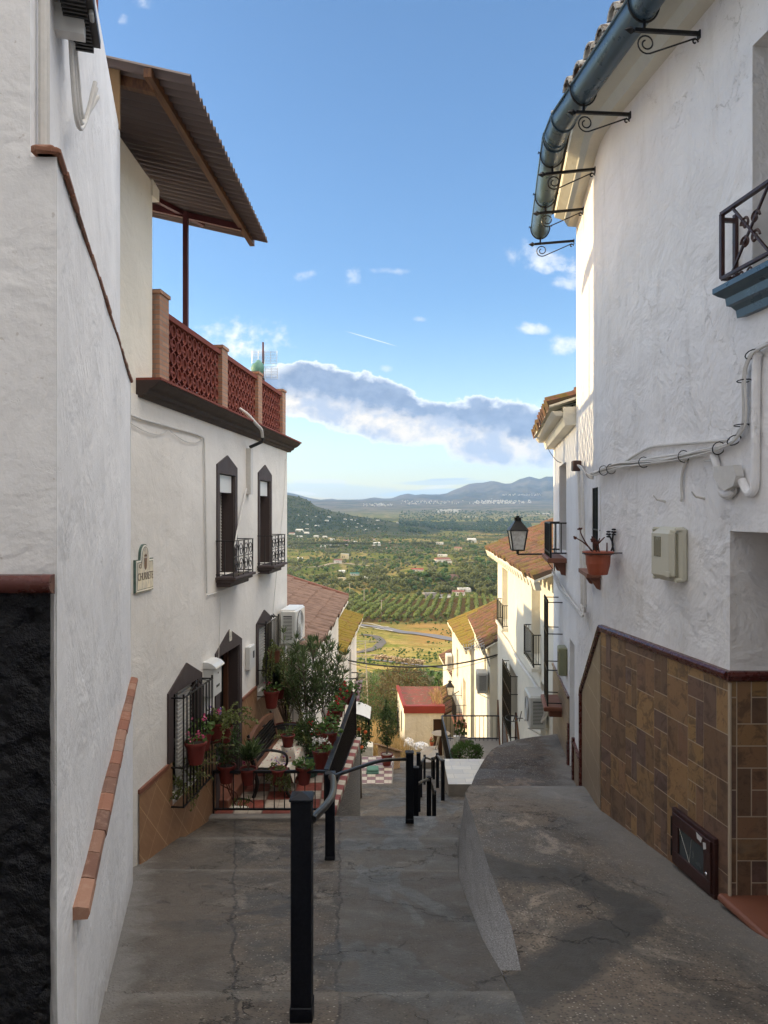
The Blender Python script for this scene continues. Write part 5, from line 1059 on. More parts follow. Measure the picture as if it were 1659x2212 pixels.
# eave soffit and tiles
def gut(Y, z, off): return (R1.p(Y, z, off) if Y < YB else R1b.p(Y, z, off))
mb = MB()
ysx = [YN, 4, 5.5, YB-.05, YB+.05, 8, YE+.05]
for (o0, o1, z0, z1) in ((-.05, .17, 3.70, 3.78),):
    a = []
    for Y in ysx: a.append([mb.P(gut(Y, z, o)) for o, z in ((o0, 3.60), (.10, 3.62), (.15, 3.70), (.26, 3.74), (.27, 3.80), (o0, 3.82))])
    for p, q in zip(a, a[1:]):
        for k in range(5): mb.face((p[k], p[k+1], q[k+1], q[k]))
    mb.face(a[-1])
mb.build('eave_moulding', M['sunwhite'], r1)
mb = MB(); Y = 3.2
while Y < YE-.05:
    if not (YB-.1 < Y < YB+.1):
        p = gut(Y, 3.90+R.uniform(-.012, .012), .46); n_ = (R1 if Y < YB else R1b).n; d = (-n_*1.0+Vector((0, 0, .30))).normalized(); tt = (R1 if Y < YB else R1b).t
        idx = []
        for s_, rr in ((0, .088), (.9, .08)):
            idx.append([mb.P(p+d*s_+tt*(rr*math.cos(a))+Vector((0, 0, 1))*(rr*1.05*math.sin(a))) for a in fr_(0, PI, 8)]+[mb.P(p+d*s_+tt*(.7*rr*math.cos(a))+Vector((0, 0, 1))*(.75*rr*math.sin(a))) for a in fr_(PI, 0, 8)])
        n = len(idx[0])
        for k in range(n): mb.face((idx[0][k], idx[0][(k+1) % n], idx[1][(k+1) % n], idx[1][k]))
        mb.face(idx[0]); mb.poly([p+d*.03+tt*(.06*math.cos(a))+Vector((0, 0, .065*math.sin(a)-.02)) for a in fr_(0, PI, 8)])
    Y += .235
M['tileend'] = MAT('mortared_tile_ends', lambda T, b, P: (T.put(b.inputs['Base Color'], T.mix(T.ss(T.noise(P, 14, 6, .75, .6), .47, .56), (.50, .47, .42), (.10, .065, .045))), setattr(b.inputs['Roughness'], 'default_value', .95), T.put(b.inputs['Normal'], T.bump(T.noise(P, 40, 5, .7), .7, .006))) and None)
mb.build('roof_tiles', M['tileend'], r1)
mb = MB()
for a, b in ((YN, YB), (YB, YE+.1)):
    pl = R1 if a == YN else R1b
    mb.prism([pl.p(a, 3.80, .30), pl.p(b, 3.80, .30), pl.p(b, 3.84, .30), pl.p(a, 3.84, .30)], pl.n*-1.4+Vector((0, 0, .45)))
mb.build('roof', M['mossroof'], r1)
# gutter
gt = None
mb = MB(); rad = .112
def gc(Y): return gut(Y, 3.70, .43)
YGE = 9.42
pts = [gc(2.6), gc(4.5), gc(6.0), gc(YB-.12), gc(YB+.14), gc(8.0), gc(YGE)]
rings = []
for i, p in enumerate(pts):
    n_ = (R1.n if i < 3 else R1b.n if i > 4 else (R1.n+R1b.n).normalized()); up = Vector((0, 0, 1))
    rings.append([mb.P(p+n_*(rad*math.cos(a))+up*(rad*1.25*math.sin(a)+(.02 if math.sin(a) > -.01 else 0))) for a in fr_(PI, 2*PI, 16)] + [mb.P(p+n_*((rad-.006)*math.cos(a))+up*((rad-.006)*1.25*math.sin(a)+.02)) for a in fr_(2*PI, PI, 16)])
for a, b in zip(rings, rings[1:]):
    n = len(a)
    for k in range(n): mb.face((a[k], a[(k+1) % n], b[(k+1) % n], b[k]))
mb.face(rings[-1][:17]); gt = mb.build('gutter', M['gutter'], r1, smooth=True)
mb = MB()
for i, (p, q) in enumerate(zip(pts, pts[1:])):
    n_ = R1.n if i < 3 else R1b.n; mb.tube([p+n_*rad+Vector((0, 0, .02)), q+n_*rad+Vector((0, 0, .02))], .012, 6)
for Y in (YB-.12, YB+.14, YB+.05):
    p = gc(Y); n_ = (R1.n+R1b.n).normalized(); mb.tube([p+n_*((rad+.006)*math.cos(a))+Vector((0, 0, (rad+.006)*1.25*math.sin(a))) for a in fr_(PI, 2*PI, 12)], .007, 5)
mb.build('gutter_bead', M['gutter'], gt)
def gbracket(Y):
    pl = R1 if Y < YB else R1b; Mx = frame(pl.p(Y, 3.70), pl.n, -pl.t); c = .43; mb = MB(Mx)   # x out, z up
    mb.tube([(c+(rad+.010)*math.cos(a), 0, (rad+.010)*1.25*math.sin(a)) for a in fr_(PI*.98, PI*2.02, 14)], .0085, 5)
    for sgx in (1, -1): mb.tube([(c+sgx*(rad+.010), 0, .0), (c+sgx*(rad+.026), 0, .02), (c+sgx*(rad+.03), 0, -.002)], .007, 5)
    mb.bar((c, 0, -.13), (c, 0, -.21), .020); mb.bar((0, 0, -.20), (c+.07, 0, -.215), .022, .026)
    i = [mb.P((c+.15, 0, -.217)), mb.P((c+.10, .022, -.217)), mb.P((c+.10, -.022, -.217)), mb.P((c+.10, 0, -.186)), mb.P((c+.10, 0, -.248)), mb.P((c+.055, 0, -.217))]
    for a, b in ((1, 3), (3, 2), (2, 4), (4, 1)): mb.face((i[0], i[a], i[b])); mb.face((i[5], i[b], i[a]))
    pts = [(.03, 0, -.235)]; cx, cz, rr = c-.02, -.305, .075
    for k in range(26): a = -PI*.62+k/25*(PI*3.0); q = rr*(1-.68*k/25); pts.append((cx+q*math.cos(a), 0, cz+q*math.sin(a)))
    mb.tube(pts, .0065, 4); scroll(mb, .035, -.262, 0, .026, -1, .9, .007); mb.box(-.0, .01, -.02, .02, -.24, -.18); mb.build('gutter_bracket', M['iron'], gt)
for Y in (3.9, 5.32, 6.40, 7.42, 8.40, 9.38): gbracket(Y)
# wainscot of mottled tiles
MODS = [(0, 0, .30, .33), (.30, 0, .51, .15), (.30, .15, .40, .48), (.40, .15, .51, .33), (0, .33, .14, .63), (.14, .33, .30, .63), (.40, .33, .51, .48), (.30, .48, .51, .63)]
def wains(mb, mbg, Mx, poly, s0, s1, z0, z1):
    i = 0; s = s0-.51
    while s < s1:
        j = 0; z = z0 - (i % 2)*.24
        while z < z1:
            for (a, b, c, d) in MODS:
                p = [(s+a+.0045, z+b+.0045), (s+c-.0045, z+b+.0045), (s+c-.0045, z+d-.0045), (s+a+.0045, z+d-.0045)]
                for k in range(len(poly)):      # clip against the convex outline
                    (x1, y1), (x2, y2) = poly[k], poly[(k+1) % len(poly)]; A_, B_ = (y2-y1), -(x2-x1); p = clip(p, A_, B_, A_*x1+B_*y1)
                    if len(p) < 3: break
                if len(p) >= 3:
                    t_ = .012+R.uniform(-.0006, .0006)
                    mb.prism([(x, .004, y) for x, y in p], (0, t_-.004, 0), R.random())
            z += .63
        s += .51; i += 1
    mbg.poly([(x, .009, y) for x, y in poly])
tw = MB(); gw = MB(); ft = M['browntile']
s_of = lambda pl, Y, Y0: (Y-Y0)*pl.k
tw.M = gw.M = R1.fr(4.95, -3.5); S1 = s_of(R1, YB, 4.95); wains(tw, gw, R1, [(0, 0), (S1, 0), (S1, 2.36), (0, 2.36)], 0, S1, 0, 2.4)
tw.M = gw.M = frame((R1.p(4.95, 0).x, 4.95, -2.61), (1, 0, 0), (0, -1, 0))       # doorway jamb facing the camera
wains(tw, gw, None, [(0.0, 0), (.55, 0), (.55, 1.47), (0.0, 1.47)], -.26, .6, 0, 1.5)
wn_ = tw.build('tile_wainscot', ft, r1); gw.build('grout_bed', M['grout'], r1)
tb = MB(); tb.M = R1b.fr(YB, -3.9); S2 = s_of(R1b, 8.47, YB); tb.poly([(0, .012, 0), (S2, .012, 0), (S2, .012, 1.83), (0.0, .012, 2.78)]); tb.build('side_wainscot', M['beigetile'], r1)
mb = MB(); mp = [(.0, 0), (.022, .0), (.036, .012), (.036, .026), (.044, .034), (.044, .05), (.030, .066), (0, .07)]
def mould(pts, profile, mb):
    rings = []
    for (p, n_, up) in pts: rings.append([mb.P(Vector(p)+n_*a+up*b) for a, b in profile])
    for a, b in zip(rings, rings[1:]):
        for k in range(len(profile)-1): mb.face((a[k], a[k+1], b[k+1], b[k]))
    mb.face(rings[0]); mb.face(rings[-1])
Z_ = Vector((0, 0, 1)); nb = (R1.n+R1b.n).normalized()
mould([(R1.p(4.95, -1.15), R1.n, Z_), (R1.p(YB-.03, -1.15), R1.n, Z_), (R1.p(YB, -1.15)+nb*.003, nb, Z_), (R1b.p(8.47, -2.10), R1b.n, Z_), (R1b.p(8.50, -2.16), R1b.n, Vector(R1b.t))], mp, mb)
mould([(R1b.p(8.46, -2.12), R1b.n, Vector(R1b.t)), (R1b.p(8.46, -3.9), R1b.n, Vector(R1b.t))], mp, mb)
jx = R1.p(4.95, 0).x; mould([((jx-.03, 4.95, -1.15), Vector((0, -1, 0)), Z_), ((jx+.56, 4.95, -1.15), Vector((0, -1, 0)), Z_)], mp, mb)
mb.build('wainscot_moulding', M['moulding'], r1)
mb = MB(); mb.tube([R1.p(4.94, -2.61, .008), R1.p(4.94, -1.16, .008)], .013, 8); mb.build('corner_trim', M['grout'], r1)
mb = MB(); a = R1.p(3.0, -2.66, .05); b = R1.p(4.97, -2.66, .05)
mb.prism([a, b, b+Vector((1.2, 0, 0)), a+Vector((1.2, 0, 0))], (0, 0, .055)); mb.tube([a+Vector((0, 0, .028)), b+Vector((0, 0, .028))], .03, 10); mb.build('doorstep', M['terracotta'], r1)
gw = MB(); tw = MB(); tw.M = gw.M = R1.fr(3.2, -3.4); S3 = s_of(R1, 4.95, 3.2); wains(tw, gw, R1, [(0, 0), (S3, 0), (S3, .74), (0, .74)], 0, S3, 0, .8); tw.build('tile_wainscot', ft, r1); gw.build('grout_bed', M['grout'], r1)
# deep doorway interior and window recess
mb = MB(); jx_ = R1.p(4.95, 0).x; mb.box(jx_+.52, jx_+1.15, 4.956, 5.1, -3.2, -1.09); mb.box(jx_+.3, jx_+1.4, 3.02, 3.18, -3.2, 0); mb.box(jx_+.54, jx_+1.4, 3.185, 4.95, -.125, -.05); mb.box(jx_+.42, jx_+1.25, 3.19, 4.945, -2.7, -2.612); mb.build('doorway_lining', M['white'], r1)
mb = MB(); mb.box(R1.p(4, 0).x+.95, R1.p(4, 0).x+1.0, 2.9, 4.949, -2.6, -.14); mb.build('door', M['woodbench'], r1)
mb = MB(); mb.poly(((jx, 4.951, -1.08), (jx+1.0, 4.951, -1.08), (jx+1.0, 4.951, -.13), (jx, 4.951, -.13))); mb.build('doorway_jamb', M['white'], r1)
mb = MB(); mb.box(R1.p(4, 0).x+.50, R1.p(4, 0).x+.54, 3.2, 4.70, 1.46, 3.0); mb.build('window', M['window'], r1)
w = MB(R1b.fr(7.10, -.60)); w.box(0, .59, -.10, -.05, 0, .85); wb = w.build('window', M['dark'], r1)
w = MB(R1b.fr(7.10, -.60))
for i in range(6): w.bar((.03+i*.106, -.012, 0), (.03+i*.106, -.012, .85), .014)
w.bar((0, -.012, .42), (.59, -.012, .42), .02, .01); w.box(0, .03, -.045, -.03, 0, .85); w.box(.56, .59, -.045, -.03, 0, .85); w.build('window_bars', M['iron'], wb)
w = MB(R1b.fr(7.04, -.60)); w.prism([(0, 0, -.04), (0, .13, -.04), (0, .13, .0), (0, 0, .0)], (.72, 0, 0)); w.prism([(.05, 0, -.16), (.05, .03, -.15), (.05, .10, -.04), (.05, 0, -.04)], (.05, 0, 0)); w.prism([(.60, 0, -.16), (.60, .03, -.15), (.60, .10, -.04), (.60, 0, -.04)], (.05, 0, 0)); w.build('sill', M['terracotta'], wb)
# balcony of the near right house
bal = MB(); bp = [(0, 1.28), (.08, 1.28), (.09, 1.33), (.13, 1.36), (.17, 1.37), (.18, 1.42), (.24, 1.44), (.29, 1.465), (.29, 1.50), (0, 1.50)]
yb0 = 4.93
ia = [bal.P(R1.p(yb0-(.16-o*.5), z, o*.52)) for o, z in bp]; ib = [bal.P(R1.p(3.0, z, o*.52)) for o, z in bp]
for k in range(len(bp)): bal.face((ia[k], ia[(k+1) % len(bp)], ib[(k+1) % len(bp)], ib[k]))
bal.face(ia); bb = bal.build('balcony_slab', M['gutter'], r1)
mb = MB(R1.fr(4.87, 1.53)); D_ = .11; hh = .46
for z in (0.03, hh): mb.bar((.0, D_, z), (-1.9, D_, z), .026 if z < .1 else .034, .02)
for z in (.03, hh-.04): mb.bar((0, D_, z), (0, -.12, z), .026)
mb.bar((0, D_, .03), (0, D_, hh), .026); mb.bar((0, D_-.10, .03), (0, D_-.10, hh), .03)
for k in range(3):
    x = -.16-k*.36; mb.bar((x+.05, D_, hh), (x-.33, D_, .03), .014); mb.bar((x-.33, D_, hh), (x+.05, D_, .03), .014)
    for dx, dz in ((-.05, .06), (.05, .06), (-.05, -.06), (.05, -.06)): scroll(mb, x-.14+dx, hh*.52+dz, D_, .045, 1 if dx > 0 else -1, 1.2, .010)
    scroll(mb, x-.05, -.02+.0, D_, .03, 1, 1.1, .008); scroll(mb, x-.13, -.02, D_, .03, -1, 1.1, .008)
mb.build('balcony_railing', M['ironbrown'], bb)
# utility cabinet door low in the wainscot
uc = thing('utility_cabinet', 'dark brown cabinet door with cracked glass low in the brown tile wall', 'utility cabinet', R1.hit(1510, 1920))
ya_, yb_ = R1.Y(1556), R1.Y(1463); zt_a = -.408*0
zT = pz(1742)*yb_; zB = pz(1866)*yb_+.02
Lc = (yb_-ya_)*R1.k; Hc = zT-zB; mx = R1.fr(ya_, zB)
def framebox(mb, x0, x1, z0, z1, w, y0, y1):
    mb.bbox(x0, x1, y0, y1, z1-w, z1, .003); mb.bbox(x0, x1, y0, y1, z0, z0+w, .003); mb.bbox(x0, x0+w, y0, y1, z0+w, z1-w, .003); mb.bbox(x1-w, x1, y0, y1, z0+w, z1-w, .003)
mb = MB(mx); framebox(mb, 0, Lc, 0, Hc, .035, .012, .045); mb.build('frame', M['ironbrown'], uc)
mb = MB(mx); framebox(mb, .028, Lc-.028, .028, Hc-.028, .085, .045, .060); dd = mb.build('door', M['ironbrown'], uc)
mb = MB(mx); mb.box(.11, Lc-.11, .03, .048, .11, Hc-.11); mb.build('glass', M['glassgrey'], uc)
mb = MB(mx); mb.tube([(Lc-.115, .049, Hc*.72), (Lc*.55, .0495, .115)], .0015, 4); mb.tube([(Lc*.5, .0495, Hc*.7), (Lc*.55, .0495, .115)], .001, 4); mb.build('glass_crack', M['number'], uc)
mb = MB(mx); mb.lathe([(.002, 0), (.014, .002), (.016, .008), (.008, .014), (.001, .016)], 12); mi = mx.inverted(); mb.v = [mx @ Vector((.065+(mi @ p).x, .060+(mi @ p).z, Hc*.36+(mi @ p).y)) for p in mb.v]; mb.build('knob', M['chrome'], uc, smooth=True)
mb = MB(mx); mb.prism([(.125, .0605, Hc-.045), (.20, .0605, Hc-.035), (.19, .0605, Hc-.075), (.14, .0605, Hc-.085)], (0, .0008, 0)); mb.prism([(.08, .0605, Hc-.06), (.115, .0605, Hc-.07), (.11, .0605, Hc-.12), (.075, .0605, Hc-.10)], (0, .0008, 0)); mb.build('sticker', M['sticker'], uc)
mb = MB(mx); mb.tube([(Lc-.022, .055, Hc*.15), (Lc-.022, .055, Hc*.45)], .012, 8); mb.tube([(Lc-.022, .055, Hc*.5), (Lc-.022, .055, Hc*.85)], .012, 8); mb.build('hinge', M['iron'], uc)
# electricity meter box
mt = thing('meter_box', 'large beige plastic meter box with small window on the right wall', 'meter box', R1.hit(1450, 1255))
mx = R1.fr(5.46, -.535); mb = MB(mx); mb.bbox(0, .36, 0, .07, 0, .42, .02); mb.bbox(.02, .34, .07, .135, .02, .40, .03); mb.build('case', M['plasticbeige'], mt)
mb = MB(mx); mb.bbox(.165, .27, .134, .139, .19, .345, .004); mb.build('viewing_window', flat('smoked_window', (.20, .19, .13), .25), mt)
mb = MB(mx)
for x in (.015, .345):
    for z in (.02, .40): mb.tube([(x, .05, z), (x, .10, z)], .016, 10)
mb.bbox(.03, .085, .13, .142, .04, .085, .004); mb.build('screw_boss', M['plasticbeige'], mt)
# cable bundles on the right wall
def z6(x, y): return ((1700+x/2.074)/1.507, (1100+y/2.074)/1.507)
cbn = thing('cable_bundle', 'thick bundle of white cables sweeping along and up the near right wall', 'cables', R1.hit(*z6(800, 860)))
base = [(470, 925), (540, 900), (640, 870), (760, 850), (900, 832), (1080, 800), (1200, 775), (1330, 745), (1420, 700), (1470, 640), (1500, 580), (1505, 450), (1500, 300), (1512, 190), (1560, 100), (1660, 40)]
for k in range(9):
    mb = MB(); ph = R.uniform(0, 6); ampk = R.uniform(4, 13); offx = (k % 3-1)*11; offy = (k//3-1)*13; pts = []
    for i, (x, y) in enumerate(base):
        w_ = .35+.65*math.sin(PI*min(1, (i+.5)/8)) ; pts.append(R1.hit(*z6(x+(offx+ampk*math.sin(ph+i*1.1))*w_*(1 if i > 8 else .3), y+(offy+ampk*math.sin(ph+i*1.3))*w_*(1 if i < 10 else .3)), .03+.016*(k % 3)))
    mb.tube(curve(pts, 4), (.015, .007, .007)[k % 3] if k < 3 else .0065, 6); mb.build('cable', M['cable'] if k not in (4,) else flat('grey_cable', (.22, .22, .23), .5), cbn)
mb = MB()
for (x, y, a) in ((550, 895, 0), (600, 885, 0), (820, 840, 0), (1090, 800, 0), (1325, 745, .3), (1430, 690, .8), (1480, 590, 1.5), (1500, 290, 1.5), (1555, 110, 1)):
    p = R1.hit(*z6(x, y), .04); n_ = R1.n; tdir = (R1.t*math.cos(a)+Z_*math.sin(a)); sd = tdir.cross(n_).normalized(); mb.tube([p+n_*(.045*math.cos(b))+sd*(.045*math.sin(b)) for b in fr_(0, 2*PI, 12)], .004, 5)
mb.build('cable_tie', M['cableblack'], cbn)
mb = MB(); mb.tube(curve([R1.hit(*z6(*q), .02) for q in ((700, 832), (850, 745), (1000, 722), (1200, 705), (1390, 690))], 6), .012, 8); mb.build('upper_conduit', M['cable'], cbn)
mb = MB(); mb.tube(curve([R1.hit(*z6(*q), .02) for q in ((1110, 830), (1085, 900), (1075, 1000), (1080, 1075), (1072, 1100))], 5), .012, 8); mb.build('short_conduit', M['cable'], cbn)
jb = thing('junction_box', 'white painted junction box with curved conduits below the cable bundle', 'junction box', R1.hit(*z6(1420, 940)))
mb = MB(); oc_ = [R1.hit(*z6(*q), .02) for q in ((1345, 870), (1480, 860), (1500, 930), (1480, 1000), (1420, 1030), (1385, 1010), (1345, 940))]; mb.prism(oc_, R1.n*.06); mb.build('box', M['cable'], jb)
mb = MB(); mb.tube(curve([R1.hit(*z6(*q), .03) for q in ((1290, 790), (1310, 850), (1322, 960), (1345, 1040), (1400, 1055), (1430, 1030))], 5), .026, 10); mb.build('conduit', M['white'], jb)
mb = MB(); mb.tube(curve([R1.hit(*z6(*q), .03) for q in ((1600, 100), (1582, 160), (1578, 400), (1575, 700), (1572, 960), (1555, 1040), (1520, 1040), (1480, 960))], 5), .027, 10); mb.build('conduit', M['white'], jb)
mb = MB(); mb.tube(curve([R1.hit(*z6(*q), .03) for q in ((1230, 825), (1285, 840), (1300, 950), (1330, 1050), (1390, 1085), (1440, 1040), (1440, 1000))], 5), .009, 8); mb.build('cable', M['cable'], jb)
sp = thing('wall_spikes', 'two small painted hooks sticking out of the wall above the beige meter box', 'wall hooks', R1.hit(*z6(950, 1100)))
mb = MB()
for q in ((965, 1105), (1230, 1085)): p = R1.hit(*z6(*q), 0); mb.tube([p, p+R1.n*.07+Vector((0, 0, .015)), p+R1.n*.10+Vector((0, 0, .05))], [.012, .008, .004], 6)
mb.build('hook', M['cable'], sp)
# cables at the corner and down the second wall face
hub = R1b.hit(*z6(360, 870), .10)
cb2 = thing('cable_bundle', 'white cables hanging from a bracket down past the terracotta hanging pot', 'cables', hub)
mb = MB(); mb.bbox(hub.x-.04, hub.x+.06, hub.y-.05, hub.y+.05, hub.z-.05, hub.z+.07, .01); mb.bar(hub, R1b.hit(*z6(400, 870), 0), .04); mb.build('bracket', M['ironbrown'], cb2)
for k in range(5):
    mb = MB(); mb.tube(curve([hub+Vector((.02, 0, .02)), R1.hit(*z6(400+k*4, 870+k*9), .12), R1.hit(*z6(430+k*5, 915+k*7), .07), R1.hit(*z6(480, 935+k*4), .04)], 6), .007, 6); mb.build('cable', M['cable'], cb2)
for k in range(4):
    mb = MB(); mb.tube(curve([R1b.hit(*z6(x+k*9, y), .05) for x, y in ((372, 890), (382, 1000), (388, 1200), (393, 1400), (398, 1600), (402, 1760), (398, 1850))], 5), (.014, .006, .006, .012)[k], 6); mb.build('cable', M['cable'], cb2)
cb3 = thing('cable_bundle', 'tangled bundle of white cables sagging from the lantern bracket to the corner pipe', 'cables', R2.hit(*z6(290, 1700), .05))
for k in range(8):
    mb = MB(); ph = R.uniform(0, 6); mb.tube(curve([R2.hit(*z6(x+13*math.sin(ph+i*2.1)+(k-4)*3, y+15*math.cos(ph+i*1.7)), .06+.02*math.sin(ph+i)) for i, (x, y) in enumerate(((205, 1575), (235, 1640), (270, 1700), (305, 1745), (345, 1800), (375, 1840), (400, 1870), (415, 1800)))], 4), .007, 5); mb.build('cable', M['cable'], cb3)
cab('wall_cable', 'thin black wire drooping from the eaves to the upper window on the right', R2, [z6(*q) for q in ((143, 680), (165, 730), (200, 790), (235, 830), (262, 842))], .006, 'cableblack', .10)
# hanging pot and flower-shaped bracket
def potmb(mb, r, h, c=(0, 0, 0), rim=.16, n=20):
    mb.lathe([(r*.01, 0), (r*.62, 0), (r*.64, .004), (r*.90, h*(1-rim)), (r*.91, h*(1-rim)), (r*1.0, h*(1-rim)+.002), (r*1.02, h*(1-rim*.5)), (r*1.0, h), (r*.90, h), (r*.86, h*.86), (r*.01, h*.86)], n, c); return mb
def soilmb(mb, r, h, c): mb.lathe([(r*.855, h*.88), (r*.5, h*.90), (.001, h*.91)], 14, c); return mb
hpot = Vector((R1.p(6.62, 0).x-.19, 6.62, pz(1241)*6.62))
hg = thing('hanging_pot', 'orange plastic pot with bare geranium twigs hanging on the right wall', 'flower pot', hpot)
mb = MB(frame(hpot, (1, 0, 0), (0, 1, 0))); mb.lathe([(.001, 0), (.082, 0), (.086, .006), (.108, .10), (.112, .175), (.120, .178), (.122, .196), (.140, .198), (.141, .210), (.128, .213), (.112, .20), (.10, .17), (.001, .17)], 28); mb.build('pot', M['potorange'], hg, smooth=False)
mb = MB(frame(hpot, (1, 0, 0), (0, 1, 0))); soilmb(mb, .12, .19, (0, 0, 0)); mb.build('soil', M['soil'], hg)
mb = MB(frame(hpot, (1, 0, 0), (0, 1, 0)))
for pts in ([(-.02, 0, .17), (-.08, -.02, .24), (-.15, -.03, .30), (-.215, -.04, .335)], [(-.03, 0, .18), (-.10, 0, .27), (-.15, 0, .36), (-.165, .0, .41)], [(0, 0, .17), (-.03, 0, .25), (-.05, -.02, .30), (-.055, -.02, .33)], [(0, 0, .17), (-.02, .02, .26), (-.02, .03, .31)], [(.02, 0, .17), (.0, 0, .27), (.015, 0, .33)], [(.08, 0, .17), (.082, 0, .29)], [(-.02, 0, .26), (.03, 0, .31), (.06, .0, .34)]):
    mb.tube(curve(pts, 4), [.008*(1-.5*i/(len(pts)*4)) for i in range((len(pts)-1)*4+1)], 6)
for p in ((-.215, -.04, .335), (-.05, -.02, .33), (-.165, 0, .41), (-.06, -.02, .31), (-.03, 0, .30)):
    for _ in range(7): q = Vector(p)+Vector([R.uniform(-.014, .014) for _ in range(3)]); mb.bbox(q.x-.007, q.x+.007, q.y-.007, q.y+.007, q.z-.007, q.z+.007, .002)
mb.build('bare_stems', M['cane'], hg)
mb = MB(); pr = R1.p(6.55, hpot.z+.2); mb.tube([hpot+Vector((.12, 0, .195)), pr], .006, 6); mb.tube([hpot+Vector((.137*math.cos(a), .137*math.sin(a), .192)) for a in fr_(0, 2*PI, 24)], .005, 5, False)
mb.build('pot_ring', M['iron'], hg)
fb = thing('flower_bracket', 'black iron bracket shaped like two flowers beside the hanging pot', 'bracket', R1.hit(*z6(610, 1440)))
for (q0, q1, q2) in (((600, 1440), (612, 1390), (583, 1325)), ((618, 1440), (608, 1380), (618, 1310))):
    mb = MB(); mb.tube(curve([R1.hit(*z6(*q), .02) for q in (q0, q1, q2)], 6), .009, 6); c = R1.hit(*z6(*q2), .03)
    for k in range(6): a = k*PI/3; o = R1.t*(.022*math.cos(a))+Z_*(.026*math.sin(a)); mb.lathe([(.001, -.01), (.014, -.006), (.016, 0), (.014, .006), (.001, .01)], 8, c+o)
    mb.build('iron_flower', M['iron'], fb)
# ------------------------------------------------------------------ RIGHT: second house
r2 = thing('white_house', 'white house beyond the near right one, with toothed eaves and a small black balcony', 'house', R2.p(10, -3.6))
hl2 = [(10.42, 11.55, -.60, .72), (9.35, 9.95, -4.4, -1.72)]
mb = MB(); facade(mb, R2, YE, 12.7, -9, 1.12, hl2, .26, 0.0); body(mb, R2, YE, 12.7, -9, 1.12, 5); mb.build('wall', M['white_smooth'], r2)
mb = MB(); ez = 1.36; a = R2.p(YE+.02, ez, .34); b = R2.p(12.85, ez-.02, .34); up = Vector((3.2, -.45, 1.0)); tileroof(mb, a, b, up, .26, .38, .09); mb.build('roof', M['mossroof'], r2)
mb = MB(); mb.prism([R2.p(YE+.02, 1.10, .0), R2.p(YE+.02, 1.10, .13), R2.p(YE+.02, 1.20, .16), R2.p(YE+.02, 1.33, .16), R2.p(YE+.02, 1.33, -.1)], R2.p(12.75, 0)-R2.p(YE+.02, 0)); mb.prism([a+Vector((.01, 0, -.035)), b+Vector((.01, 0, -.035)), b+Vector((.01, 0, -.005)), a+Vector((.01, 0, -.005))], up*.5)
eaves(mb, R2.p(YE+.02, 1.32, .30), R2.p(12.8, 1.32, .30), .11, .06, .05, R2.n); mb.build('eaves', M['sunwhite'], r2)
w = MB(R2.fr(10.42, -.6)); w.box(0, 1.13*R2.k, -.24, -.20, 0, 1.32); wv = w.build('window', M['greywood'], r2)
w = MB(R2.fr(10.42, -.6))
for i in range(9): w.box(.02+i*.125, .11+i*.125, -.20, -.185, .02, 1.30)
w.build('shutter_boards', M['greywood'], wv)
def balcony(parent, pl, ya, yb, z, d, h, n, slabmat, sl=.07, corb=True):
    Lb = (yb-ya)*pl.k; w = MB(pl.fr(ya, z)); w.bbox(-.06, Lb+.06, 0, d+.05, -sl, 0, .008)
    if corb: w.prism([(Lb*.1, 0, -.26), (Lb*.1, .06, -.25), (Lb*.1, .09, -.16), (Lb*.1, d*.8, -sl), (Lb*.1, 0, -sl)], (.1, 0, 0)); w.prism([(Lb*.8, 0, -.26), (Lb*.8, .06, -.25), (Lb*.8, .09, -.16), (Lb*.8, d*.8, -sl), (Lb*.8, 0, -sl)], (.1, 0, 0))
    s = w.build('balcony_slab', M[slabmat], parent)
    w = MB(pl.fr(ya, z))
    for zz in (.07, h): w.bar((0, d, zz), (Lb, d, zz), .03, .02); w.bar((0, 0, zz), (0, d, zz), .03, .02); w.bar((Lb, 0, zz), (Lb, d, zz), .03, .02)
    for i in range(n+1): w.bar((Lb*i/n, d, 0.0), (Lb*i/n, d, h), .016 if 0 < i < n else .028)
    for x in (0, Lb):
        for i in (1, 2): w.bar((x, d*i/3, .07), (x, d*i/3, h), .014)
    w.build('balcony_railing', M['iron'], s); return s
balcony(wv, R2, 10.40, 11.5, -.66, .22, .50, 10, 'terracotta')
w = MB(R2.fr(9.35, -4.4)); w.box(0, .6*R2.k, -.25, -.2, 0, 2.7); w.build('door', M['plasticwhite'], r2)
mb = MB()
for (ya, yb, zt_a, zt_b) in ((YE-.6, 9.35, -2.95, -2.95), (9.97, 12.7, -2.55, -2.65)):
    mb.M = None; mb.prism([R2.p(ya, -8, .012), R2.p(yb, -8, .012), R2.p(yb, zt_b, .012), R2.p(ya, zt_a, .012)], R2.n*-.011)
mb.build('tile_wainscot', M['beigetile'], r2)
mb = MB()
for (ya, yb, za, zb_) in ((YE-.6, 9.33, -2.95, -2.95), (9.98, 12.7, -2.55, -2.65)): mb.bar(R2.p(ya, za, .012), R2.p(yb, zb_, .012), .035)
for y in (9.33, 9.98): mb.bar(R2.p(y, -2.9, .012), R2.p(y, -4.3, .012), .05)
mb.build('wainscot_trim', M['moulding'], r2)
gr = thing('window_balcony', 'tall narrow iron window cage on a terracotta sill at the second right house', 'window cage', R2.hit(1215, 1480))
Yg = R2.Y(1206); w = MB(R2.fr(11.0, -2.95)); w.bbox(-.05, .75, 0, .28, -.07, 0, .01); w.bbox(0, .7, 0, .20, -.16, -.072, .01); w.build('sill', M['terracotta'], gr)
w = MB(R2.fr(11.0, -2.95))
for i in range(7): w.bar((i*.115, .22, 0), (i*.115, .22, 1.62), .02)
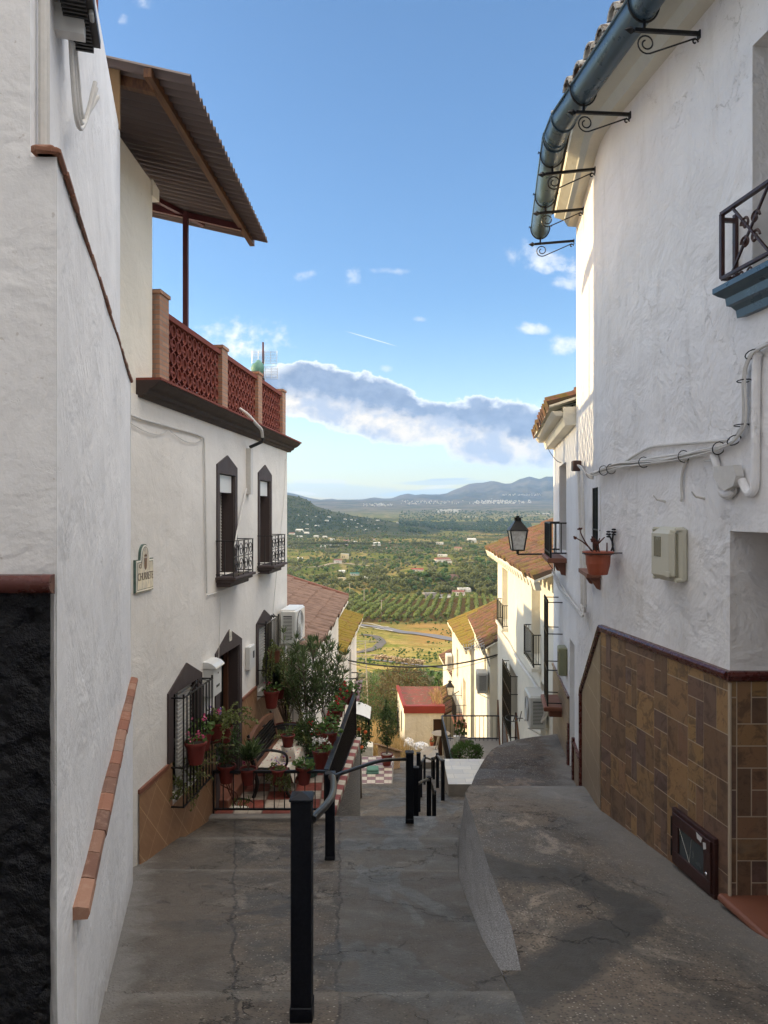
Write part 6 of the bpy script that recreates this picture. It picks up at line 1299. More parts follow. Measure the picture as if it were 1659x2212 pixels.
for zz in (.05, .55, 1.1, 1.58):
    w.bar((0, .22, zz), (.69, .22, zz), .025); w.bar((0, 0, zz), (0, .22, zz), .014); w.bar((.69, 0, zz), (.69, .22, zz), .014)
w.build('iron_cage', M['iron'], gr)
mt = thing('meter_box', 'narrow olive green meter box beside the white doorway on the right', 'meter box', R2.hit(1219, 1450)); mx = R2.fr(10.25, -2.32)
mb = MB(mx); mb.bbox(0, .26, 0, .12, 0, .40, .015); mb.build('case', M['plasticgreen'], mt); mb = MB(mx); mb.box(.08, .18, .12, .124, .18, .32); mb.build('display', M['vent'], mt)
# street lanterns
def lantern(name, label, c, wall, s=1.0, armz=None):
    """c = base centre of the lantern glass; wall = point where the arm meets the wall"""
    c = Vector(c); wall = Vector(wall); t = thing(name, label, 'street lantern', wall)
    mb = MB(); w0, w1, h = .095*s, .145*s, .34*s
    def ring(w, z): return [c+Vector((w*a, w*b, z)) for a, b in ((-1, -1), (1, -1), (1, 1), (-1, 1))]
    lo, hi = ring(w0, 0), ring(w1, h)
    for k in range(4): mb.bar(lo[k], hi[k], .018*s); mb.bar(lo[k], lo[(k+1) % 4], .022*s); mb.bar(hi[k], hi[(k+1) % 4], .022*s)
    mb.bar(c+Vector((0, 0, -.07*s)), c, .04*s); mb.build('frame', M['iron'], t)
    mb = MB(); lo, hi = ring(w0*.97, .004), ring(w1*.97, h-.004)
    for k in range(4): mb.poly((lo[k], lo[(k+1) % 4], hi[(k+1) % 4], hi[k]))
    mb.build('glass', M['frosted'], t)
    mb = MB(); r0 = ring(w1*1.15, h); r1_ = ring(w1*.32, h+.17*s)
    for k in range(4): mb.poly((r0[k], r0[(k+1) % 4], r1_[(k+1) % 4], r1_[k]))
    mb.poly(r0[::-1]); mb.prism(ring(w1*.36, h+.165*s), (0, 0, .05*s)); mb.prism(ring(w1*.55, h+.21*s), (0, 0, .012*s)); mb.prism(ring(w1*.18, h+.22*s), (0, 0, .03*s)); mb.build('roof', M['iron'], t)
    mb = MB(); aw = Vector((wall.x, wall.y, c.z-.075*s)); mb.bar(c+Vector((0, 0, -.075*s)), aw, .028*s); mb.bar(aw+Vector((0, 0, .10*s)), aw-Vector((0, 0, .38*s)), .035*s)
    e = (aw-c); e.z = 0; e.normalize(); pts = []
    for k in range(20): a = k/19*3*PI; q = .06*s*(1-.6*k/19); pts.append(aw-e*(.10*s)+e*(q*math.cos(a))+Vector((0, 0, -.10*s+q*math.sin(a))))
    mb.tube(pts, .005*s, 4, False); mb.tube([aw-Vector((0, 0, .32*s)), aw-e*.2*s-Vector((0, 0, .04*s))], .006*s, 4); mb.build('bracket', M['iron'], t); return t
YLn = 12.3; lantern('street_lantern', 'black iron street lantern with frosted glass above the mossy roof on the right', (px(1118)*YLn, YLn, pz(1188)*YLn), R2.p(12.4, pz(1194)*12.3), .98)
lantern('street_lantern', 'small street lantern on the far sunlit white house down the steps', (px(972)*40, 40, pz(1501)*40), (px(1003)*42, 42, pz(1505)*40), 1.35)
# ------------------------------------------------------------------ RIGHT: sunlit row down the hill
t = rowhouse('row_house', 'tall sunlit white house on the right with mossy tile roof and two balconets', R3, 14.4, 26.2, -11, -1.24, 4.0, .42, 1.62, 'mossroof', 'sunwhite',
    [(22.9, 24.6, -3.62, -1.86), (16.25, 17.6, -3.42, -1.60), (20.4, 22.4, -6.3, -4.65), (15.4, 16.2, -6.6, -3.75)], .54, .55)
for (a, b, c, d, m_) in ((22.9, 24.6, -3.62, -1.86, 'creamtop'), (16.25, 17.6, -3.42, -1.60, 'creamtop'), (20.4, 22.4, -6.3, -4.65, 'window'), (15.4, 16.2, -6.6, -3.75, 'cream')):
    w = MB(R3.fr(a, c)); w.box(0, (b-a)*R3.k, -.30, -.26, 0, d-c); wn = w.build('window' if c > -6.5 else 'door', M[m_], t)
    if c > -4: balcony(wn, R3, a-.1, b+.1, c-.04, .16, .72, 8, 'sunwhite', .09, False)
    elif c > -6.4:
        w = MB(R3.fr(a-.1, c))
        for i in range(11): w.bar((i*.22, .20, -.1), (i*.22, .20, 1.75+(.12 if i == 5 else 0)), .028)
        for zz in (0, .6, 1.2, 1.7): w.bar((0, .20, zz), (2.2, .20, zz), .03); w.bar((0, 0, zz), (0, .20, zz), .02); w.bar((2.2, 0, zz), (2.2, .20, zz), .02)
        w.build('iron_grille', M['iron'], wn)
mb = MB(); mbt = MB()
for (y0, y1, z0, z1) in ((24.9, 25.9, -6.7, -8.6), (21.6, 24.2, -6.1, -8.0), (18.6, 20.6, -5.7, -7.2)):
    mb.prism([R3.p(y1, -11, .02), R3.p(y0, -11, .02), R3.p(y0, z1, .02), R3.p(y1, z0, .02)], R3.n*-.015); mbt.bar(R3.p(y1, z0, .02), R3.p(y0, z1, .02), .05); mbt.bar(R3.p(y1, z0, .02), R3.p(y1, -11, .02), .05)
mb.build('pebble_wainscot', M['pebble'], t); mbt.build('wainscot_trim', M['timber'], t)
acx = frame(R3.p(15.05, -4.50), R3.t, R3.n); ac_unit('air_conditioner', 'large grey air conditioner low on the tall sunlit white house on the right', acx, .85, .33, .66, 'acgrey')
t5 = thing('cable_bundle', 'white cables and pipes beside the large grey air conditioner', 'cables', R3.p(15, -4))
for k in range(4): mb = MB(); mb.tube(curve([R3.hit(1176-k*2, 1490+k*4, .1), R3.hit(1184, 1520, .18+.03*k), R3.hit(1180-k*3, 1545+k*3, .22), R3.hit(1170, 1560, .2)], 5), .018, 6); mb.build('pipe', M['cable'], t5)
pg = thing('pot_ring', 'empty iron plant ring on the wall left of the large grey air conditioner', 'pot ring', R3.p(18.6, -5.3, .3)); mb = MB(); c = R3.p(19.2, -5.45, .30)
mb.tube([c+Vector((.16*math.cos(a), .3*math.sin(a), 0)) for a in fr_(0, 2*PI, 16)], .012, 5, False); mb.bar(c+Vector((.15, 0, 0)), R3.p(19.2, -5.45), .02); mb.tube([c+Vector((.15, -.3, 0)), c+Vector((.2, -.35, .28))], .012, 5); mb.tube([c+Vector((.0, -.3, 0)), c+Vector((.05, -.35, .25))], .012, 5); mb.build('ring', M['iron'], pg)
cab('wall_cable', 'bundle of white cables running diagonally down the tall sunlit house', R3, [((1350+x/2.458)/1.507, (1600+y/2.458)/1.507) for x, y in ((672, 1105), (740, 1190), (800, 1300), (870, 1410), (930, 1490), (1000, 1600), (1060, 1680), (1095, 1750))], .035, 'cable', .04)
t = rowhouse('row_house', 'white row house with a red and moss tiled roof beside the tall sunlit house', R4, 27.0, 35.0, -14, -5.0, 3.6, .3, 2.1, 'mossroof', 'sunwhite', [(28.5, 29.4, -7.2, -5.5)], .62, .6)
w = MB(R4.fr(28.5, -7.2)); w.box(0, .9, -.3, -.26, 0, 1.7); w.build('window', M['slat'], t)
wg = MB(); gx0 = R4.p(27, 0).x
for (xa_, xb_, za_, zb_) in ((gx0+.35, gx0+.75, -6.6, -5.4), (gx0+.02, gx0+.12, -12.2, -8.8)): wg.box(xa_, xb_, 26.95, 26.995, za_, zb_)
wg.build('end_wall_opening', M['vent'], t)
ac_unit('air_conditioner', 'grey air conditioner high on the corner of the red-roofed row house', frame((gx0-.0, 27.05, -6.75), R4.t, R4.n), .85, .38, .72, 'acgrey')
tv = thing('tv_antenna', 'thin TV aerials above the air conditioner on the row house', 'antenna', (gx0, 26.9, -6.0))
mb = MB(); q = lambda x, y: Vector((px((1350+x/2.458)/1.507)*26.9, 26.9, pz((1600+y/2.458)/1.507)*26.9))
mb.tube([q(600, 1400), q(550, 1235)], .03, 5); mb.tube([q(385, 1252), q(560, 1240)], .018, 5)
for k in range(8): p = q(395+k*20, 1251-k); mb.tube([p-Vector((0, .2, .10)), p+Vector((0, .2, .10))], .010, 4)
mb.tube([q(475, 1175), q(520, 1265)], .015, 5)
for k in range(5): p = q(478+k*9, 1180+k*17); mb.tube([p+Vector((-.22, 0, -.12)), p+Vector((.22, 0, .12))], .010, 4)
mb.build('aerial', M['antenna'], tv)
t = rowhouse('row_house', 'sunlit white row house with yellow mossy roof, balcony and peeling corner', R5, 36.0, 45.0, -17, -6.78, 4.5, .3, 1.9, 'yellowmoss', 'oldwhite', [(38.0, 39.2, -11.0, -8.9), (41.5, 42.5, -9.6, -7.9)], .75, .6)
for (a, b, c, d) in [(38.0, 39.2, -11.0, -8.9), (41.5, 42.5, -9.6, -7.9)]: w = MB(R5.fr(a, c)); w.box(0, b-a, -.3, -.26, 0, d-c); wn = w.build('window', M['creamtop'], t)
balcony(t, R5, 37.6, 39.6, -11.0, .55, 1.0, 12, 'terracotta', .15)
ac_unit('air_conditioner', 'white air conditioner on the wall beyond the far balcony', frame(R5.p(44.2, -9.6), R5.t, R5.n), .9, .35, .85, 'plasticwhite')
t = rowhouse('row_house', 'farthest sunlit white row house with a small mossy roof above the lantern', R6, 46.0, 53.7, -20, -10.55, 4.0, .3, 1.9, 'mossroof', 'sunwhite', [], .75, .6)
mb = MB(); x0 = px(957)*49; mb.poly(((x0, 46.0, -10.6), (x0, 46.0, -20), (x0, 53, -20), (x0, 53, -10.6))); 
PL7 = Plane(px(962)*47+.0, 0.0, -1)
t = rowhouse('row_house', 'little tiled lean-to between the red-roofed hut and the far row house', Plane(px(957)*44.5, -.0, -1), 44.0, 50.0, -18, -12.4, 1.6, .2, .9, 'mossroof', 'oldwhite', [], .75, .6)
# spanning cable
sc_ = thing('overhead_cable', 'black electricity cable sagging across the street between the two rows', 'overhead cable', (0, 28, -6)); mb = MB()
A_ = Vector((px(727)*25, 25, pz(1421)*25)); B_ = Vector((px(1075)*27, 27, pz(1414)*27)); mb.tube([A_.lerp(B_, k/24)-Vector((0, 0, 1.55*(k/24)*(1-k/24)*1.0)) for k in range(25)], .028, 6); mb.tube([A_.lerp(B_, k/24)-Vector((0, 0, 2.1*(k/24)*(1-k/24)+.05)) for k in range(25)], .008, 5); mb.build('cable_run', M['cableblack'], sc_)
# ------------------------------------------------------------------ red-roofed hut
Yh = 40.0; hx0, hx1 = px(874)*Yh, px(959)*Yh
hut = thing('hut', 'small whitewashed hut with a flat weathered red roof and dark doorway', 'hut', ((hx0+hx1)/2, Yh, -13.1))
zr_ = -10.75; hb0, hb1 = px(859)*44.6, px(950)*44.6
mb = MB(); dx0, dx1 = px(936)*Yh, px(956)*Yh
for (a, b, c, d) in ((hx0, dx0, -15, zr_), (dx0, dx1, -11.4, zr_), (dx1, hx1, -15, zr_)): mb.poly(((a, Yh, c), (b, Yh, c), (b, Yh, d), (a, Yh, d)))
mb.poly(((hx0, Yh, -15), (hx0, Yh, zr_), (hb0, 44.6, zr_), (hb0, 44.6, -15))); mb.poly(((hx1, Yh, -15), (hx1, Yh, zr_), (hb1, 44.6, zr_), (hb1, 44.6, -15))); mb.poly(((hb0, 44.6, -15), (hb1, 44.6, -15), (hb1, 44.6, zr_), (hb0, 44.6, zr_)))
mb.poly(((dx0, Yh, -15), (dx0, Yh, -11.4), (dx0, Yh+.3, -11.4), (dx0, Yh+.3, -15))); mb.build('wall', M['oldwhite'], hut)
mb = MB(); mb.box(dx0, dx1, Yh+.25, Yh+.3, -15, -11.4); mb.build('doorway', M['ironbrown'], hut)
mb = MB(); mb.poly(((hx0, Yh, zr_+.02), (hx1, Yh, zr_+.02), (hb1, 44.6, zr_+.05), (hb0, 44.6, zr_+.05))); hr_ = mb.build('roof', M['redpaint'], hut); mb = MB(); mb.prism([(hx0-.05, Yh-.12, zr_-.30), (hx1+.05, Yh-.12, zr_-.30), (hx1+.05, Yh-.12, zr_+.10), (hx0-.05, Yh-.12, zr_+.10)], (0, .34, 0)); mb.prism([(hx0-.08, Yh, zr_-.05), (hb0-.08, 44.6, zr_-.05), (hb0-.08, 44.6, zr_+.12), (hx0-.08, Yh, zr_+.12)], (.16, 0, 0)); mb.build('roof_edge', M['rededge'], hr_)
mb = MB(); mb.box(hx0-.35-.03, hx0-.3, 41.6, 42.3, -12.6, -11.4); mb.build('window_grille', M['iron'], hut)
# ------------------------------------------------------------------ valley terrain
def sstep(a, b, x):
    t = max(0.0, min(1.0, (x-a)/(b-a))); return t*t*(3-2*t)
def conv6(x, y): return ((900+x/3.318)/1.507, (1500+y/3.318)/1.507)
def conv7(x, y): return ((1300+x/3.0164)/1.507, (1500+y/3.0164)/1.507)
RIDGE = [(px(u), pz(v)) for u, v in [conv6(-400, 260), conv6(100, 338), conv6(200, 358), conv6(350, 400), conv6(480, 420), conv6(600, 408), conv6(650, 420), conv6(800, 419), conv6(920, 418), conv6(1000, 403), conv6(1060, 396), conv6(1150, 408), conv6(1250, 405), conv6(1330, 372), conv6(1420, 353), conv6(1500, 370), conv6(1600, 358),
    conv7(80, 322), conv7(150, 340), conv7(220, 328), conv7(300, 331), conv7(400, 330), conv7(470, 318), conv7(520, 292), conv7(600, 262), conv7(680, 228), conv7(760, 217), conv7(830, 213), conv7(905, 197), conv7(960, 204), conv7(1030, 224), conv7(1100, 222), conv7(1180, 180), conv7(1280, 154), conv7(1380, 180), conv7(1440, 154), conv7(1520, 156), conv7(1800, 130), conv7(2600, 200)]]
RIDGE = [r for i, r in enumerate(RIDGE) if i == 0 or r[0] > RIDGE[i-1][0]+.0005]
HILL = [(px(u), pz(v)) for u, v in [conv6(-700, 330), conv6(100, 368), conv6(200, 385), conv6(260, 398), conv6(340, 430), conv6(420, 490), conv6(520, 523), conv6(600, 550), conv6(700, 570), conv6(820, 595), conv6(1000, 622), conv6(1190, 650), conv6(1290, 672), conv6(1500, 700), conv6(1900, 760)]]
def terr(x, y):
    z = lerp_tab(BASE, y); r = x/max(y, 1)
    if y > 60:
        k = min(1, (y-60)/200); z += k*(mnoise.noise(Vector((x*.012, y*.012, 1)))*3.2 + mnoise.noise(Vector((x*.05, y*.05, 5)))*.7)*(1 if y < 1500 else 1.6)
    if 250 < y < 800: z += 0
    # gully bank and low ridges on the near valley floor
    k = sstep(1010, 1110, y)*(1-sstep(1250, 1700, y)); z += k*(13+4*mnoise.noise(Vector((x*.01, 2, 3))))*sstep(-60, 80, x)
    z += 10*sstep(1150, 1500, y)*(1-sstep(1900, 2600, y))*sstep(20, 250, x)
    z -= 5*math.exp(-((y-960)/40)**2)
    if 2300 < y < 6000:
        h = lerp_tab(HILL, r)*4000; b0 = -105; t = sstep(2600, 4000, y) if y < 4000 else 1-sstep(4000, 5600, y); hh = (h-b0)*t**.85
        if h > b0: z = max(z, b0+hh*(1+.04*mnoise.noise(Vector((x*.004, y*.004, 9)))) + (mnoise.noise(Vector((x*.003, y*.003, 2)))*10+mnoise.noise(Vector((x*.012, y*.012, 2)))*4)*t*(1-t)*3)
    return z
def geo(a, b, n): return [a*(b/a)**(i/n) for i in range(n+1)]
mb = MB(); rows = fr_(-40, 40, 16)[:-1]+geo(40, 12000, 330)
us_ = fr_(-1.5, -.5, 14)[:-1]+fr_(-.5, .62, 300)+fr_(.62, 1.5, 12)[1:]
idx = [[mb.P(((max(y, 40)*u), y, terr(max(y, 40)*u, y)-(.55 if y < 45 else 0))) for u in us_] for y in rows]
for i in range(len(rows)-1):
    for j in range(len(us_)-1): mb.face((idx[i][j], idx[i][j+1], idx[i+1][j+1], idx[i+1][j]))
mb.build('valley_ground', M['terrain'], kind='structure', smooth=True)
hl = MB(); rows = fr_(2560, 4400, 70); us_h = fr_(-.62, .14, 180)
idx = [[hl.P((y*u, y, terr(y*u, y)+(1.0 if terr(y*u, y) > -98 else -8))) for u in us_h] for y in rows]
for i in range(len(rows)-1):
    for j in range(len(us_h)-1): hl.face((idx[i][j], idx[i][j+1], idx[i+1][j+1], idx[i+1][j]))
hl.build('hillside', M['hill'], kind='structure', smooth=True)
mm = MB(); rows = fr_(10500, 16000, 60); us_m = fr_(-.7, .7, 420)
def mount(u, y):
    h = lerp_tab(RIDGE, u)*16000; t = (y-10500)/5500; b0 = 135
    n = mnoise.noise(Vector((u*26, y*.0004, 1)))*.5+mnoise.noise(Vector((u*60, y*.0011, 4)))*.35+mnoise.noise(Vector((u*140, y*.002, 8)))*.2
    return b0+(h-b0)*max(0, t)**1.25+n*180*t*(1-t)*3*(.35+max(0, h)/1000)
idx = [[mm.P((y*u, y, mount(u, y) if y < 16000 else lerp_tab(RIDGE, u)*16000)) for u in us_m] for y in rows]
for i in range(len(rows)-1):
    for j in range(len(us_m)-1): mm.face((idx[i][j], idx[i][j+1], idx[i+1][j+1], idx[i+1][j]))
mm.build('mountains', M['mountain'], kind='structure', smooth=True)
def thit(u, v, y0=60, y1=11000):
    r, s_ = px(u), pz(v); y = y0
    while y < y1:
        y2 = y*1.01
        if s_*y2 <= terr(r*y2, y2):
            a, b = y, y2
            for _ in range(12):
                m_ = (a+b)/2
                if s_*m_ <= terr(r*m_, m_): b = m_
                else: a = m_
            return Vector((r*b, b, terr(r*b, b)))
        y = y2
    return Vector((r*y1, y1, s_*y1))
def conv1(x, y): return ((900+x/1.746)/1.507, (1500+y/1.746)/1.507)   # wide valley zoom
def strip(name, pts, w, mat, lift=.35, pts2=None):
    P_ = curve([thit(*p) for p in pts], 10); mb = MB(); L_ = []; Rr = []
    for i, p in enumerate(P_):
        t_ = (P_[min(i+1, len(P_)-1)]-P_[max(i-1, 0)]); t_.z = 0; t_.normalize(); s_ = Vector((-t_.y, t_.x, 0)); ww = w/2
        for side, A in ((-1, L_), (1, Rr)):
            q = p+s_*side*ww; A.append(mb.P((q.x, q.y, terr(q.x, q.y)+lift)))
    for i in range(len(P_)-1): mb.face((L_[i], L_[i+1], Rr[i+1], Rr[i]))
    return mb.build(name, M[mat], kind='structure')
strip('road', [conv1(430, 930), conv1(560, 945), conv1(680, 968), conv1(800, 985), conv1(940, 1008), conv1(1060, 1030)], 9, 'asphalt', .6)
strip('road_kerb', [conv1(440, 938), conv1(560, 958), conv1(660, 975)], 1.6, 'kerbpale', 1.0)
strip('road_kerb', [conv1(450, 925), conv1(540, 932), conv1(640, 952)], 1.2, 'kerbpale', 1.0)
strip('track', [conv1(430, 1095), conv1(520, 1080), conv1(580, 1055), conv1(598, 1030), conv1(560, 1000), conv1(480, 990)], 6, 'tarmac', .4)
strip('track', [conv1(420, 1125), conv1(560, 1135), conv1(760, 1160), conv1(960, 1180)], 4, 'asphalt', .4)
strip('road', [conv1(430, 1300), conv1(560, 1303), conv1(700, 1308), conv1(760, 1312)], 4.5, 'asphalt', .3)
strip('dirt_track', [conv1(60, 612), conv1(250, 600), conv1(380, 585), conv1(600, 592)], 10, 'track', .8)
strip('dirt_track', [conv1(60, 470), conv1(300, 470), conv1(420, 480)], 16, 'track', 1.0)
strip('dirt_track', [conv7(960, 545), conv7(1200, 540), conv7(1500, 535)], 60, 'track', 1.5)
mb = MB(); P_ = [thit(*conv1(x, y)) for x, y in ((576, 1128), (650, 1138), (740, 1150), (820, 1160))]
for i, p in enumerate(curve(P_, 14)):
    for k in range(5):
        q = p+Vector((R.uniform(-2, 2), R.uniform(-1.5, 1.5), R.uniform(0, 2.2))); s_ = R.uniform(.5, 1.0); mb.bbox(q.x-s_, q.x+s_, q.y-s_*.7, q.y+s_*.7, q.z-s_*.6, q.z+s_*.6, s_*.3)
tag(mb.build('stone_embankment', M['riprap'], origin=P_[0]), 'long low bank of ochre rubble beside the dark track on the green slope', 'stone bank')
# cliff face
mb = MB(); a, b = conv1(900, 640), conv1(1110, 660); p = thit(*conv1(905, 690)); q = thit(*conv1(1110, 695)); mb.grid(lambda t, s_: (p.x+(q.x-p.x)*t, 1035+50*s_+6*mnoise.noise(Vector((t*9, s_*3, 0))), -113+17*s_*(.6+.6*math.sin(PI*t))), fr_(0, 1, 40), fr_(0, 1, 8)); mb.build('clay_bank', M['clay'], kind='structure', smooth=True)
# ------------------------------------------------------------------ trees
def crown(mb, n, rx, rz, cz, size, lobes=5, flat_=.9, seed=0):
    rr = random.Random(seed); L = [(Vector((rr.uniform(-.5, .5)*rx, rr.uniform(-.5, .5)*rx, cz+rr.uniform(-.35, .45)*rz)), rr.uniform(.45, .75)) for _ in range(lobes)]
    for _ in range(n):
        c, s_ = rr.choice(L); d = Vector((rr.gauss(0, 1), rr.gauss(0, 1), rr.gauss(0, 1))).normalized(); k = rr.uniform(.45, 1.0)**.5
        p = c+Vector((d.x*rx*s_*k, d.y*rx*s_*k, d.z*rz*s_*k)); up = Vector((rr.gauss(0, 1), rr.gauss(0, 1), rr.gauss(0, 1))).normalized()
        a = d.cross(up); a = a.normalized() if a.length > 1e-3 else Vector((1, 0, 0)); b = (d*rr.uniform(.0, .6)+a.cross(d)).normalized(); z_ = size*rr.uniform(.6, 1.3)
        mb.poly((p-a*z_*.5-b*z_*.5, p+a*z_*.5-b*z_*.35, p+a*z_*.35+b*z_*.5, p-a*z_*.4+b*z_*.45), rr.random())
def trunkmb(h, r, n=5): mb = MB(); mb.tube([(0, 0, -.3), (r*.3, 0, h*.5), (0, r*.3, h)], [r*1.3, r, r*.7], 6); return mb
def mk_tree(name, h, rx, rz, n, size, mat, lobes=5, seed=1, tr=.25):
    t = thing(name, None, None); trunkmb(h*.5, tr).build('trunk', M['bark'], t); mb = MB(); crown(mb, n, rx, rz, h*.62, size, lobes, seed=seed); mb.build('crown', M[mat], t); return t
def proto_copy(pr, loc, s, rz, label, cat, group, first):
    o = pr if first else None
    if o is None:
        o = pr.copy(); COL.objects.link(o)
        for ch in PK[pr]: c = ch.copy(); COL.objects.link(c); c.parent = o
    o.location = loc; o.rotation_euler = (0, 0, rz); o.scale = (s, s, s*R.uniform(.85, 1.15)); o['label'] = label; o['category'] = cat; o['group'] = group; return o
def merged(name, pr, places, mat, label, cat):    # countless far ones as one mesh
    me0 = [c for c in PK[pr] if 'crown' in c.name][0].data; n = len(me0.vertices); co = np.zeros(n*3); me0.vertices.foreach_get('co', co); co = co.reshape(-1, 3)
    lf = np.array([list(p.vertices) for p in me0.polygons if len(p.vertices) == 4]); rnd = np.random.RandomState(3); V = []; Fc = []
    for i, (p, s_) in enumerate(places):
        a = rnd.uniform(0, 6.28); c, s2 = math.cos(a), math.sin(a); q = co*s_; V.append(np.stack([q[:, 0]*c-q[:, 1]*s2+p[0], q[:, 0]*s2+q[:, 1]*c+p[1], q[:, 2]+p[2]], 1)); Fc.append(lf+i*n)
    V = np.concatenate(V); Fc = np.concatenate(Fc); me = bpy.data.meshes.new(name); me.vertices.add(len(V)); me.vertices.foreach_set('co', V.astype(np.float32).ravel())
    me.loops.add(len(Fc)*4); me.loops.foreach_set('vertex_index', Fc.astype(np.int32).ravel()); me.polygons.add(len(Fc)); me.polygons.foreach_set('loop_start', np.arange(len(Fc), dtype=np.int32)*4)
    at_ = me.attributes.new('rnd', 'FLOAT', 'FACE'); at_.data.foreach_set('value', rnd.uniform(0, 1, len(Fc)).astype(np.float32)); me.update(calc_edges=True); me.materials.append(M[mat])
    o = bpy.data.objects.new(name, me); COL.objects.link(o); tag(o, label, cat, None, 'stuff'); return o
PK = {}
def reg(t): PK[t] = [c for c in COL.objects if c.parent == t]; return t
p_cit = reg(mk_tree('citrus_tree', 2.7, 1.25, 1.1, 46, .75, 'citrus', 4, 11, .10))
p_oli = reg(mk_tree('olive_tree', 4.2, 2.5, 1.7, 90, .85, 'olive', 6, 12, .22))
p_dar = reg(mk_tree('round_tree', 6.5, 3.2, 2.7, 110, 1.1, 'woods', 6, 13, .28))
p_grn = reg(mk_tree('leafy_tree', 5.0, 2.7, 2.1, 90, 1.0, 'leaf', 6, 14, .22))
p_cyp = reg(mk_tree('cypress_tree', 9.0, .9, 4.2, 90, .8, 'cypress', 7, 15, .2))
# orchard in rows on the near valley floor
orch = []
c_o = thit(*conv1(760, 850)); ang = .08
for i in range(-11, 15):
    for j in range(64):
        x = i*9.2+ (j*5.2-70)*ang*1.5 + R.uniform(-.4, .4) + 8; y = 640+j*5.2+R.uniform(-.5, .5)
        if y > 905 or R.random() < .05: continue
        u = CU+F*x/y
        if u < 715 or u > 1085: continue
        orch.append((y, x))
orch.sort()
def spread_lab(): pass
near_o = orch[:290]; rest = orch[290:]
for i, (y, x) in enumerate(near_o): proto_copy(p_cit, (x, y, terr(x, y)), R.uniform(1.75, 2.5), R.uniform(0, 6), 'small round citrus tree in the orchard rows on the valley floor', 'citrus tree', 'citrus trees in the near orchard rows', i == 0)
merged('far_citrus_trees', p_cit, [((x, y, terr(x, y)), R.uniform(1.75, 2.5)) for y, x in rest], 'citrus', 'rear rows of the citrus orchard running back to the gully', 'orchard')
VH = [(conv1(875, 783), 27, 'square windowless grey block house at the top of the citrus orchard', 'fargrey', 'fargrey', 15, True), (conv1(955, 780), 32, 'long low white shed between the grey block and the white farm', 'farwhite', 'fargrey', 7, True), (conv1(1030, 768), 26, 'white farmhouse with brown roof at the top of the citrus orchard', 'farwhite', 'farroof', 12, False), (conv1(1070, 745), 26, 'flat white building behind the white farmhouse above the orchard', 'farwhite', 'farwhite', 10, True),
    (conv1(952, 583), 32, 'white villa with red-brown roof on the slope above the clay bank', 'farwhite', 'farroof', 12, False), (conv1(1112, 464), 18, 'small white house standing alone on the rise near the tall tree', 'farwhite', 'farwhite', 9, False), (conv1(925, 476), 15, 'pale house left of the tall tree on the rise', 'farwhite', 'fartan', 7, True), (conv1(940, 545), 20, 'white cottage just above the red-brown roofed villa', 'farwhite', 'farwhite', 6, True),
    (conv1(1030, 508), 16, 'brown-roofed house among the trees right of the rise', 'fartan', 'farroof', 7, False), (conv1(800, 628), 26, 'low house with bright red roof left of the clay bank', 'farwhite', 'farred', 6, False), (conv1(385, 560), 16, 'square ochre building beside the dark pine trees', 'fartan', 'farwhite', 15, True), (conv1(350, 582), 16, 'white house below the square ochre building', 'farwhite', 'farroof', 9, False),
    (conv1(360, 682), 20, 'cream farm building left of the cypresses', 'fartan', 'fartan', 8, True), (conv1(375, 640), 14, 'white house behind the cypresses', 'farwhite', 'farwhite', 7, False), (conv1(445, 652), 20, 'farm shed with green roof beside the cypresses', 'farwhite', 'fargreen', 6, False), (conv1(500, 675), 26, 'white farm buildings right of the green shed', 'farwhite', 'farwhite', 7, True), (conv1(556, 676), 12, 'small white outbuilding at the right of the white farm', 'farwhite', 'farroof', 6, False)]
VHP = [thit(*a[0], 500) for a in VH]
def clearp(p, q=0): return any(abs(p.x-h.x) < 15 and -75 < p.y-h.y < 8 for h in VHP)
# scattered trees and bushes: positions in the picture's valley bands
sc = {'o': [], 'd': [], 'g': []}
def okd(u): return 600 < u < 1200
n_ = 0
while n_ < 6400:
    u = R.uniform(605, 1190); v = R.choice((R.uniform(1160, 1290), R.uniform(1160, 1262), R.uniform(1150, 1200)))
    p = thit(u, v, 900, 4200); n_ += 1
    if p.y > 3500 or clearp(p): continue
    dens = mnoise.noise(Vector((p.x*.006, p.y*.004, 7)))
    if dens < -.08 and R.random() < .8: continue
    k = mnoise.noise(Vector((p.x*.01, p.y*.008, 17)))+R.uniform(-.25, .25)+(.25 if v > 1240 else 0)-(.1 if u > 900 else 0)
    sc['d' if k > .18 else 'g' if k > -.1 else 'o'].append((p.y, p.x, R.uniform(.6, 1.0)*(2.4 if R.random() < .25 else 1.45)))
for _ in range(420):      # olive slope right of the gully
    u, v = conv1(R.uniform(930, 1258), R.uniform(655, 760)); v += (1258-((u*1.507-900)*1.746))*.0
    if v < 1243+(1100-u)*.13: continue
    p = thit(u, v, 600, 1300)
    if clearp(p): continue
    sc['o'].append((p.y, p.x, R.uniform(.8, 1.2)))
for _ in range(150):     # bushes near the lower road
    u, v = conv1(R.uniform(430, 960), R.uniform(1195, 1300)); 
    if v < 1462 or R.random() < .3: continue
    p = thit(u, v, 120, 400); sc['g' if R.random() < .35 else 'o'].append((p.y, p.x, R.uniform(.45, .8)))
for _ in range(60):
    u, v = conv1(R.uniform(560, 1000), R.uniform(898, 935)); p = thit(u, v, 500, 700); sc['g' if R.random() < .5 else 'd'].append((p.y, p.x, R.uniform(.45, .75)))
for _ in range(40):
    u, v = conv1(R.uniform(340, 440), R.uniform(760, 930)); p = thit(u, v, 400, 900); sc['o' if R.random() < .6 else 'd'].append((p.y, p.x, R.uniform(.9, 1.5)))
mead = []
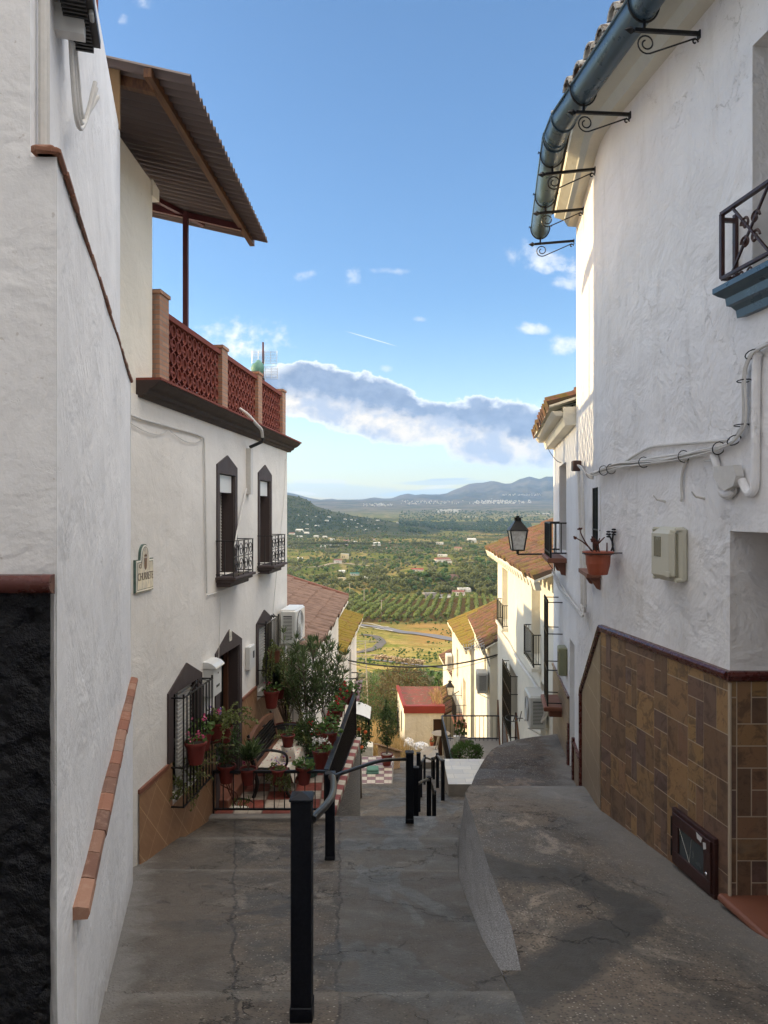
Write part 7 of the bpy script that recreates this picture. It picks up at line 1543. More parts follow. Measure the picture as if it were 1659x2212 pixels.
for _ in range(900):
    u, v = conv1(R.uniform(425, 1040), R.uniform(950, 1300)); p = thit(u, v, 60, 700)
    if p.y > 590 or mnoise.noise(Vector((p.x*.03, p.y*.02, 5))) < .02: continue
    mead.append((p, R.uniform(.15, .38)))
merged('meadow_bushes', p_oli, mead, 'leaf', 'low weeds and bushes dotted over the green meadow slope', 'bushes')
for key, pr, lab, cat, grp, mat in (('o', p_oli, 'grey green olive tree scattered over the valley slopes', 'olive tree', 'olive trees on the valley slopes', 'olive'), ('d', p_dar, 'dark rounded tree standing in the valley', 'tree', 'dark trees in the valley', 'woods'), ('g', p_grn, 'bright green leafy tree standing in the valley', 'tree', 'green trees in the valley', 'leaf')):
    L_ = sorted(sc[key]); nn_ = {'o': 170, 'd': 70, 'g': 90}[key]
    for i, (y, x, s_) in enumerate(L_[:nn_]): proto_copy(pr, (x, y, terr(x, y)), s_, R.uniform(0, 6), lab, cat, grp, i == 0)
    merged('far_'+pr.name.split('.')[0]+'s', pr, [((x, y, terr(x, y)), s_) for y, x, s_ in L_[nn_:]], mat, 'far off mass of '+cat+'s spread over the valley floor', 'woodland')
for i, (zx, zy, s_) in enumerate(((765, 1225, 1.2), (745, 1225, .9), (700, 1225, .7), (1000, 1240, .6), (400, 0, 0))):
    if s_ == 0: continue
    u, v = conv6(zx, zy); p = thit(u, v, 700, 2500); proto_copy(p_cyp, p, s_, 0, 'tall dark cypress beside the green-roofed farm in the valley', 'cypress', 'cypresses in the valley', i == 0)
# woodland belts: far tree masses, eucalyptus line
belt = []
for _ in range(1500):
    u, v = conv7(R.uniform(0, 1300), R.uniform(600, 715)); v = max(v, 1130); p = thit(u, v, 2000, 6500)
    if mnoise.noise(Vector((p.x*.0022, p.y*.0016, 3))) < -.08: continue
    belt.append((p, R.uniform(1.2, 3.2)))
for _ in range(500):
    u, v = conv7(R.uniform(0, 1500), R.uniform(500, 600)); p = thit(u, v, 3500, 9000); belt.append((p, R.uniform(1.5, 3.2)))
merged('tree_belt', p_dar, belt, 'leafdark', 'dark belts of trees along the river in the middle distance', 'woodland')
hillb = []
for _ in range(900):
    u, v = conv6(R.uniform(60, 1250), R.uniform(400, 780)); p = thit(u, v, 2300, 4500)
    if p.y < 4100: hillb.append((p, R.uniform(.8, 2.0)))
merged('hillside_scrub', p_dar, hillb, 'leafdark', 'scattered dark scrub and trees on the hill at the left of the valley', 'scrub')
# ------------------------------------------------------------------ valley houses
def vhouse(u, v, wpx, lab, wall='farwhite', roof='farroof', hpx=None, y0=500, flat_=False, group=None, detail=True):
    p = thit(u, v, y0); s_ = p.y/F; w = wpx*s_; h = (hpx or wpx*.38)*s_; d = w*.6
    t = thing('farm_house', lab, 'house', p, group); rz = R.uniform(-.35, .35); ex = Vector((math.cos(rz), math.sin(rz), 0)); ey = Vector((-math.sin(rz), math.cos(rz), 0)); Mx = frame(p, ex, ey)
    mb = MB(Mx); mb.box(-w/2, w/2, 0, d, -2, h*.72); mb.box(w*.12, w*.5, -d*.35, .01, -2, h*.5); mb.build('wall', M[wall], t)
    mb = MB(Mx)
    if flat_: mb.box(-w/2-.1, w/2+.1, -.1, d+.1, h*.721, h*.78)
    else: mb.prism([(-w/2-.3, -.3, h*.70), (-w/2-.3, d/2, h), (-w/2-.3, d+.3, h*.70)], (w+.6, 0, 0)); mb.box(w*.11, w*.51, -d*.37, 0, h*.501, h*.55)
    mb.build('roof', M[roof], t)
    if detail:
        for k in (-.3, -.05): mb = MB(Mx); mb.box(w*k, w*(k+.09), -.06, -.01, h*.22, h*.48); mb.build('window', M['farglass'], t)
    return t
for (uv, w, lab, wm, rm, hp_, fl) in VH: vhouse(*uv, w, lab, wm, rm, hp_, 500, fl)
for (x, y, w) in ((430, 828, 12), (515, 833, 12), (600, 862, 12), (750, 880, 14), (790, 862, 11), (845, 885, 10), (510, 905, 17), (500, 940, 14), (570, 945, 11), (410, 978, 7), (155, 935, 12), (1045, 862, 10), (1085, 922, 18), (1230, 900, 13), (1210, 953, 11), (1130, 985, 7), (730, 1040, 10), (255, 1070, 14), (150, 1080, 9), (320, 790, 12), (160, 800, 14), (250, 835, 14), (690, 895, 8), (660, 912, 7)):
    u, v = conv6(x, y); vhouse(u, v, w*.85, 'small white farmhouse scattered among the groves on the valley floor', 'farwhite', R.choice(('farroof', 'farwhite', 'farwhite')), w*.36, 900, False, 'white farmhouses on the valley floor', False)
for (x, y, w) in ((240, 592, 4), (330, 596, 4), (420, 605, 6), (465, 566, 5), (565, 613, 8), (380, 643, 6), (540, 653, 10), (740, 637, 8), (810, 642, 7), (850, 647, 3), (728, 668, 4), (280, 665, 3), (330, 692, 8), (435, 713, 13), (330, 740, 8), (240, 765, 20), (275, 768, 9), (775, 713, 5), (880, 685, 5), (930, 712, 8), (965, 757, 14), (1075, 693, 6), (1095, 730, 6), (1095, 650, 9), (985, 645, 3), (865, 722, 6)):
    u, v = conv6(x, y); vhouse(u, v, w*.8, 'tiny white house scattered over the shaded hillside at the left', 'farwhite', 'farwhite', max(1.6, w*.28), 2400, False, 'white houses on the left hillside', False)
for (x, y, w, lab) in ((1335, 680, 16, 'large white building in the dark trees of the middle distance'), (1410, 735, 6, 'small white building right of the large white one in the dark trees')): vhouse(*conv6(x, y), w, lab, 'farwhite', 'farwhite', w*.3, 2400, True, None, False)
for (x, y, w, lab) in ((700, 553, 26, 'long white greenhouse on the far valley floor'), (1430, 520, 26, 'long white sheds at the right edge of the far valley floor'), (850, 635, 7, 'pair of white houses in the far dark field'), (780, 638, 10, 'low white farm in the far dark field')): vhouse(*conv7(x, y), w, lab, 'farwhite', 'farwhite', 2.2, 2400, True, None, False)
def village(name, label, n, xr, yr, conv, w=(5, 14)):
    mb = MB()
    for _ in range(n):
        u, v = conv(R.triangular(*xr), R.uniform(*yr)); p = thit(u, v, 2500, 11800); s_ = p.y/4500; a = R.uniform(*w)*s_*.45; mb.box(p.x-a, p.x+a, p.y, p.y+a, p.z-2, p.z+R.uniform(4, 8)*s_)
    tag(mb.build(name, M['farwhite'], origin=mb.v[0]), label, 'village', None, 'stuff')
village('white_village', 'nearer white village at the far edge of the valley floor', 110, (340, 620, 520), (482, 512), conv7, (3, 9))
village('white_village', 'large white town spread at the foot of the mountains', 230, (700, 1340, 900), (383, 425), conv7, (3, 7))
village('white_village', 'line of white houses high at the right below the mountains', 50, (980, 1420, 1350), (333, 343), conv7, (3, 7))
village('white_village', 'scattered white buildings at the foot of the left mountains', 60, (900, 1280, 1150), (464, 492), conv6, (3, 6))
village('white_village', 'white buildings on the foothills left of the town', 70, (0, 700, 150), (395, 430), conv7, (3, 6))
# poles and pylon
for (x, yb, yt, lab) in ((498, 822, 722, 'pale concrete power pole standing in the citrus orchard'), (597, 878, 790, 'short pale pole in front of the citrus orchard'), (416, 775, 695, 'thin power pole left of the orchard'), (490, 600, 560, 'thin yellow pole beside the dirt track')):
    u, v = conv1(x, yb); p = thit(u, v, 400); h = (yb-yt)/1.746/1.507/F*p.y; t = thing('utility_pole', lab, 'pole', p); mb = MB(); mb.tube([p-Vector((0, 0, 1)), p+Vector((0, 0, h))], [.55, .35], 6); mb.build('shaft', M['pole'], t); mb = MB(); mb.bar(p+Vector((-2, 0, h-.8)), p+Vector((2, 0, h-.8)), .3); mb.build('crossarm', M['pole'], t)
Yp = 64; pyl = thing('lattice_pylon', 'slim rusty lattice pylon rising behind the left patios', 'pylon', (px(779)*Yp, Yp, g(Yp))); pb_ = Vector((px(779)*Yp, Yp, 0)); zt_ = pz(1385)*Yp; zb_ = g(Yp); mb = MB()
for k in range(16):
    z0 = zb_+(zt_-zb_)*k/16; z1 = zb_+(zt_-zb_)*(k+1)/16; w0 = .75-.35*k/16; w1 = .75-.35*(k+1)/16
    c0 = [pb_+Vector((a*w0, b*w0, z0)) for a, b in ((-1, -1), (1, -1), (1, 1), (-1, 1))]; c1 = [pb_+Vector((a*w1, b*w1, z1)) for a, b in ((-1, -1), (1, -1), (1, 1), (-1, 1))]
    for i in range(4): mb.bar(c0[i], c1[i], .05); mb.bar(c0[i], c1[(i+1) % 4], .028)
mb.build('lattice', M['pole'], pyl); mb = MB()
for dz in (0, 1.2): mb.bar(pb_+Vector((-1.6, 0, zt_-dz)), pb_+Vector((1.6, 0, zt_-dz)), .06); mb.bar(pb_+Vector((-1.2, 0, zt_-dz-.4)), pb_+Vector((1.6, 0, zt_-dz)), .04)
mb.build('crossarm', M['pole'], pyl)
# ------------------------------------------------------------------ potted plants
def rv(): 
    v = Vector((R.gauss(0, 1), R.gauss(0, 1), R.gauss(0, 1))); return v.normalized()
def clump(mb, c, rx, rz, n, l, w):      # broad leaves clumped over a pot
    for _ in range(n):
        d = rv(); d.z = abs(d.z)*.9+.05; k = R.uniform(.4, 1.0); p = Vector(c)+Vector((d.x*rx*k, d.y*rx*k, d.z*rz*k)); mb.leaf(p, (d.x+R.uniform(-.5, .5), d.y+R.uniform(-.5, .5), R.uniform(-.3, .5)), rv(), l*R.uniform(.7, 1.2), w*R.uniform(.7, 1.2), R.random())
def flowers(mb, c, rx, h0, h1, n, s):
    for _ in range(n):
        a = R.uniform(0, 2*PI); q = Vector(c)+Vector((rx*math.cos(a)*R.uniform(.1, 1), rx*math.sin(a)*R.uniform(.1, 1), R.uniform(h0, h1)))
        for _ in range(9): mb.leaf(q+rv()*s*.5, rv(), rv(), s*.8, s*.7, R.random())
def sprays(mb, c, n, L0, L1, l, w, stems=None, droop=.4, spread=.8, step=.02):
    for _ in range(n):
        a = R.uniform(0, 2*PI); d = Vector((math.cos(a)*R.uniform(.1, spread), math.sin(a)*R.uniform(.1, spread), R.uniform(.5, 1.0))).normalized(); p = Vector(c); L = R.uniform(L0, L1); s_ = 0; pts = [p.copy()]
        while s_ < L:
            p = p+d*step; d = (d+Vector((R.uniform(-.08, .08), R.uniform(-.08, .08), -droop*step/ max(L, .1)*2))).normalized(); s_ += step; pts.append(p.copy())
            if s_ > L*.12:
                for sg in (1, -1): q = rv(); mb.leaf(p, (d*R.uniform(.2, .7)+q*.8), rv(), l*R.uniform(.7, 1.2), w*R.uniform(.8, 1.2), R.random())
        if stems is not None: stems.tube(pts[::3]+[pts[-1]], .0035, 4)
def potted(label, p, r, h, kind, potmat='pot', fl=None, group=None, size=1.0, name='potted_plant', cat='potted plant', n=70):
    p = Vector(p); t = thing(name, label, cat, p, group)
    mb = MB(frame(p, (1, 0, 0), (0, 1, 0))); potmb(mb, r, h, n=22); mb.build('pot', M[potmat], t)
    mb = MB(frame(p, (1, 0, 0), (0, 1, 0))); soilmb(mb, r, h, (0, 0, 0)); mb.build('soil', M['soil'], t)
    top = p+Vector((0, 0, h*.92)); mb = MB(); st = MB(); mat = 'leaf'
    if kind == 'geranium': clump(mb, top, r*1.15*size, r*1.3*size, n, .055, .05)
    elif kind == 'jade': sprays(mb, top, int(17*size), .12*size, .30*size, .034, .026, st, .9, .9, .018); mat = 'jade'
    elif kind == 'trail': sprays(mb, top, int(20*size), .15*size, .42*size, .032, .025, st, 3.2, 1.4, .018); mat = 'jade'
    elif kind == 'oleander':
        mat = 'oleander'
        for _ in range(int(17*size)):
            a = R.uniform(0, 2*PI); lean = R.uniform(.05, .42); d = Vector((math.cos(a)*lean, math.sin(a)*lean, 1)).normalized(); L = R.uniform(.55, 1.05)*size; pts = []
            for k in range(22):
                q = top+d*(L*k/21)+Vector((0, 0, -.05*(k/21)**2)); pts.append(q)
                if k > 7 and k % 2:
                    for m_ in range(4): b = a+m_*PI/2+k*.7; dd = (Vector((math.cos(b), math.sin(b), R.uniform(.3, .9)))).normalized(); mb.leaf(q, dd, Vector((0, 0, 1)), R.uniform(.13, .20), .030, R.random())
            for m_ in range(8): mb.leaf(pts[-1], (d+rv()*.5), rv(), .16, .024, R.random())
            st.tube(pts[::4]+[pts[-1]], .005, 5)
    elif kind == 'sparse': sprays(mb, top, 7, .06, .13, .03, .02, st)
    elif kind == 'bush':
        for _ in range(int(900*size)): d = rv(); k = R.uniform(.3, 1)**.6; mb.leaf(top+Vector((d.x*.20*k, d.y*.20*k, .30+d.z*.33*k)), rv(), rv(), .035, .022, R.random())
        for _ in range(8): st.tube([top, top+Vector((R.uniform(-.12, .12), R.uniform(-.12, .12), R.uniform(.2, .5)))], .005, 4)
        mat = 'leafdark'
    mb.build('foliage', M[mat], t)
    if st.v: st.build('stems', M['bark'], t)
    if fl:
        for (fm, nf, s_, lo, hi) in fl: mb = MB(); flowers(mb, top, r*1.0, lo, hi, nf, s_); mb.build('flowers', M[fm], t)
    return t
def PZ(x, y, Y): # point from grille zoom (530,2050, scale 3.402)
    u = (530+x/3.402)/1.507; v = (2050+y/3.402)/1.507; return Vector((px(u)*Y, Y, pz(v)*Y))
def P8(x, y, Y): # from patio zoom (850,1950, scale 3.402)
    u = (850+x/3.402)/1.507; v = (1950+y/3.402)/1.507; return Vector((px(u)*Y, Y, pz(v)*Y))
gg = 'pots hung on the left window grille'
potted('red pot of pink geraniums hung lowest and nearest on the left window grille', PZ(365, 1480, 7.9), .120, .24, 'geranium', fl=[('pinkflower', 5, .032, .04, .11)], n=30, size=.7, group=gg)
potted('red pot with a bright red-pink geranium and a stone, second on the left window grille', PZ(440, 1330, 8.35), .118, .20, 'geranium', fl=[('pinkflower', 2, .045, .15, .22)], n=90, size=1.15, group=gg)
potted('red pot with small violet-spotted flowers beside the white mailbox', PZ(580, 1240, 8.7), .105, .23, 'jade', fl=[('purpleflower', 4, .03, .12, .22), ('pinkflower', 3, .03, .14, .22)], size=1.0, group=gg)
potted('red pot overflowing with jade sprays in front of the dark doorway', PZ(690, 1240, 8.8), .098, .19, 'jade', size=1.9, group=gg)
wgp = thing('window_plants', 'leafy greenery growing out through the lower part of the left window grille', 'plants', L2.p(8.1, -3.1)); mb = MB(); st = MB()
for k in range(9): sprays(mb, L2.p(7.82+k*.10, -3.10+.03*k, .05+.05*(k % 2)), 6, .15, .42, .028, .02, st, .7, .8, .02)
for k in range(5): sprays(mb, L2.p(8.0+k*.13, -3.02, .14), 3, .15, .35, .024, .018, st, 5.0, 1.2, .018)
mb.build('foliage', M['jade'], wgp); st.build('stems', M['bark'], wgp)
gg = 'pots hung on the far window grille'
potted('terracotta pot trailing small leaves high on the far window grille', P8(150, 700, 11.3), .11, .20, 'trail', 'terracotta', size=1.6, group=gg)
potted('red pot with a pale pink geranium at the foot of the far window grille', P8(115, 1205, 11.2), .125, .27, 'geranium', fl=[('pinkflower', 2, .045, .10, .16)], n=50, group=gg)
potted('small red pot of leafy green behind the pale pink geranium', P8(205, 1100, 11.8), .09, .17, 'oleander', size=.35, group=gg)
gg = 'pots along the front patio railing'
Yf = 9.16
potted('red pot with a tall mossy plant, leftmost on the front patio railing', PZ(705, 1690, Yf), .118, .22, 'bush', size=.9, group=gg)
potted('red pot with pink flowers, second from the left on the front patio railing', PZ(945, 1710, Yf), .112, .20, 'oleander', fl=[('pinkflower', 5, .032, .02, .14)], size=.32, group=gg)
potted('dark pot with tiny violet flowers in front of the floral cloth', PZ(1285, 1720, Yf), .112, .21, 'trail', 'pot', fl=[('purpleflower', 8, .02, .05, .16)], size=.9, group=gg)
potted('red pot of curly green geranium leaves, rightmost on the front patio railing', P8(475, 2045, Yf), .108, .22, 'geranium', n=80, size=1.0, group=gg)
potted('red pot of white geraniums inside the corner of the patio railing', P8(662, 1880, 9.75), .118, .25, 'geranium', fl=[('whiteflower', 16, .03, .10, .20)], n=60, size=1.1)
potted('big red pot of dense dark leaves beside the white geraniums', P8(755, 1640, 10.3), .125, .22, 'geranium', n=120, size=1.3)
gr_ = 'red geranium pots hooked along the side railing'
labs = ['red geranium pot on the side railing just past the dark leafy pot', 'second red geranium pot along the side railing', 'third red geranium pot along the side railing', 'fourth red geranium pot along the side railing', 'fifth red geranium pot along the side railing', 'sixth red geranium pot along the side railing, near its far end']
for i, (x, y, Y) in enumerate(((820, 1480, 10.7), (865, 1345, 11.1), (880, 1290, 11.5), (910, 1205, 11.9), (930, 1140, 12.3), (955, 1090, 12.7))):
    p = P8(x, y, Y); q = Vector((fx(Y)-.13, Y, max(p.z-.02, -3.62))); potted(labs[i], q, .105, .19, 'geranium', fl=[('redflower', 4, .030, .05, .14)], n=80, size=1.0, group=gr_)
potted('leafy green plant with purple-red leaves on the far corner of the side railing', (fx(12.95)-.10, 12.95, -3.42), .11, .2, 'geranium', fl=[('redflower', 2, .03, .02, .1)], n=160, size=2.1)
potted('large oleander in a big dark red pot at the back of the patio', (-1.62, 12.1, zp(12)), .26, .42, 'oleander', size=1.55)
potted('tall oleander in the middle of the patio behind the bench', (-1.22, 11.6, zp(11.5)), .21, .38, 'oleander', 'terracotta', size=1.5)
potted('oleander leaning towards the side railing', (-.98, 12.3, zp(12)), .2, .36, 'oleander', size=1.45)
potted('leafy hibiscus with red flowers in a green plastic pot', (-1.12, 10.75, zp(10.6)), .21, .32, 'bush', 'potgreen', fl=[('redflower', 3, .05, .25, .5)], size=1.7)
mb_ = potted('small shrub in a terracotta pot behind the green pot', (-1.35, 11.0, zp(11)), .2, .4, 'jade', 'terracotta', size=2.4)
ct = thing('plant_bowl', 'low black bowl of cactus plants behind the front patio railing', 'plant bowl', PZ(790, 2020, 9.45)); p = PZ(790, 2035, 9.45); mb = MB(frame(p, (1, 0, 0), (0, 1, 0))); mb.lathe([(.001, 0), (.17, 0), (.24, .09), (.25, .11), (.22, .10), (.001, .09)], 24); mb.build('bowl', M['iron'], ct)
mb = MB()
for _ in range(40): q = p+Vector((R.uniform(-.18, .18), R.uniform(-.15, .15), .09)); mb.leaf(q, rv()+Vector((0, 0, 1.5)), rv(), .12, .015, R.random())
mb.build('spiky_leaves', M['leaf'], ct); mb = MB()
for k in range(4): mb.tube(curve([p+Vector((-.08+k*.04, 0, .08)), p+Vector((-.05+R.uniform(-.1, .1), 0, .25)), p+Vector((-.1+R.uniform(-.12, .12), 0, .42)), p+Vector((-.06+R.uniform(-.15, .15), .0, .62))], 5), .008, 5)
mb.build('twisted_stems', M['cane'], ct)
mb = MB()
for k in range(5): mb.lathe([(.001, -.03), (.035, -.01), (.03, .02), (.001, .03)], 8, p+Vector((.02+k*.04, -.12+.02*(k % 2), .11)))
mb.build('white_stones', M['number'], ct)
# bench with floral cloth
bn = thing('bench', 'iron patio bench with brown wooden frame and lattice back, covered by a floral cloth', 'bench', (-1.75, 9.9, -3.84))
bz = zp(10.1); bx0 = -1.88
def bpt(d, y, z): return Vector((bx0+.093*(y-9.5)+d, y, bz+z))     # d away from wall, y along
b0, b1 = 9.72, 10.98
mb = MB(); mb.prism([bpt(.12, b0+.03, .40), bpt(.16, b0+.03, .40), bpt(.07, b0+.03, .80), bpt(.04, b0+.03, .78)], (0, .05, 0)); mb.prism([bpt(.12, b1-.05, .40), bpt(.16, b1-.05, .40), bpt(.07, b1-.05, .80), bpt(.04, b1-.05, .78)], (.01, .05, 0))
mb.bar(bpt(.14, b0, .43), bpt(.14, b1, .43), .06, .04); pts = [bpt(.055, b0+(b1-b0)*k/12, .78+.07*math.sin(PI*k/12)) for k in range(13)]
for a, b in zip(pts, pts[1:]): mb.bar(a, b, .05, .09)
mb.build('back_frame', M['woodbench'], bn)
mb = MB()
for k in range(26): y = b0+.07+(b1-b0-.14)*k/25; mb.bar(bpt(.125, y, .46), bpt(.065, y, .76), .012)
for k in range(7): mb.bar(bpt(.125-.06*k/7, b0+.06, .47+.045*k), bpt(.125-.06*k/7, b1-.06, .47+.045*k), .012)
mb.lathe([(.001, 0), (.05, .005), (.055, .015), (.001, .02)], 12, bpt(.06, (b0+b1)/2, .80)); mb.build('lattice_back', M['iron'], bn)
for y in (b0+.02, b1-.04):
    mb = MB(); mb.tube(curve([bpt(.10, y, 0), bpt(.16, y, .20), bpt(.12, y, .40), bpt(.05, y, .80), bpt(.03, y, .86)], 5), [.028]*16+[.02]*5, 6); mb.tube(curve([bpt(.62, y, 0), bpt(.50, y, .22), bpt(.54, y, .38), bpt(.14, y, .40)], 5), .024, 6)
    mb.tube(curve([bpt(.10, y, .62), bpt(.3, y, .66), bpt(.52, y, .62), bpt(.56, y, .50), bpt(.50, y, .40)], 5), .018, 6); scroll(mb, 0, 0, 0, .001) if False else None; mb.build('side_leg', M['iron'], bn)
mb = MB()
for k in range(5): mb.bar(bpt(.20+k*.08, b0, .40), bpt(.20+k*.08, b1, .40), .06, .02)
mb.build('seat', M['woodbench'], bn)
cl = MB(); cl.grid(lambda a, b: bpt(.16+min(b, .5)*.86+max(0, b-.5)*.10+.012*math.sin(a*23+b*7)*max(0, b-.4), b0+.02+(b1-b0-.04)*a, .425+.012*nz_(a*9, b*9)-max(0, b-.5)*.42+.006), fr_(0, 1, 24), fr_(0, 1, 14))
tag(cl.build('floral_cloth', M['floral'], origin=bpt(.4, 10.3, .42), smooth=True), 'floral oilcloth spread over the patio bench seat', 'cloth')
mb = MB(); mb.lathe([(.10, 0), (.105, .02), (.085, .10), (.095, .17), (.08, .175)], 16, bpt(.50, 10.05, .44)); tag(mb.build('floral_pot_cover', M['floral'], origin=bpt(.5, 10.05, .44), smooth=True), 'red floral pot stand on the cloth of the patio bench', 'pot stand')
potted('small red pot standing on the red floral stand on the bench', bpt(.50, 10.05, .612), .098, .16, 'sparse')
# ------------------------------------------------------------------ things lower down the street
def pc(x, y, Y): # from zoom (1100,2150) scale 3.0164
    u = (1100+x/3.0164)/1.507; v = (2150+y/3.0164)/1.507; return Vector((px(u)*Y, Y, pz(v)*Y))
pt = Vector((px(835.5)*21.6, 21.6, -7.52)); tt_ = thing('potted_tree', 'small potted orange tree in a terracotta pot of white pebbles on the checked patio', 'potted tree', pt)
mb = MB(frame(pt, (1, 0, 0), (0, 1, 0))); potmb(mb, .185, .34, n=24); mb.build('pot', M['pot'], tt_); mb = MB(); mb.lathe([(.165, .32), (.1, .335), (.001, .34)], 16, pt); mb.build('pebbles', M['pebbles'], tt_)
mb = MB(); mb.tube([pt+Vector((0, 0, .3)), pt+Vector((.02, 0, .62)), pt+Vector((-.01, 0, .95))], [.03, .022, .015], 7)
for k in range(9): a = k*.8; mb.tube([pt+Vector((0, 0, .6+k*.05)), pt+Vector((.16*math.cos(a), .16*math.sin(a), .85+k*.06)), pt+Vector((.24*math.cos(a), .24*math.sin(a), 1.0+k*.06))], [.010, .007, .004], 5)
mb.build('trunk', M['bark'], tt_); mb = MB()
for _ in range(1500):
    z = R.uniform(.62, 1.72); f = math.sin(PI*min(1, (z-.55)/1.2))**.7; d = rv(); mb.leaf(pt+Vector((d.x*.36*f*R.uniform(.3, 1), d.y*.36*f*R.uniform(.3, 1), z)), rv()+Vector((0, 0, -.2)), rv(), .07, .035, R.random())
for _ in range(120): z = R.uniform(1.6, 1.98); mb.leaf(pt+Vector((R.uniform(-.06, .03), R.uniform(-.05, .05), z)), rv(), rv(), .06, .03, R.random())
mb.build('crown', M['leafdark'], tt_)
lw = thing('brick_wall', 'low orange brick wall sloping down behind the potted orange tree', 'wall', (.2, 23, -8)); a = pc(392, 835, 23.5); b = pc(610, 905, 26); mb = MB()
mb.prism([(a.x, a.y, a.z), (b.x, b.y, b.z), (b.x, b.y, b.z-2.5), (a.x, a.y, a.z-2.5)], (0, .14, 0)); mb.build('brickwork', M['lowbrick'], lw); mb = MB(); mb.bar(a+Vector((-.03, .07, .02)), b+Vector((.03, .07, .02)), .2, .05); mb.build('coping', M['lowbrick'], lw)
ot = Vector((px(778)*17.5, 17.5, -6.9)); o_ = thing('orange_tree', 'dark orange tree with a few orange fruits hanging over the side of the patio', 'orange tree', ot); mb = MB(); c = Vector((px(776)*16.5, 16.5, pz(1572)*16.5))
for _ in range(1300): d = rv(); k = R.uniform(.2, 1)**.5; mb.leaf(c+Vector((d.x*.30*k, d.y*.35*k, d.z*.62*k)), rv(), rv(), .075, .04, R.random())
mb.build('crown', M['leafdark'], o_); mb = MB(); mb.tube([ot, c], [.05, .03], 7); mb.build('trunk', M['bark'], o_)
for k in range(5): mb = MB(); q = c+Vector((R.uniform(-.15, .15), -.30, R.uniform(-.45, .12))); mb.lathe([(.001, -.04), (.03, -.03), (.042, 0), (.03, .03), (.001, .04)], 10, q); mb.build('orange', M['orange'], o_, smooth=True)
pk = thing('hanging_cloth', 'pink and white striped cloth hanging beyond the patio railing', 'cloth', P8(1075, 900, 15)); mb = MB(); Yk = 15.0
a, b, c2, d2 = P8(1035, 915, Yk), P8(1125, 885, Yk), P8(1088, 1135, Yk), P8(1035, 1125, Yk); mb.grid(lambda s_, t_: a.lerp(b, s_).lerp(d2.lerp(c2, s_), t_)+Vector((0, .03*math.sin(s_*14+t_*3), 0)), fr_(0, 1, 16), fr_(0, 1, 12)); mb.build('cloth', M['pinkcloth'], pk, smooth=True)
mb = MB(); mb.tube([a+Vector((-.6, 0, .03)), b+Vector((.05, 0, .03))], .008, 5); mb.build('line', M['cableblack'], pk)
aw = thing('awning', 'weathered white arched awning below the pink cloth', 'awning', P8(1120, 1200, 17)); mb = MB(); Ya = 16.5
mb.grid(lambda s_, t_: P8(1030+190*s_, 1130+20*s_+45*s_*s_+ (95*(1-.35*s_))*t_*0, Ya)+Vector((0, -1.4*t_*0+0, 0))+Vector((-.02*t_, -.45*t_, -.15*t_)), fr_(0, 1, 12), fr_(0, 1, 6)); mb.build('awning_sheet', M['awning'], aw, smooth=True)
mb = MB(); e0 = [P8(1030+190*s_, 1130+20*s_+45*s_*s_, Ya)+Vector((-.02, -.45, -.16)) for s_ in fr_(0, 1, 8)]; mb.tube(e0, .012, 5); mb.tube([e0[-1], P8(1220, 1195, Ya)+Vector((0, 0, -.01))], .012, 5); mb.tube([P8(1190, 1290, 16.4), P8(1186, 1560, 16.4)], .02, 6); mb.tube([P8(1200, 1290, 16.4), P8(1203, 1560, 16.4)], .012, 6); mb.build('awning_frame', M['iron'], aw)
# cement sink, stick things under the awning
sk = thing('cement_pillar', 'rough whitewashed pillar and cement ledge under the white awning', 'pillar', P8(1100, 1750, 18)); mb = MB(); a = P8(1105, 1530, 18); mb.bbox(px(767)*18, a.x+.02, 18, 18.3, -9, a.z, .02); mb.bbox(a.x-.02, a.x+.30, 17.9, 18.3, a.z-.45, a.z-.20, .02); mb.build('cement', M['oldwhite'], sk)
# terrace furniture
tb_ = pc(1010, 720, 33); g_ = thing('round_table', 'weathered round garden table beside the hut doorway', 'table', (tb_.x, tb_.y, tb_.z-.75)); mb = MB(); mb.lathe([(.001, 0), (.42, 0), (.43, .02), (.42, .04), (.001, .04)], 24, tb_); mb.build('table_top', M['greywood'], g_)
for k in range(4): a = k*PI/2+.4; mb = MB(); mb.bar(tb_+Vector((.1*math.cos(a), .1*math.sin(a), 0)), tb_+Vector((.32*math.cos(a), .32*math.sin(a), -.85)), .04); mb.build('leg', M['greywood'], g_)
shq = [((700, 870), (655, 890), (650, 800), (690, 770), (740, 800), (745, 875)), ((765, 850), (770, 800), (830, 800), (890, 830), (850, 880), (790, 900))]
for k, (cx, cy, rx, rz, lab) in enumerate(((700, 830, .27, .34, 'white plastic sheeting heaped in front of the hut'), (822, 850, .36, .24, 'crumpled translucent sheet right of the white heap'))):
    c = pc(cx, cy, 36); mb = MB(); mb.grid(lambda a, b: c+Vector((rx*math.cos(a)*math.sin(b), rx*.8*math.sin(a)*math.sin(b), rz*math.cos(b)))*(1+.28*mnoise.noise(Vector((math.cos(a)*3+k*5, math.sin(a)*3, b*3)))), fr_(0, 2*PI, 26), fr_(.01, PI*.8, 14)); tag(mb.build('plastic_sheeting', M['sheetwhite'], origin=c), lab, 'plastic sheet')
ps = thing('path_slab', 'pale curved concrete path leading to the hut', 'path', (2, 30, -10)); mb = MB(); mb.prism([pc(*q) for q in ((815, 1000, 26), (805, 900, 29), (850, 850, 33), (985, 835, 36), (985, 1000, 26))], (0, 0, -.5)); o = mb.build('path', M['edge'], ps)
ps['kind'] = 'structure'
sbc = pc(922, 835, 30); potted('terracotta pot of red flowers at the edge of the pale path', sbc+Vector((0, 0, 0)), .095, .17, 'geranium', 'potorange', fl=[('redflower', 6, .04, .05, .2)], n=60, size=1.1)
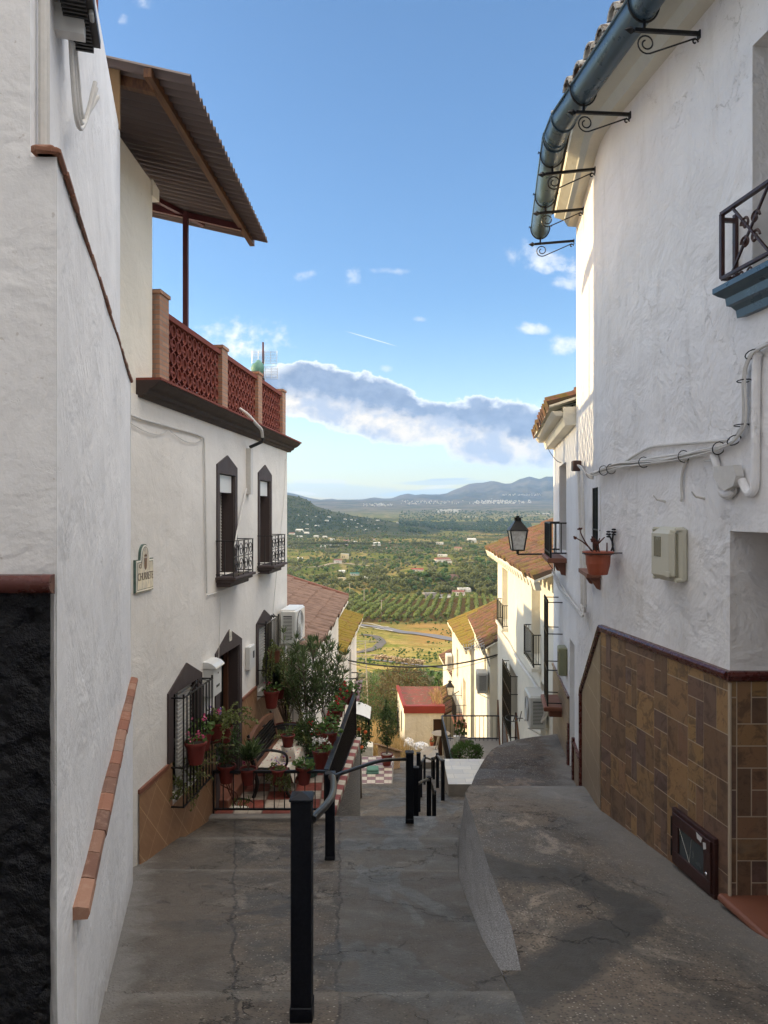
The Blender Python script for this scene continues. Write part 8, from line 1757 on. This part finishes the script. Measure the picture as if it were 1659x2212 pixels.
bk = thing('bucket_plant', 'white bucket planter with prickly pear on the lower terrace', 'potted plant', pc(1168, 820, 25)); p = pc(1168, 822, 25); mb = MB(); mb.lathe([(.001, 0), (.10, 0), (.12, .27), (.125, .28), (.10, .27), (.001, .25)], 20, p); mb.build('bucket', M['plasticwhite'], bk); mb = MB()
for _ in range(26): q = p+Vector((R.uniform(-.08, .34), R.uniform(-.1, .1), R.uniform(.3, .85))); d = rv(); mb.prism([q+Vector((.035*math.cos(a), 0, .055*math.sin(a))) for a in fr_(0, 2*PI, 8)[:-1]], (d.x*.02, .03, 0))
mb.build('cactus_pads', M['leaf'], bk); mb = MB()
for dx in (0, .2, .4): mb.tube(curve([p+Vector((dx*.3, 0, .2)), p+Vector((dx*.6, 0, .5)), p+Vector((dx*.6+.05, 0, .85))], 4), .014, 5)
mb.build('stems', M['bark'], bk)
cr = thing('plant_stand', 'grey wooden crate stand beside the white bucket', 'stand', pc(1235, 850, 25)); p = pc(1235, 862, 25); mb = MB(); mb.bbox(p.x-.14, p.x+.14, 24.9, 25.2, p.z-.1, p.z+.34, .01)
for k in range(3): mb.box(p.x-.145, p.x+.145, 24.89, 24.9, p.z+.04+k*.1, p.z+.11+k*.1)
mb.build('crate', M['greywood'], cr)
potted('white pot of green leaves on the grey crate stand', p+Vector((0, .15, .345)), .085, .10, 'geranium', 'plasticwhite', n=40, size=1.0)
bs = thing('bush', 'round feathery green bush behind the pale marble landing', 'bush', pc(1270, 970, 21)); c = pc(1268, 905, 21.2); mb = MB()
for _ in range(2200): d = rv(); k = R.uniform(.3, 1)**.5; mb.leaf(c+Vector((d.x*.46*k, d.y*.35*k, d.z*.30*k+.04*math.sin(d.x*9))), d+rv()*.7+Vector((0, 0, .4)), rv(), .08, .03, R.random())
mb.build('foliage', M['leaf'], bs); mb = MB()
for k in range(6): mb.tube([c+Vector((0, 0, -1)), c+Vector((R.uniform(-.5, .5), R.uniform(-.2, .2), .1))], .02, 5)
mb.build('stems', M['bark'], bs)
# dry slope behind the checked patio
def bushy(name, label, cat, c, rx, ry, rz, n, l, w, mat, seed=0):
    c = Vector(c); t = thing(name, label, cat, c-Vector((0, 0, rz))); mb = MB()
    lob = [(Vector((R.uniform(-.55, .55)*rx, R.uniform(-.4, .4)*ry, R.uniform(-.5, .55)*rz)), R.uniform(.4, .65)) for _ in range(9)]
    for _ in range(n): o, s_ = R.choice(lob); d = rv(); k = R.uniform(.3, 1)**.5*s_; mb.leaf(c+o+Vector((d.x*rx*k, d.y*ry*k, d.z*rz*k)), d+rv(), rv(), l*R.uniform(.6, 1.3), w, R.random())
    mb.build('foliage', M[mat], t); mb = MB()
    for k in range(8): mb.tube([c-Vector((0, 0, rz*1.2)), c+Vector((R.uniform(-.6, .6)*rx, R.uniform(-.3, .3)*ry, R.uniform(-.2, .7)*rz))], [.07, .02], 5)
    mb.build('branches', M['bark'], t); return t
bushy('bush', 'large brown-green shrub on the slope left of the hut', 'bush', pc(490, 480, 46)-Vector((0, 0, .3)), 3.0, 2.0, 3.3, 9000, .28, .06, 'scrub')
bushy('bush', 'darker lower shrub behind the potted orange tree', 'bush', pc(520, 610, 44), 2.5, 1.5, 1.7, 3000, .24, .06, 'leafdark')
bushy('olive_tree', 'grey olive tree behind the brown shrub near the lower road', 'olive tree', pc(375, 330, 100), 4.0, 3.0, 2.6, 4200, .45, .12, 'olive')
bushy('bush', 'leafy bush at the foot of the lattice pylon', 'bush', pc(270, 350, 90), 3.5, 2.0, 2.4, 2400, .45, .12, 'leaf')
bushy('bush', 'yellow leaved bush on the bank beyond the road', 'bush', thit(*pc(440, 190, 1).xz) if False else thit((1100+440/3.0164)/1.507, (2150+210/3.0164)/1.507, 120)+Vector((0, 0, 1.5)), 2.5, 2, 2.0, 1500, .5, .2, 'citrus')
dg = MB()
for _ in range(5200):
    u = R.uniform(770, 875); v = R.uniform(1592, 1660); Y = R.uniform(30, 46); q = Vector((px(u)*Y, Y, g(Y)+.0))
    dg.leaf(q+Vector((R.gauss(0, .1), 0, 0)), Vector((R.gauss(0, .35), R.gauss(0, .35), 1)), rv(), R.uniform(.5, 1.5)*(1.25 if u < 830 else .6), .035, R.random())
tag(dg.build('dry_grass', M['drygrass'], origin=(0, 36, g(36))), 'tall dry golden grass on the slope behind the checked patio', 'grass', None, 'stuff')
dg = MB()
for _ in range(160): x = R.uniform(hb0+1.9, hb1-.1); y = R.uniform(40.2, 43.3); dg.leaf((x, y, zr_+.03), Vector((R.gauss(0, .5), R.gauss(0, .4), 1)), rv(), R.uniform(.2, .6), .03, R.random())
tag(dg.build('roof_weeds', M['drygrass'], origin=(2, 41, zr_)), 'dry weeds growing on the red roof of the hut', 'weeds', None, 'stuff')
# garden chairs near the handrail
gc_ = thing('garden_chair', 'metal garden chair with a striped green cushion beside the checked patio', 'chair', (px(805)*21, 21, g(21))); c = Vector((px(805)*21, 21, pz(1668)*21)); mb = MB(); mb.bbox(c.x-.18, c.x+.18, 20.85, 21.2, c.z-.03, c.z+.05, .02); mb.bbox(c.x-.17, c.x+.17, 20.86, 21.19, c.z+.052, c.z+.13, .02); mb.build('cushion', M['greenbag'], gc_)
for (dx, dy) in ((-.17, -.1), (.17, -.1), (.17, .2), (-.17, .2)): mb = MB(); mb.tube([c+Vector((dx, dy, -.03)), c+Vector((dx*1.1, dy*1.1, -.5))], .012, 5); mb.build('leg', M['iron'], gc_)
# ------------------------------------------------------------------ air
hz = bpy.data.materials.new('haze'); hz.use_nodes = True; nt = hz.node_tree; nt.nodes.clear(); o_ = nt.nodes.new('ShaderNodeOutputMaterial'); pv_ = nt.nodes.new('ShaderNodeVolumePrincipled')
pv_.inputs['Color'].default_value = (.38, .60, 1.0, 1); pv_.inputs['Density'].default_value = 3.5e-5; pv_.inputs['Anisotropy'].default_value = .2; nt.links.new(pv_.outputs[0], o_.inputs[1])
mb = MB(); mb.box(-22000, 22000, -400, 24000, -160, 1500); hzo = mb.build('haze', hz, kind='stuff'); tag(hzo, 'pale blue haze over the valley and mountains', 'haze')
